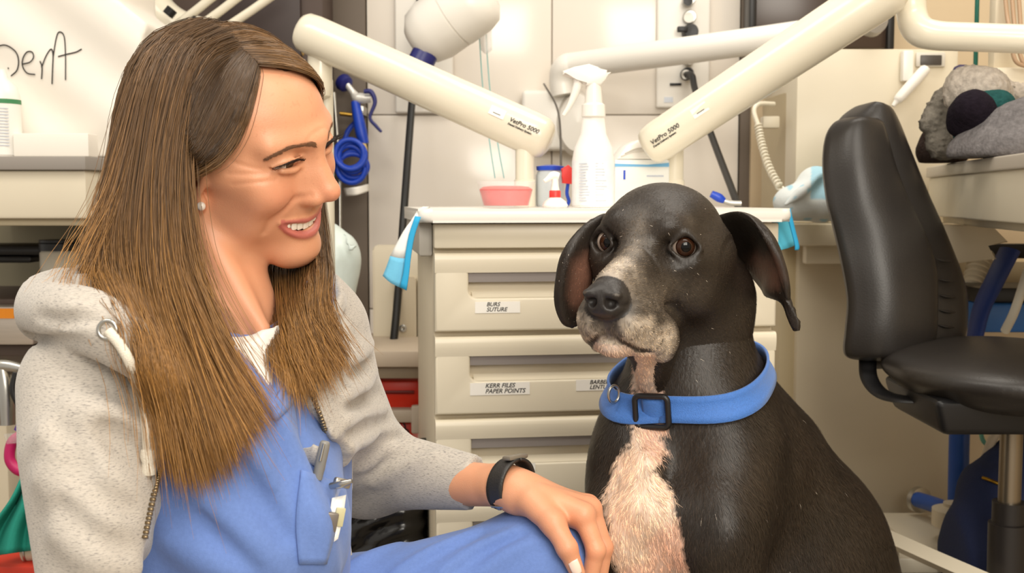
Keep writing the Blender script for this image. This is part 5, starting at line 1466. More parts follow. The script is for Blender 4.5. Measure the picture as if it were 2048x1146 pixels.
# trousers first, then the scrub top over them
lo = np.min(WL([(250, 1146, 1.1), (1200, 1000, 1.2), (300, 1000, 1.4), (300, 1100, .9)]), 0); hi = np.max(WL([(1220, 990, 1.3), (400, 1000, 1.4)]), 0)
tr = Field((lo[0] - .05, .8, -.01), (hi[0] + .04, 1.55, hi[2] + .04), .0045)
hipL, hipR = W(470, 1370, 1.2), W(380, 1370, 1.06)
kneeL = W(1075, 1142, 1.225)
tr.cap(hipL, W(700, 1292, 1.215), .098, .090, 0)
tr.cap(W(700, 1292, 1.215), kneeL, .090, .062, .02)
ank = np.array([kneeL[0] - .07, kneeL[1] + .05, .10])
tr.cap(kneeL, ank, .062, .052, .03)
tr.ell(W(1098, 1120, 1.215), (.045, .05, .05), .03)
tr.cap(hipL, hipR, .11, .11, .05)
kneeR = np.array([W(700, 1200, 1.0)[0], 1.02, .09])
tr.cap(hipR, kneeR, .1, .075, .04)
tr.cap(kneeR, np.array([W(300, 1200, 1.1)[0], 1.15, .07]), .065, .05, .03)
for pl in ([(790, 1146), (860, 1105), (950, 1062)], [(880, 1146), (950, 1100), (1030, 1062)], [(960, 1146), (1010, 1112), (1062, 1085)], [(690, 1140), (740, 1112), (800, 1088)]):
    fold(tr, pl, .0055, .012, 'add', .9, 1.5)
for pl in ([(815, 1146), (880, 1106), (965, 1066)], [(905, 1146), (975, 1100), (1045, 1068)]):
    fold(tr, pl, .003, .008, 'sub', .9, 1.5)
V, Q = tr.mesh(2)
trousers = under(link('trousers', np_mesh('trousers', V, Q), scrub_m)); tag(trousers, 'blue cotton scrub trousers')
shoe_m = mat('shoe', (70, 74, 84), .7)
for nm, at_, rz in (('shoe', (ank[0] + .03, ank[1] + .01, 0), .6), ('shoe', (W(300, 1200, 1.1)[0] - .1, 1.17, 0), -.1)):
    sf = Field((-.12, -.06, -.005), (.17, .06, .12), .004)
    sf.cap((-.06, 0, .035), (.10, 0, .025), .036, .032, .02); sf.cap((-.05, 0, .04), (-.05, 0, .1), .036, .036, .02)
    sf.func(lambda D, x, y, z: np.maximum(D, .0 - z + 0 * x * y))
    V, Q = sf.mesh(1)
    o = link('shoe', np_mesh('shoe', V, Q), shoe_m, None, True, at_, (0, 0, rz)); under(o)


def torso(f, grow, k=.04):
    for a, b, ra, rb in zip(SP[:-1], SP[1:], (.120, .135, .138, .14), (.135, .138, .14, .16)):
        f.cap(a, b, ra + grow, rb + grow, k, n=FRN, sq=.66)
    f.cap(Rsh + LAT * .03, W(400, 655, 1.07), .042 + grow, .050 + grow, k)
    f.cap(Lsh - LAT * .02, W(490, 672, 1.16), .042 + grow, .042 + grow, k)
    f.ell(W(455, 850, 1.0), (.062 + grow, .06 + grow, .07 + grow), k)
    f.ell(W(562, 835, 1.09), (.055 + grow, .052 + grow, .062 + grow), k)
    f.ell(W(500, 1060, 1.04), (.095 + grow, .09 + grow, .10 + grow), k)


lo = np.min(WL([(20, 560, .95), (330, 1330, 1.0), (300, 1330, 1.3)]), 0); hi = np.max(WL([(760, 540, 1.3), (700, 900, 1.4), (975, 960, 1.28)]), 0)
bb = ((lo[0] - .02, .78, .2), (hi[0], 1.5, hi[2] + .03))
neckdir = W(470, 560, 1.12) - W(455, 640, 1.125); neckdir /= np.linalg.norm(neckdir)
# white undershirt (its collar stays low at the back and the far side)
te = Field((lo[0], .85, .45), (hi[0], 1.4, hi[2] + .02), .0045)
torso(te, -.010)
te.cap(W(455, 690, 1.122), W(458, 660, 1.12), .058, .050, .02)
te.chain([W(482, 632, 1.03), W(470, 540, 1.07), W(470, 400, 1.1)], [.024, .066, .12], .004, op='sub')
te.cap(W(612, 545, 1.15), W(520, 460, 1.15), .085, .11, .004, op='sub')
V, Q = te.mesh(2)
under(tag(link('undershirt', np_mesh('undershirt', V, Q), tee_m), 'white crew-neck undershirt inside the V-neck'))
# scrub top
sc = Field(*bb, .0045)
torso(sc, -.004)
sc.cap(W(455, 660, 1.122), W(462, 600, 1.12), .068, .062, .03)
vap = snap(sc, [(545, 790)])[0]
vL, vR = W(405, 560, 1.0), W(620, 600, 1.14)
topc = W(515, 540, 1.06)
sc.chain([vap + FRN * .0, (vap * .5 + topc * .5), topc], [.001, .032, .058], .004, op='sub', n=FRN, sq=1.8)
sc.cap(W(490, 590, 1.13), W(490, 400, 1.12), .058, .10, .006, op='sub')
for pl, r, kk in (([(560, 850), (600, 950), (640, 1060), (665, 1146)], .010, .02), ([(470, 870), (540, 960), (600, 1050), (630, 1146)], .010, .03), ([(420, 1000), (500, 1080), (560, 1146)], .010, .03), ([(350, 1080), (420, 1120), (480, 1146)], .01, .03)):
    fold(sc, pl, r, kk, 'add')
for pl, r, kk in (([(548, 850), (575, 950), (605, 1040), (628, 1100)], .005, .014), ([(400, 1040), (470, 1110), (510, 1146)], .004, .016), ([(455, 905), (520, 990), (570, 1070)], .004, .018), ([(600, 830), (615, 900), (650, 990)], .004, .012)):
    fold(sc, pl, r, kk, 'sub')
V, Q = sc.mesh(2)
scrub = under(link('scrub_top', np_mesh('scrub_top', V, Q), scrub_m)); tag(scrub, 'blue V-neck scrub top')
scrubF = sc


def strip(name, m, field, pixA, pixB, parent, off=.002, thick=.0016, rows=14, cols=4):
    """a flat band of cloth lying on a surface between two pixel curves"""
    A_, B_ = spline(np.array(pixA, float), 6), spline(np.array(pixB, float), 6)
    t = np.linspace(0, 1, rows)
    ia = np.stack([np.interp(t, np.linspace(0, 1, len(A_)), A_[:, c]) for c in (0, 1)], -1)
    ib = np.stack([np.interp(t, np.linspace(0, 1, len(B_)), B_[:, c]) for c in (0, 1)], -1)
    pix = [(ia[i] * (1 - s) + ib[i] * s) for i in range(rows) for s in np.linspace(0, 1, cols)]
    G = snap(field, pix, off=off).reshape(rows, cols, 3)
    for it in range(2):
        G[1:-1] = G[1:-1] * .5 + (G[2:] + G[:-2]) * .25
    o = sheet(name, m, G, None, thick, 1)
    o.parent = parent
    return o


# collar bands of the V-neck
strip('collar_band', scrub_m, sc, [(408, 588), (470, 690), (525, 790), (547, 838)], [(434, 572), (492, 668), (530, 740), (552, 792)], scrub, .0035, .003)
strip('collar_band', scrub_m, sc, [(590, 700), (578, 740), (556, 790), (538, 812)], [(625, 700), (610, 755), (580, 812), (551, 842)], scrub, .0045, .003)
# chest pocket with turned hem
pk = strip('chest_pocket', scrub_m, sc, [(603, 940), (594, 1010), (592, 1060), (598, 1128)], [(670, 964), (674, 1010), (670, 1060), (652, 1128)], scrub, .0022, .0025, 16, 8)
tag(pk, 'chest pocket holding a grey pen')

# hoodie
ho = Field(*bb, .0045)
torso(ho, .009, .03)
ho.chain([Rsh, W(176, 900, .955), W(196, 1146, .93), W(215, 1330, .96)], [.053, .0545, .0465, .046], .025)
elb = W(735, 940, 1.37)
ho.chain([Lsh, W(672, 780, 1.28), elb], [.056, .050, .052], .02)
ho.chain([elb, W(830, 948, 1.305), W(960, 967, 1.252)], [.052, .040, .0290], .025)
# hood rolled behind the neck
ho.chain([W(350, 775, .945), W(270, 700, .930), W(185, 645, .940), W(112, 625, .98), W(95, 610, 1.08), W(180, 600, 1.2), W(330, 590, 1.26)], [.014, .022, .027, .027, .034, .04, .04], .005, sm=4)
ho.chain([W(300, 650, .98), W(205, 605, .985), W(125, 597, 1.03), W(140, 590, 1.14), W(300, 570, 1.22)], [.024, .024, .022, .03, .04], .006, sm=4)
ho.chain([W(335, 790, .905), W(250, 725, .898), W(170, 692, .906), W(100, 682, .945), W(60, 672, 1.0)], [.0035, .0055, .006, .006, .006], .004, op='sub', sm=4)     # groove under the hood
ho.chain([W(262, 642, .935), W(205, 618, .938), W(150, 606, .952), W(92, 612, 1.0)], [.001, .0030, .0035, .004], .005, op='sub', sm=4)
ho.chain([W(652, 605, 1.15), W(630, 650, 1.135), W(602, 700, 1.10)], [.014, .016, .010], .016, sm=4)                                     # hood edge on the far side
# open front
ho.chain([W(500, 540, 1.04), W(512, 700, .99), W(506, 900, .95), W(500, 1146, .94), W(500, 1400, .96)], [.045, .046, .066, .086, .10], .005, op='sub', n=FRN, sq=1.3)
ho.cap(W(480, 660, 1.11), W(480, 440, 1.12), .074, .14, .006, op='sub')
ho.cap(W(640, 800, 1.2), W(695, 900, 1.30), .045, .045, .02)
ho.chain([W(668, 1020, 1.05), W(660, 1150, 1.05), W(650, 1380, 1.06)], [.062, .10, .12], .008, op='sub')
ho.chain([W(700, 990, 1.15), W(704, 1100, 1.13), W(690, 1380, 1.1)], [.050, .085, .11], .008, op='sub')
fe = snap(ho, [(562, 720), (586, 830), (608, 930)])
ho.chain(fe + FRN * .01, [.014, .019, .017], .004, op='sub', n=FRN, sq=2.0)
# cut the sleeve square at the cuff
cc = W(950, 967, 1.257); cn = np.array([.93, -.36, -.06]); cn /= np.linalg.norm(cn)
ho.func(lambda D, x, y, z: np.where((x > cc[0] - .06), np.maximum(D, (x - cc[0]) * cn[0] + (y - cc[1]) * cn[1] + (z - cc[2]) * cn[2]), D))
ho.cap(cc + cn * .014, cc + cn * .06, .0235, .0235, .001, op='sub')
# folds of the near sleeve
for pl, r, kk in (([(100, 870), (170, 930), (240, 985), (300, 1010)], .009, .03), ([(95, 960), (160, 1020), (230, 1070), (300, 1092)], .009, .03), ([(150, 812), (215, 840), (295, 898)], .014, .02), ([(120, 1070), (190, 1120), (260, 1140)], .007, .025)):
    fold(ho, pl, r, kk, 'add')
for pl, r, kk in (([(190, 850), (245, 880), (310, 926)], .014, .006), ([(140, 925), (200, 980), (262, 1020)], .0045, .014), ([(120, 1010), (180, 1060), (250, 1098)], .0045, .014), ([(110, 850), (145, 890), (180, 935)], .003, .014)):
    fold(ho, pl, r, kk, 'sub')
# folds of the far sleeve
for pl in ([(682, 728), (712, 712), (740, 690)], [(684, 790), (720, 772), (748, 745)], [(690, 846), (730, 832), (768, 818)], [(700, 895), (745, 868), (792, 860)], [(720, 935), (778, 898), (835, 886)], [(750, 965), (810, 930), (870, 910)]):
    fold(ho, pl, .0105, .014, 'add')
for pl in ([(684, 760), (716, 744), (744, 718)], [(688, 818), (724, 804), (760, 784)], [(694, 870), (736, 851), (780, 840)], [(708, 915), (756, 884), (814, 873)], [(735, 952), (795, 915), (855, 899)]):
    fold(ho, pl, .0065, .008, 'sub')
fold(ho, [(655, 600), (690, 650), (700, 700), (680, 800)], .003, .012, 'sub')
fold(ho, [(72, 630), (120, 642), (180, 634), (245, 652)], .007, .006, 'sub')
fold(ho, [(150, 590), (200, 602), (250, 628)], .005, .006, 'sub')
V, Q = ho.mesh(2)
hood = under(link('hoodie', np_mesh('hoodie', V, Q), hoodie_m)); tag(hood, 'heather grey zip hoodie worn open')
hoodF = ho
# drawstring, eyelet, zips
cord_m = mat('cord', (226, 218, 202), .9, bump=.5, bscale=900)
brass_m = mat('zip_metal', (150, 132, 104), .35, metal=.9)
pts = snap(ho, [(216, 662), (240, 690), (262, 730), (282, 790), (292, 850), (296, 905)], off=.005)
ds = tube('drawstring', cord_m, pts, .0043, hood, 10, 6)
kn = lathe('drawstring_knot', cord_m, [(.001, -.013), (.0055, -.011), (.0062, -.006), (.0052, -.001), (.0068, .004), (.006, .009), (.002, .012)], ds, seg=14); kn.location = snap(ho, [(297, 922)], off=.006)[0]
ti = tube('drawstring_tip', metal_m, [kn.location + Vector((0, 0, -.010)), kn.location + Vector((0, 0, -.024))], .0022, ds, 8, 2)
ey = snap(ho, [(215, 660)], off=.002)[0]
t_ = np.linspace(0, 2 * PI, 24, endpoint=False)
tube('eyelet', metal_m, [ey + RGT * .0072 * math.cos(a) + UPV * .0072 * math.sin(a) for a in t_], .0018, hood, 8, closed=True)


def zipper(pix, parent, off=.003, step=.0036, wid=.0022):
    P = spline(snap(hoodF, pix, off=off), 24)
    seg = np.r_[0, np.cumsum(np.linalg.norm(np.diff(P, axis=0), axis=1))]
    n = int(seg[-1] / step); s = np.linspace(0, seg[-1], n)
    R_ = np.stack([np.interp(s, seg, P[:, c]) for c in range(3)], -1)
    z = tube('zipper', mat('zip_tape', (120, 110, 98), .9), R_[::2], .0018, parent, 6, 1)
    Vv, Qq = [], []
    T = np.gradient(R_, axis=0); T /= np.linalg.norm(T, axis=1)[:, None]
    S_ = np.cross(T, -FWD); S_ /= np.linalg.norm(S_, axis=1)[:, None]; N_ = np.cross(S_, T)
    cube = np.array([(a, b, c) for a in (-1, 1) for b in (-1, 1) for c in (-1, 1)], float)
    fc = np.array([(0, 1, 3, 2), (4, 6, 7, 5), (0, 4, 5, 1), (2, 3, 7, 6), (0, 2, 6, 4), (1, 5, 7, 3)])
    for i in range(n):
        Vv.append(R_[i] + cube[:, :1] * T[i] * step * .3 + cube[:, 1:2] * S_[i] * wid + cube[:, 2:] * N_[i] * .0014 + N_[i] * .001); Qq.append(fc + 8 * i)
    tag(link('zip_teeth', np_mesh('zip_teeth', np.vstack(Vv), np.vstack(Qq)), brass_m, z, False), kind='stuff')


zipper([(322, 935), (310, 985), (300, 1030), (291, 1075)], hood)
zipper([(246, 706), (272, 722), (300, 742)], hood)
zipper([(606, 738), (626, 790), (644, 840), (662, 895)], hood)
# fitness band on the wrist
band_m = mat('band_rubber', (44, 42, 40), .45, bump=.3, bscale=500)
wa, wb = W(880, 965, 1.28), W(1015, 972, 1.215)
axd = (wb - wa) / np.linalg.norm(wb - wa); wc = W(1022, 968, 1.2135)
wu = UPV - axd * (UPV @ axd); wu /= np.linalg.norm(wu); wv = np.cross(axd, wu)
rows = []
for s_ in np.linspace(-.0105, .0105, 5):
    rows.append([wc + axd * (s_ + .0045 * math.cos(a)) + wu * .0262 * math.cos(a) + wv * .0262 * math.sin(a) for a in np.linspace(0, 2 * PI, 41)])
wbnd = thing('x', None, None); bpy.data.objects.remove(wbnd)
band = under(sheet('fitness_band', band_m, rows, None, .0028, 1)); tag(band, 'black rubber fitness band on the wrist')
cl = wc - wv * 0 + (-FWD) * .0; ca = -wu * .5 + np.cross(axd, wu) * 0
fdir = -FWD - axd * (-FWD @ axd); fdir /= np.linalg.norm(fdir)
def on_band(ang_down, r): 
    d_ = fdir * math.cos(ang_down) - wu * math.sin(ang_down); return wc + d_ * r - axd * .0045 * math.sin(ang_down), d_
cp, cdn = on_band(.80, .0282)
M_ = Matrix(np.vstack([np.hstack([np.stack([axd, np.cross(cdn, axd), cdn], 1), cp[:, None]]), [0, 0, 0, 1]]).tolist())
c1 = box('clasp', metal_m, (.0182, .003, .0016), (0, 0, 0), None, .0006); c1.matrix_world = M_; c1.parent = band
cp2, cdn2 = on_band(.92, .0283)
M_ = Matrix(np.vstack([np.hstack([np.stack([axd, np.cross(cdn2, axd), cdn2], 1), cp2[:, None]]), [0, 0, 0, 1]]).tolist())
c2 = box('clasp_pin', metal_m, (.005, .0042, .0022), (0, 0, 0), None, .0008); c2.matrix_world = M_; c2.parent = band
tp, td = wc + wu * .0285 + axd * .008, wu
M_ = Matrix(np.vstack([np.hstack([np.stack([axd, np.cross(td, axd), td], 1), tp[:, None]]), [0, 0, 0, 1]]).tolist())
c3 = box('tracker_display', mat('tracker', (120, 112, 100), .3), (.012, .03, .005), (0, 0, 0), None, .002); c3.matrix_world = M_; c3.parent = band
# ---------------------------------------------------------------- hair
hair_m = mat('hair', (120, 84, 48), 0.38, spec=.55, vcol=True)
# close-fitting cap of hair over the scalp so that no skin shows between the strands
hc = Field((-.1, -.135, -.09), (.1, .12, .15), .0025)
hc.D = np.full_like(hc.D, .5)
gx, gy, gz = (a for a in hc.ax)
GP = np.stack(np.meshgrid(gx, gy, gz, indexing='ij'), -1).reshape(-1, 3)
dh = headF.at(GP).reshape(hc.D.shape)
def hairline(x, y, z):
    # > 0 where hair grows (head frame)
    x, y, z = np.broadcast_arrays(x, y, z)
    yh = np.interp(z, [-.09, -.04, 0, .0103, .0192, .0424, .0645, .0841, .0933, .13], [-.03, -.015, .002, .010, .018, .031, .037, .040, .038, .038])
    zh = np.interp(x, [-.08, -.06, -.03, -.0164, -.0106, .0097, .0264, .0334, .05], [-.06, .0, .060, .0765, .083, .094, .100, .102, .105])
    near = yh - y
    return np.where(x > .0334, near, np.maximum(np.minimum(z - zh, .058 - y), np.minimum(near - .004, .03 + 0 * x)))
hc.func(lambda D, x, y, z: np.maximum(dh - .003, -hairline(x, y, z) * .8))
hc.func(lambda D, x, y, z: np.maximum(D, -.006 - dh))
Vc, Qc = hc.mesh(2)
Cc = np.tile(np.array(srgb(54, 39, 28)), (len(Vc), 1))
hair = under(link('hair', np_mesh('hair', h2w(Vc), Qc, Cc), mat('hair_base', (54, 39, 28), .95, spec=.08, vcol=True)))
tag(hair, 'long straight brown hair with golden ends', kind='stuff')


def strand_sheet(guides, n, k=18, jit=.0035, lift=.004, tip=0.0, clump=14, flare=.006, thick=.0):
    """random strands between neighbouring guide curves; pushed out of the skull where they run over it"""
    Gd = [spline(WL(gd), 6) for gd in guides]
    Gd = np.array([np.stack([np.interp(np.linspace(0, 1, k), np.linspace(0, 1, len(q)), q[:, c]) for c in range(3)], -1) for q in Gd])
    u = RNG.random(n) * (len(Gd) - 1)
    cl = np.round(u * clump) / clump                                   # lock centre
    i = np.clip(u.astype(int), 0, len(Gd) - 2)
    def ev(uu):
        i = np.clip(uu.astype(int), 0, len(Gd) - 2); f = (uu - i)[:, None, None]
        return Gd[i] * (1 - f) + Gd[i + 1] * f
    S0, S1 = ev(u), ev(np.clip(cl, 0, len(Gd) - 1))
    t = np.linspace(0, 1, k)[None, :, None]
    S = S0 + (S1 - S0) * .55 * sstep(.15, .8, t)
    off = RNG.normal(size=(n, 1, 3)); off2 = RNG.normal(size=(n, 1, 3))
    S = S + off * jit * (.35 + .65 * t) + off2 * flare * t ** 3
    ph = RNG.random((n, 1, 1)) * 6.28
    S = S + np.sin(t * (7 + 5 * RNG.random((n, 1, 1))) + ph) * RNG.normal(size=(n, 1, 3)) * .0016 * t
    if thick: S = S + FWD * RNG.random((n, 1, 1)) * thick * sstep(0, .4, t)
    # length variation
    ln = 1 - tip * RNG.random((n, 1)) ** 2
    ts = np.linspace(0, 1, k)[None, :] * ln
    j = np.clip((ts * (k - 1)).astype(int), 0, k - 2); f = (ts * (k - 1) - j)[..., None]
    S = np.take_along_axis(S, j[..., None].repeat(3, 2), 1) * (1 - f) + np.take_along_axis(S, (j + 1)[..., None].repeat(3, 2), 1) * f
    L = w2h(S.reshape(-1, 3)); lf = lift + .004 * np.repeat(RNG.random(n), k)
    ins = (L > headF.lo + .004).all(1) & (L < headF.lo + headF.h * (np.array(headF.D.shape) - 4)).all(1) & (L[:, 2] > -.06)
    for it in range(4):
        q = L[ins]; d = headF.at(q); L[ins] = q + headF.normals(q) * np.maximum(lf[ins] - d, 0)[:, None]
    P = h2w(L)
    for fl in (hoodF, scrubF):
        ok = ((P > fl.lo + .01) & (P < fl.lo + fl.h * (np.array(fl.D.shape) - 3))).all(1)
        for it in range(3):
            q_ = P[ok]; d_ = fl.at(q_); g_ = fl.normals(q_); g_ = g_ * .12 + (CAM - q_) / np.linalg.norm(CAM - q_, axis=1)[:, None] * .95
            P[ok] = q_ + g_ * np.maximum(.003 + lf[ok] * .8 - d_, 0)[:, None] * (d_ > -.08)[:, None]
    return P.reshape(n, k, 3), u


def hair_cols(S, u, dark=1.0, gold=1.0, t0=0.0):
    n, k = S.shape[:2]
    t = np.linspace(0, 1, k)[None, :, None]
    root, mid, end = np.array(srgb(92, 69, 46)), np.array(srgb(120, 88, 53)), np.array(srgb(166, 120, 62))
    tt = np.clip(t * gold + t0, 0, 1)
    c = np.where(tt < .5, root + (mid - root) * tt * 2, mid + (end - mid) * (tt - .5) * 2)
    band = .42 + 1.15 * vnoise(np.stack([u * 11, u * 0, u * 0], -1), 1.0, 5)[:, None, None]
    v = (.7 + .6 * RNG.random((n, 1, 1))) * band * dark
    hi = (RNG.random((n, 1, 1)) < .10) * .4 + 1
    return c * v * hi


# curtain falling from the parting over the near shoulder (roots along the parting)
A = [[(388, 50, 1.10), (315, 90, 1.06), (258, 200, 1.035), (232, 340, 1.03), (200, 470, 1.02), (190, 560, 1.00), (258, 675, .955), (305, 800, .935), (340, 945, .93)],
     [(405, 48, 1.08), (330, 95, 1.04), (283, 200, 1.01), (256, 340, 1.0), (232, 470, .99), (248, 570, .972), (296, 690, .945), (342, 820, .93), (372, 978, .93)],
     [(430, 56, 1.06), (355, 100, 1.02), (318, 200, .995), (298, 340, .985), (290, 470, .975), (300, 580, .965), (330, 700, .945), (375, 830, .93), (415, 972, .93)],
     [(452, 70, 1.05), (385, 105, 1.015), (350, 200, .99), (322, 340, .978), (322, 470, .97), (334, 580, .962), (378, 700, .945), (420, 820, .93), (452, 930, .93)],
     [(466, 84, 1.05), (408, 112, 1.018), (362, 200, .998), (346, 330, .985), (348, 460, .98), (364, 570, .968), (405, 690, .95), (452, 790, .938), (498, 870, .935)],
     [(476, 96, 1.05), (418, 122, 1.03), (372, 200, 1.012), (358, 325, 1.00), (362, 440, .99), (378, 540, .98), (418, 650, .962), (465, 750, .95), (520, 848, .945)]]
S, u = strand_sheet(A, 7200, k=20, jit=.0045, tip=.34, thick=.03)
out = [(S, hair_cols(S, u, .95, .92))]
# second, looser layer over it
S, u = strand_sheet(A, 900, k=20, jit=.010, tip=.35, thick=.01, flare=.016, clump=60)
out.append((S, hair_cols(S, u, 1.0)))
# hair from the parting drawn back over the temple and tucked behind the ear
B = [[(510, 150, 1.05), (500, 185, 1.04), (476, 242, 1.03), (440, 300, 1.02), (400, 331, 1.02), (360, 340, 1.03)],
     [(503, 138, 1.05), (480, 185, 1.03), (452, 245, 1.02), (418, 295, 1.01), (386, 322, 1.01), (345, 330, 1.03)],
     [(494, 122, 1.05), (458, 168, 1.03), (428, 230, 1.01), (402, 280, 1.0), (378, 308, 1.0), (338, 320, 1.03)],
     [(484, 108, 1.05), (440, 145, 1.03), (408, 205, 1.01), (388, 250, 1.0), (372, 285, 1.0), (332, 300, 1.03)],
     [(474, 98, 1.05), (428, 124, 1.02), (392, 170, 1.0), (374, 225, 1.0), (360, 262, 1.0), (325, 280, 1.03)]]
S, u = strand_sheet(B, 4200, k=14, jit=.0022, lift=.0035, flare=.002, clump=22)
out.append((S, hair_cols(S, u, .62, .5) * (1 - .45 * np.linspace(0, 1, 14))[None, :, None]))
# fine hairs at the temple
B2 = [[(511, 152, 1.05), (509, 178, 1.05), (496, 228, 1.04), (472, 278, 1.03), (434, 318, 1.02), (392, 338, 1.02)],
      [(507, 148, 1.05), (496, 188, 1.04), (476, 240, 1.03), (446, 290, 1.02), (412, 322, 1.02), (385, 335, 1.02)]]
S, u = strand_sheet(B2, 500, k=14, jit=.0032, lift=.0015, flare=.003, clump=50)
out.append((S, hair_cols(S, u, .9, .6)))
# far side of the parting, swept across the top of the forehead
Cg = [[(516, 148, 1.05), (545, 156, 1.06), (590, 168, 1.08), (622, 182, 1.11), (628, 192, 1.17), (605, 230, 1.24)],
      [(505, 132, 1.05), (545, 138, 1.06), (592, 150, 1.08), (626, 172, 1.12), (630, 188, 1.18), (605, 230, 1.25)],
      [(490, 112, 1.05), (540, 112, 1.06), (590, 130, 1.09), (622, 160, 1.13), (626, 182, 1.19), (600, 230, 1.26)],
      [(474, 92, 1.05), (520, 88, 1.06), (575, 108, 1.10), (618, 145, 1.15), (634, 185, 1.20), (632, 260, 1.24)],
      [(455, 70, 1.06), (500, 66, 1.08), (555, 88, 1.12), (600, 130, 1.18), (620, 180, 1.22), (620, 260, 1.26)],
      [(420, 50, 1.08), (465, 48, 1.10), (520, 66, 1.15), (570, 110, 1.21), (595, 170, 1.25), (600, 260, 1.28)]]
S, u = strand_sheet(Cg, 2200, k=14, jit=.003, lift=.004, flare=.002, clump=16)
out.append((S, hair_cols(S, u, .95, .75, .12)))
# back of the head
Bk = [[(388, 50, 1.10), (312, 90, 1.09), (256, 200, 1.08), (230, 340, 1.08), (200, 470, 1.05), (188, 560, 1.02)],
      [(380, 48, 1.12), (295, 92, 1.15), (250, 195, 1.16), (232, 335, 1.15), (208, 470, 1.10), (190, 560, 1.06)],
      [(400, 48, 1.10), (330, 80, 1.12), (280, 180, 1.13), (255, 330, 1.13), (225, 470, 1.10), (205, 560, 1.06)],
      [(430, 48, 1.12), (400, 60, 1.20), (360, 200, 1.24), (340, 340, 1.24), (330, 500, 1.20), (330, 620, 1.17)],
      [(470, 60, 1.12), (480, 80, 1.22), (470, 200, 1.27), (450, 340, 1.27), (440, 500, 1.23), (440, 620, 1.20)]]
S, u = strand_sheet(Bk, 2800, k=14, jit=.006)
out.append((S, hair_cols(S, u, .85, .7)))
# far side hanging beyond the chin
Dg = [[(520, 330, 1.25), (520, 450, 1.24), (522, 535, 1.21), (530, 640, 1.18), (560, 715, 1.15), (580, 780, 1.13)],
      [(560, 330, 1.24), (550, 450, 1.23), (532, 540, 1.20), (548, 640, 1.17), (575, 720, 1.14), (592, 800, 1.12)],
      [(590, 330, 1.24), (585, 450, 1.23), (565, 540, 1.20), (575, 640, 1.17), (598, 720, 1.14), (610, 790, 1.12)],
      [(612, 330, 1.23), (612, 450, 1.22), (600, 540, 1.19), (605, 640, 1.16), (625, 710, 1.14), (640, 770, 1.12)],
      [(628, 330, 1.23), (634, 440, 1.22), (632, 540, 1.19), (632, 630, 1.16), (650, 690, 1.14), (672, 742, 1.125)],
      [(636, 330, 1.23), (645, 430, 1.22), (650, 520, 1.19), (648, 600, 1.16), (660, 660, 1.14), (690, 735, 1.125)]]
def lay(gd, off):
    out_ = []
    for (px, py, d) in gd:
        if py > 500:
            dd = [project(snap(fl, [(px, py)], .9, 1.6))[0, 2] for fl in (hoodF, scrubF) if fl.at(snap(fl, [(px, py)], .9, 1.6))[0] < .002]
            if dd: d = min(dd) - off
        out_.append((px, py, d))
    return out_
Dg = [lay(gd, .016) for gd in Dg]
S, u = strand_sheet(Dg, 3300, k=16, jit=.005, tip=.35, thick=.02, flare=.01)
out.append((S, hair_cols(S, u, .85, 1.1)))
# flyaway wisps
Wg = [[(390, 50, 1.08), (300, 110, 1.05), (245, 250, 1.03), (205, 400, 1.02), (150, 500, 1.01), (130, 560, 1.0)],
      [(400, 52, 1.06), (320, 100, 1.03), (280, 250, 1.0), (240, 400, .99), (190, 520, .98), (170, 600, .97)]]
S, u = strand_sheet(Wg, 60, k=16, jit=.009, flare=.011, clump=60)
out.append((S, hair_cols(S, u, 1.2)))
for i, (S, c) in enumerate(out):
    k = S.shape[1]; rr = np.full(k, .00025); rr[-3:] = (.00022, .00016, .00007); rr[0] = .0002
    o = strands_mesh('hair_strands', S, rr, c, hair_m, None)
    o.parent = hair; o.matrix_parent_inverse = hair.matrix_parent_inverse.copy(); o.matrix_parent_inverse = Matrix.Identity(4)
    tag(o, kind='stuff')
# ================================================================== the dog
DR = rot3(153.7, -1.5, -2.2)
D0 = W(1290, 488, 1.22)
def d2w(p): return D0 + np.asarray(p, float) @ DR.T
def w2d(p): return (np.asarray(p, float) - D0) @ DR


dog = thing('dog', 'sitting black dog with white chest, grey muzzle and floppy ears wearing a blue collar', 'dog', tuple(W(1450, 1300, 1.4) * np.array([1, 1, 0])))
fur_m = mat('coat', (40, 34, 29), 0.46, spec=.45, vcol=True, bump=.35, bscale=260, stretch=(1, 1, .35))

# head in its own frame at fine resolution
q = Field((-.1, -.15, -.17), (.1, .14, .09), .0018)
q.ell((0, -.058, .008), (.063, .080, .056))
for s in (1, -1):
    q.ell((s * .026, -.006, .018), (.023, .024, .018), .018)
    q.cap((s * .046, -.004, -.014), (s * .060, -.065, -.008), .016, .018, .025)
    q.ell((s * .043, -.055, -.040), (.03, .05, .042), .03)
q.cap((0, -.005, -.032), (0, .076, -.056), .037, .030, .025)
q.cap((0, .012, -.012), (0, .090, -.034), .016, .0165, .014)
q.ell((0, -.002, .004), (.018, .022, .014), .016)
for s in (1, -1):
    q.ell((s * .0185, .080, -.071), (.0200, .030, .023), .012)
    q.ell((s * .0235, .050, -.084), (.0185, .038, .027), .014)
    q.ell((s * .0300, .016, -.098), (.0150, .026, .024), .014)
q.cap((0, -.03, -.088), (0, .076, -.094), .028, .0150, .016)
q.ell((0, .107, -.0475), (.0225, .0165, .0190), .005)
q.rbox((0, .112, -.049), (.013, .0085, .013), .007, .006)
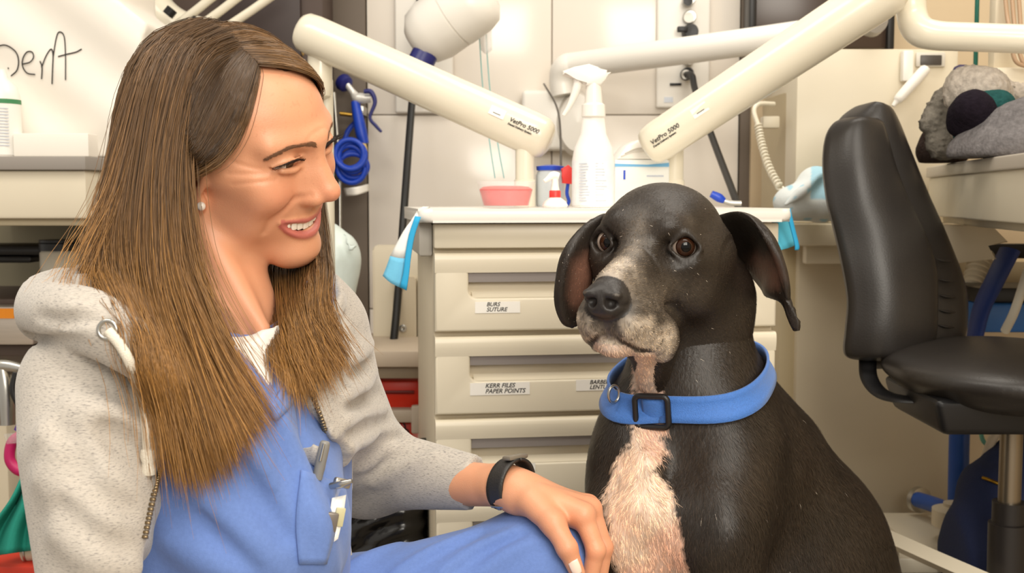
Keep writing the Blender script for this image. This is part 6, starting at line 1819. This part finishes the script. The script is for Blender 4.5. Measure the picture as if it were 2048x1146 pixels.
for s in (1, -1):
    q.ell((s * .0102, .1235, -.0490), (.0066, .010, .0072), .0020, op='sub')
    q.chain([(s * .0140, .1225, -.0505), (s * .0205, .114, -.0525), (s * .0235, .103, -.0520)], [.0026, .0020, .001], .003, op='sub')
    q.ell((s * .0125, .1185, -.0415), (.008, .006, .0045), .004)
    # mouth line under the hanging lip
    q.chain([(s * x_, y_, z_) for x_, y_, z_ in [(0, .104, -.0855), (.012, .101, -.0905), (.026, .086, -.1005), (.039, .056, -.1085), (.046, .020, -.1150), (.043, -.006, -.106)]], [.0022, .003, .0035, .004, .004, .002], .003, op='sub', sm=3)
    # sockets and lids
    q.ell((s * .044, .018, .000), (.0185, .016, .0135), .012, op='sub')
    q.ell((s * .041, -.0045, .0), (.0168, .0160, .0164), .005)
    o_ = np.array((s * .42, .9, .0)); o_ /= np.linalg.norm(o_)
    ex = np.cross(o_, (0, 0, 1)); Rm = np.stack([ex, o_, np.array((0, 0, 1.))], 1)
    cS = np.array((s * .041, -.0045, .0)) + o_ * .0135
    q.ell(cS, (.0152, .0090, .0122), .0020, R=Rm, op='sub')
    q.chain([cS - ex * .0165 + (0, 0, .001), cS + (0, 0, .0150), cS + ex * .0165 + (0, 0, .001)], [.0016, .0028, .0016], .005, sm=4)
    q.chain([cS - ex * .0165 - (0, 0, .003), cS - (0, 0, .0142), cS + ex * .0165 - (0, 0, .003)], [.0015, .0026, .0015], .005, sm=4)
    q.ell((s * .024, .006, .022), (.013, .013, .012), .012)                                     # brow knob
    # creases of the lip
    for cz, ln in ((-.068, .052), (-.078, .048), (-.088, .042)):
        q.chain([(s * .040, .064, cz + .002), (s * .0445, ln, cz), (s * .0475, ln - .020, cz + .003)], [.0006, .0020, .0008], .005, op='sub', sm=3)
q.ell((0, .072, -.099), (.018, .027, .0105), .004)
q.cap((0, .124, -.058), (0, .110, -.084), .0012, .0016, .003, op='sub')
# neck root so that the head flows into the body
nk0, nk1 = w2d(W(1392, 600, 1.33)), w2d(W(1384, 800, 1.345))
q.cap((0, -.075, -.030), nk0, .060, .061, .03)
q.cap(nk0, nk1, .061, .068, .03)
q.cap((0, -.01, -.098), tuple(w2d(W(1304, 755, 1.285))), .020, .018, .03)                # dewlap
Vh, Qh = q.mesh(2)

# body
lo = np.min(WL([(1150, 1146, 1.2), (1200, 700, 1.3)]), 0); hi = np.max(WL([(1830, 1146, 1.6), (1500, 560, 1.35)]), 0)
b = Field((lo[0] - .02, 1.08, -.01), (hi[0] + .14, 1.85, hi[2] + .02), .005)
b.cap(W(1392, 600, 1.33), W(1384, 800, 1.345), .059, .077, 0)
b.cap(W(1384, 800, 1.345), W(1395, 930, 1.37), .075, .112, .04)
b.ell(W(1325, 985, 1.355), (.080, .115, .115), .04)
b.ell(W(1275, 960, 1.30), (.048, .05, .070), .03)
b.cap(W(1400, 900, 1.39), W(1525, 1120, 1.50), .108, .142, .04)
b.cap(W(1450, 770, 1.39), W(1500, 900, 1.45), .045, .085, .04)
rump = W(1612, 1330, 1.60)
b.cap(W(1535, 1120, 1.50), rump, .150, .165, .06)
b.ell(W(1440, 1000, 1.295), (.058, .07, .120), .035)                                       # near shoulder
b.cap(W(1475, 900, 1.30), W(1425, 1040, 1.235), .045, .045, .03)
b.ell(W(1255, 965, 1.335), (.040, .07, .11), .03)
for px, dd in ((1425, 1.24), (1258, 1.27)):
    top = W(px, 1060, dd); el = W(px + 10, 1190, dd + .03)
    b.cap(top, el, .052, .044, .03)
    ft = np.array([el[0] - .01, el[1] - .02, .05])
    b.cap(el, ft, .040, .026, .02)
    b.ell((ft[0] - .015, ft[1] - .03, .026), (.034, .05, .026), .015)
for sx in (-.10, .03):                                                                     # haunches, hind feet
    hp = np.array([rump[0] + sx, rump[1] - .03, .17])
    b.ell(hp, (.085, .17, .15), .04)
    b.cap((hp[0] - .03, hp[1] - .17, .06), (hp[0] - .05, hp[1] - .30, .03), .04, .032, .03)
b.chain([rump + (-.02, .12, -.17), rump + (-.06, .2, -.27), rump + (-.14, .22, -.28)], [.03, .022, .012], .03, sm=3)
b.func(lambda D, x, y, z: np.maximum(D, .002 - z + 0 * x * y))
b.chain(WL([(1360, 900, 1.20), (1385, 990, 1.18), (1385, 1080, 1.17)]), [.002, .005, .004], .045, op='sub', sm=3)
b.cap(W(1292, 930, 1.245), W(1290, 1020, 1.225), .008, .018, .03)                           # breastbone
Vb, Qb = b.mesh(2)
dogF = b


def ear(rows, sub=5):
    G = np.array([WL(r) for r in rows])
    G = np.stack([spline(G[:, j], sub) for j in range(G.shape[1])], 1)
    G = np.stack([spline(G[i], sub) for i in range(G.shape[0])], 0)
    a, c = G.shape[:2]
    N = np.cross(np.gradient(G, axis=0), np.gradient(G, axis=1)); N /= np.linalg.norm(N, axis=2)[..., None] + 1e-12
    u = np.linspace(0, 1, a)[:, None]; v = np.linspace(-1, 1, c)[None]
    th = .0036 * np.sqrt(np.clip(1 - v ** 4, .02, 1)) * (1.15 - .45 * u)
    V = np.vstack([(G + N * th[..., None]).reshape(-1, 3), (G - N * th[..., None]).reshape(-1, 3)])
    idx = np.arange(a * c).reshape(a, c); o = a * c
    f = np.stack([idx[:-1, :-1], idx[1:, :-1], idx[1:, 1:], idx[:-1, 1:]], -1).reshape(-1, 4)
    rim = np.concatenate([idx[0, :], idx[1:, -1], idx[-1, -2::-1], idx[-2:0:-1, 0]]); r2 = np.roll(rim, -1)
    return V, np.vstack([f, f[:, ::-1] + o, np.stack([rim, r2, r2 + o, rim + o], -1)])


# ear beside the cheek (hangs straight) and the folded-back ear showing its lining
E1 = [[(1235, 425, 1.30), (1222, 440, 1.30), (1212, 455, 1.30), (1210, 490, 1.31)],
      [(1210, 432, 1.275), (1180, 448, 1.255), (1168, 472, 1.255), (1188, 510, 1.285)],
      [(1195, 480, 1.26), (1145, 490, 1.235), (1130, 520, 1.25), (1178, 545, 1.275)],
      [(1188, 540, 1.265), (1128, 550, 1.24), (1119, 575, 1.255), (1168, 590, 1.28)],
      [(1180, 590, 1.27), (1124, 600, 1.25), (1118, 615, 1.262), (1160, 625, 1.28)],
      [(1168, 630, 1.27), (1132, 640, 1.26), (1130, 645, 1.265), (1156, 648, 1.275)],
      [(1158, 650, 1.27), (1146, 652, 1.268), (1146, 652, 1.27), (1154, 652, 1.272)]]
E2 = [[(1432, 432, 1.32), (1440, 455, 1.33), (1450, 490, 1.345), (1455, 530, 1.36)],
      [(1466, 424, 1.285), (1500, 440, 1.285), (1512, 482, 1.315), (1495, 548, 1.35)],
      [(1490, 428, 1.26), (1540, 472, 1.25), (1540, 505, 1.29), (1520, 575, 1.335)],
      [(1510, 445, 1.245), (1562, 520, 1.245), (1552, 540, 1.275), (1530, 592, 1.315)],
      [(1535, 490, 1.25), (1574, 565, 1.245), (1560, 580, 1.262), (1545, 598, 1.29)],
      [(1562, 560, 1.25), (1577, 600, 1.25), (1572, 606, 1.256), (1562, 605, 1.268)],
      [(1566, 600, 1.255), (1588, 622, 1.25), (1584, 630, 1.252), (1570, 622, 1.26)],
      [(1572, 630, 1.255), (1594, 640, 1.25), (1594, 648, 1.252), (1578, 645, 1.258)],
      [(1584, 656, 1.255), (1594, 658, 1.252), (1594, 662, 1.253), (1586, 661, 1.256)]]
Ve1, Qe1 = ear(E1); Ve2, Qe2 = ear(E2)


def inside(px, poly):
    x, y = px[:, 0], px[:, 1]; c = np.zeros(len(px), bool)
    for i in range(len(poly)):
        (x0, y0), (x1, y1) = poly[i], poly[i - 1]
        with np.errstate(divide='ignore', invalid='ignore'):
            c ^= ((y0 > y) != (y1 > y)) & (x < (x1 - x0) * (y - y0) / (y1 - y0 + 1e-9) + x0)
    return c


ML = [(0, .104, -.0855), (.012, .101, -.0905), (.026, .086, -.1005), (.039, .056, -.1085), (.046, .020, -.1150), (.043, -.006, -.106)]
BLK, WHT, GRY = np.array(srgb(37, 30, 24)), np.array(srgb(226, 200, 180)), np.array(srgb(186, 172, 156))
patch = spline(np.array([(1268, 700), (1305, 690), (1312, 760), (1318, 800), (1330, 850), (1332, 900), (1322, 945), (1338, 985), (1356, 1040), (1362, 1100), (1360, 1200), (1262, 1200), (1232, 1120), (1210, 1040), (1208, 985), (1228, 945), (1250, 900), (1268, 850), (1268, 790), (1266, 740), (1268, 700)], float), 5)
def coat_head(V):
    P = w2d(V); n = len(V); x, y, z = np.abs(P[:, 0]), P[:, 1], P[:, 2]
    C = np.tile(BLK, (n, 1)); nz = vnoise(P, 260, 3) * .6 + vnoise(P, 90, 4) * .6
    C *= (.8 + .5 * vnoise(P, 40, 9))[:, None]
    g = sstep(.0, .045, y) * sstep(-.066, -.090, z) * (y < .115) * 1.0                       # lips
    g = np.maximum(g, .70 * sstep(.046, .080, y) * (y < .11) * np.exp(-(x / .022) ** 2) * sstep(-.062, -.045, z))     # bridge above the nose
    g = np.maximum(g, .8 * sstep(.06, .085, y) * sstep(-.055, -.07, z) * sstep(.010, .018, x))
    g = np.maximum(g, .30 * np.exp(-(x / .014) ** 2) * sstep(.0, .045, y) * sstep(-.06, -.03, z))
    g = np.maximum(g, .30 * np.exp(-((x - .04) ** 2 + (y + .004) ** 2 + (z - .021) ** 2) / .008 ** 2))         # brows
    g = np.maximum(g, .16 * sstep(-.04, .03, y) * sstep(-.02, -.05, z))
    wgt = np.clip(g * (.15 + 1.15 * nz), 0, 1)
    C = C * (1 - wgt[:, None]) + GRY * wgt[:, None]
    wsp = (vnoise(P, 330, 21) > .80) & (y > .035) & (z < -.06); C[wsp] *= .45
    nose = (np.sqrt((P[:, 0] / .0275) ** 2 + ((y - .108) / .020) ** 2 + ((z + .0475) / .0235) ** 2) < 1.0)
    C[nose] = np.array(srgb(40, 36, 34))
    ph = .75 * np.exp(-(x / .011) ** 2) * sstep(.08, .095, y) * sstep(-.055, -.065, z) * sstep(-.092, -.084, z); C = C * (1 - ph[:, None]) + np.array(srgb(58, 50, 45)) * ph[:, None]
    Pm = np.stack([x, y, z], -1); dm, _ = polydist(Pm, spline(ML, 4)); dk_ = sstep(.0065, .0035, dm)
    C = C * (1 - dk_[:, None]) + np.array(srgb(30, 24, 22)) * dk_[:, None]
    pr = project(V); pr[:, 0] += (vnoise(V, 45, 31) - .5) * 34; w_ = inside(pr, patch) & (pr[:, 1] > 705) & (pr[:, 2] < 1.34)
    C[w_] = WHT * (.75 + .3 * nz[w_])[:, None]
    ch = (y > .045) & (z < -.094) & (x < .022) & (dm > .0045); C[ch] = np.array(srgb(196, 172, 156))
    return C
def coat_body(V):
    n = len(V); C = np.tile(BLK, (n, 1)) * (.75 + .6 * vnoise(V, 22, 5))[:, None]
    pr = project(V + (RNG.normal(size=V.shape) * .0018)); pr[:, 0] += (vnoise(V, 40, 32) - .5) * 26; front = pr[:, 2] < 1.36
    m = inside(pr, patch) & front
    nz = vnoise(V, 60, 6)
    C[m] = WHT * (.72 + .36 * nz[m])[:, None]
    pk = m & (vnoise(V, 28, 8) > .55); C[pk] = C[pk] * .6 + np.array(srgb(214, 160, 140)) * .4
    dk = m & (vnoise(V, 75, 11) > .80); C[dk] = C[dk] * .72
    toes = V[:, 2] < .06; C[toes & (V[:, 1] < 1.35)] = WHT * .8
    return C


def coat_ear(V, lining):
    C = np.tile(BLK, (len(V), 1)) * (.75 + .5 * vnoise(V, 60, 12))[:, None]
    if lining is not None:
        k = len(V) // 2; pr = project(V)
        wl = np.mean([inside(pr + RNG.normal(size=(1, 3)) * 9, lining) for _ in range(24)], 0)[:, None] * .75
        C = C * (1 - wl) + np.array(srgb(146, 104, 86)) * wl
    return C


lin1 = [(1150, 520), (1185, 500), (1190, 560), (1172, 600), (1150, 620), (1140, 580)]
lin2 = [(1505, 500), (1540, 515), (1556, 545), (1556, 575), (1535, 580), (1508, 550)]
CH, CB = coat_head(d2w(Vh)), coat_body(Vb)
Vall = np.vstack([d2w(Vh), Vb, Ve1, Ve2])
off = np.cumsum([0, len(Vh), len(Vb), len(Ve1)])
Qall = np.vstack([Qh, Qb + off[1], Qe1 + off[2], Qe2 + off[3]])
Call = np.vstack([CH, CB, coat_ear(Ve1, lin1), coat_ear(Ve2, lin2)])
dbody = under(link('body', np_mesh('body', Vall, Qall, Call), fur_m), dog)

# short coat hairs
tri = Qall; c0 = Vall[tri].mean(1); nrm = np.cross(Vall[tri[:, 1]] - Vall[tri[:, 0]], Vall[tri[:, 2]] - Vall[tri[:, 0]])
ar = np.linalg.norm(nrm, axis=1); nrm /= ar[:, None] + 1e-12
view = c0 - CAM; view /= np.linalg.norm(view, axis=1)[:, None]
wt = ar * ((nrm * view).sum(1) < .35) * (c0[:, 2] > .33)
hl = w2d(c0); nosem = (np.sqrt((hl[:, 0] / .0285) ** 2 + ((hl[:, 1] - .108) / .022) ** 2 + ((hl[:, 2] + .0475) / .0245) ** 2) < 1.05)
for s in (1, -1): nosem |= (np.linalg.norm(hl - np.array((s * .0465, .0075, 0)), axis=1) < .0182)
inmouth = q.at(np.clip(hl, q.lo + .003, q.lo + q.h * (np.array(q.D.shape) - 3)))
wt[nosem] = 0
NH = 90000
pick = RNG.choice(len(tri), NH, p=wt / wt.sum())
r1, r2 = RNG.random((NH, 1)), RNG.random((NH, 1))
T4 = Vall[tri[pick]]; root = (T4[:, 0] * (1 - r1) + T4[:, 1] * r1) * (1 - r2) + (T4[:, 3] * (1 - r1) + T4[:, 2] * r1) * r2
nn = nrm[pick]; hd = (pick < len(Qh)) | (pick >= len(Qh) + len(Qb)); er = pick >= len(Qh) + len(Qb)
sgn = np.where((nn * (c0[pick] - CAM)).sum(1) > 0, 1, 1)
wb_ = sstep(.09, .17, np.linalg.norm(w2d(root) - np.array((0, -.02, -.02)), axis=1))[:, None]
flow = (DR @ np.array((0, -1.0, -.25))) * (1 - wb_) + np.array((.25, .25, -1.0)) * wb_
flow = np.where(er[:, None], np.array((0, 0, -1.0)), flow)
flow = flow + RNG.normal(size=(NH, 3)) * .18
tg = flow - nn * (flow * nn).sum(1)[:, None]; tg /= np.linalg.norm(tg, axis=1)[:, None] + 1e-9
ln = np.where(er, .0018, np.where(hd, .0034, .0085) * 0 + .0034 + .0051 * sstep(.10, .20, np.linalg.norm(w2d(root) - np.array((0, -.02, -.02)), axis=1)))[:, None] * (.6 + .8 * RNG.random((NH, 1)))
S = np.stack([root - nn * .0002, root + tg * ln * .5 + nn * ln * .10, root + tg * ln + nn * ln * .06], 1)
colr = Call[tri[pick]].mean(1) * (.8 + 1.7 * RNG.random((NH, 1)) ** 2) * np.array((1.06, 1.0, .9))
wh = RNG.random(NH) < np.where(hd & (w2d(root)[:, 1] > -.01) & (w2d(root)[:, 2] < .03), .008, .001)
colr[wh] = np.array(srgb(196, 184, 170))
sd_ = np.cross(tg, nn); wdt = np.array([.00022, .00018, .00005])[None, :, None]
VV = np.stack([S - sd_[:, None] * wdt, S + sd_[:, None] * wdt], 2)
ix = np.arange(NH * 6).reshape(NH, 3, 2)
qq = np.stack([ix[:, :-1, 0], ix[:, :-1, 1], ix[:, 1:, 1], ix[:, 1:, 0]], -1).reshape(-1, 4)
fur = link('fur', np_mesh('fur', VV.reshape(-1, 3), qq, np.repeat(colr, 6, 0)), mat('fur_hair', (42, 35, 29), .42, spec=.5, vcol=True))
under(tag(fur, 'short glossy coat hairs', kind='stuff'), dog)

# eyes
for s in (1, -1):
    c = np.array((s * .041, -.0035, .0)); o_ = np.array((s * .36, .93, .05 if s > 0 else .02)); o_ /= np.linalg.norm(o_)
    lk = o_ + np.array((-.12, 0, 0)) * (s < 0) + np.array((-.18, 0, .05)) * (s > 0)
    tgt = CAM + np.array((.0, 0, .0)) - d2w(c); tgt /= np.linalg.norm(tgt); lw = tgt * .8 + (DR @ o_) * .25 + RGT * (.22 if s < 0 else .05) - UPV * .06; lw /= np.linalg.norm(lw)
    sph = [(.0001, -.0132)] + [(.0132 * math.cos(a), .0132 * math.sin(a)) for a in np.linspace(-1.45, 1.45, 25)] + [(.0001, .0132)]
    eb = lathe('eye', mat('dog_eye_white', (178, 160, 146), .12, spec=.7), sph, seg=28, ang=80)
    eb.scale = (1.07,) * 3; eb.location = d2w(c); under(eb, dog)
    ir = lathe('iris', mat('dog_iris', (52, 30, 18), .08, spec=.3, noise=.25, nscale=300), [(.0092, .0093)] + [(.0135 * math.cos(a), .0135 * math.sin(a)) for a in np.linspace(.80, 1.5, 8)] + [(.0001, .0135)], seg=28, ang=80)
    pu = lathe('pupil', mat('dog_pupil', (6, 5, 5), .06, spec=.3), [(.0050, .01268)] + [(.01375 * math.cos(a), .01375 * math.sin(a)) for a in np.linspace(1.2, 1.5, 6)] + [(.0001, .01375)], seg=24, ang=80)
    for o in (ir, pu):
        o.rotation_euler = Vector(lw).to_track_quat('Z', 'Y').to_euler(); o.scale = (1.09,) * 3; o.location = d2w(c); under(o, dog)

# collar
col_m = mat('collar_nylon', (62, 116, 196), .6, noise=.12, nscale=500, bump=.4, bscale=900, sheen=.2)
p1, p2, p3 = W(1242, 800, 1.30), W(1310, 828, 1.25), W(1518, 718, 1.37)
cen = W(1386, 768, 1.338)
cnv = np.cross(p2 - p1, p3 - p1); cnv /= np.linalg.norm(cnv); cnv *= np.sign(cnv[2])
cen = cen - cnv * ((cen - p2) @ cnv)
e1 = (p2 - cen) / np.linalg.norm(p2 - cen); e2 = np.cross(cnv, e1)
def neck_at(P):
    a_ = b.at(P); L = w2d(P); ok = ((L > q.lo + .003) & (L < q.lo + q.h * (np.array(q.D.shape) - 3))).all(1)
    a_[ok] = np.minimum(a_[ok], q.at(L[ok])); return a_
ring = []
angs = np.linspace(0, 2 * PI, 73)
for wz in (-.0135, -.007, 0, .007, .0135):
    rr_ = []
    for a in angs:
        dv = e1 * math.cos(a) + e2 * math.sin(a); ts = np.linspace(.02, .16, 120)
        v = neck_at(cen + cnv * wz + dv * ts[:, None]); i = np.argmax(v > 0)
        rr_.append(ts[i] - (.14 / 119) * (v[i] / (v[i] - v[i - 1] + 1e-9)) if i else .09)
    ring.append(rr_)
R_ = np.array(ring); R_ = np.maximum(R_, R_.mean(0)[None] - .002)
for it in range(3): R_[:, :-1] = (R_[:, :-1] * 2 + np.roll(R_[:, :-1], 1, 1) + np.roll(R_[:, :-1], -1, 1)) / 4
R_[:, -1] = R_[:, 0]
G = np.array([[cen + cnv * wz + (e1 * math.cos(a) + e2 * math.sin(a)) * (R_[i, j] + .0058) for j, a in enumerate(angs)] for i, wz in enumerate((-.0135, -.007, 0, .007, .0135))])
collar = under(sheet('collar', col_m, G, None, .003, 1), dog); tag(collar, 'blue nylon dog collar with black slide buckle')
def ring_frame(pxpy):
    pr = project(G[2]); j = int(np.argmin(np.hypot(pr[:, 0] - pxpy[0], pr[:, 1] - pxpy[1]) + 1e3 * (pr[:, 2] > 1.34)))
    p = G[2][j]; t = G[2][(j + 1) % 72] - G[2][j - 1]; t /= np.linalg.norm(t); o = np.cross(t, cnv); o *= np.sign(o @ (p - cen)); return p, t, o
p, t, o = ring_frame((1303, 822))
bk = [p + t * a + cnv * c + o * (.0115 - .10 * c) for a, c in rrect(-.0185, .0185, -.0175, .0175, .006, 5)]
bkl = tube('slide_buckle', mat('black_plastic', (24, 23, 24), .4), bk, .0034, None, 8, closed=True); bkl.parent = collar
tag(bkl, 'black plastic slide buckle')
fl = [[p + t * a + cnv * c + o * (.0075 - .003 * (a / .011) ** 2) for a in np.linspace(-.012, .012, 5)] for c in np.linspace(-.0125, .0125, 4)]
sheet('strap_loop', col_m, fl, collar, .003, 2)
p, t, o = ring_frame((1244, 795))
dr_ = [p + t * .0015 + o * (.006 + .008 * math.sin(a)) + cnv * (.014 + .010 * math.cos(a)) for a in np.linspace(0, 2 * PI, 20, endpoint=False)]
tube('d_ring', metal_m, dr_, .0016, collar, 8, closed=True)
# ---------------------------------------------------------------- pen and clip badge on the scrub pocket
pen = thing('pen', 'grey pen standing in the chest pocket of the scrub top', 'pen', tuple(snap(scrubF, [(636, 955)])[0]))
a_ = snap(scrubF, [(634, 958)], off=.006)[0]; b_ = a_ + (W(650, 886, 1.0) - W(634, 958, 1.0)) * 1.05
put(tube('pen_barrel', mat('pen_grey', (128, 126, 122), .35), [a_, a_ * .5 + b_ * .5, b_ * .93 + a_ * .07, b_], [.0045, .0048, .0046, .003], None, 14, 2), pen)
put(tube('pen_clip', metal_m, [b_ * .95 + a_ * .05 - FWD * .0045, b_ * .5 + a_ * .5 - FWD * .0058], .0012, None, 8, 2), pen)
bd = thing('id_badge', 'clip-on identity badge hanging from the scrub pocket', 'badge', tuple(W(672, 970, 1.03)))
d0 = float(project(snap(scrubF, [(655, 975)]))[0, 2]) - .012
put(box('clip', metal_m, (.016, .006, .008), tuple(W(684, 966, d0)), None, .002, rot=(0, .35, .6)), bd)
put(tube('clip_lever', metal_m, [W(662, 972, d0), W(682, 968, d0 - .006), W(704, 962, d0 - .008)], [.003, .0035, .002], None, 8), bd)
put(tube('strap', clear, [W(680, 972, d0), W(674, 990, d0), W(668, 1004, d0)], .004, None, 8, 4, .4), bd)
card = [[W(664, 996, d0 - .002), W(692, 990, d0 + .002)], [W(656, 1045, d0 - .008), W(686, 1034, d0 - .004)], [W(646, 1100, d0 - .014), W(676, 1078, d0 - .010)]]
put(sheet('card', mat('badge_card', (236, 234, 228), .3, coat=.4), card, None, .0022, 3), bd)
put(box('reader', mat('badge_grey', (120, 112, 104), .35, metal=.3), (.011, .006, .017), tuple(W(662, 1044, d0 - .012)), None, .0015, rot=(0, .2, .3)), bd)
put(box('photo', mat('badge_photo', (196, 190, 150), .4), (.008, .003, .016), tuple(W(679, 1034, d0 - .009)), None, .0005, rot=(0, .2, .3)), bd)
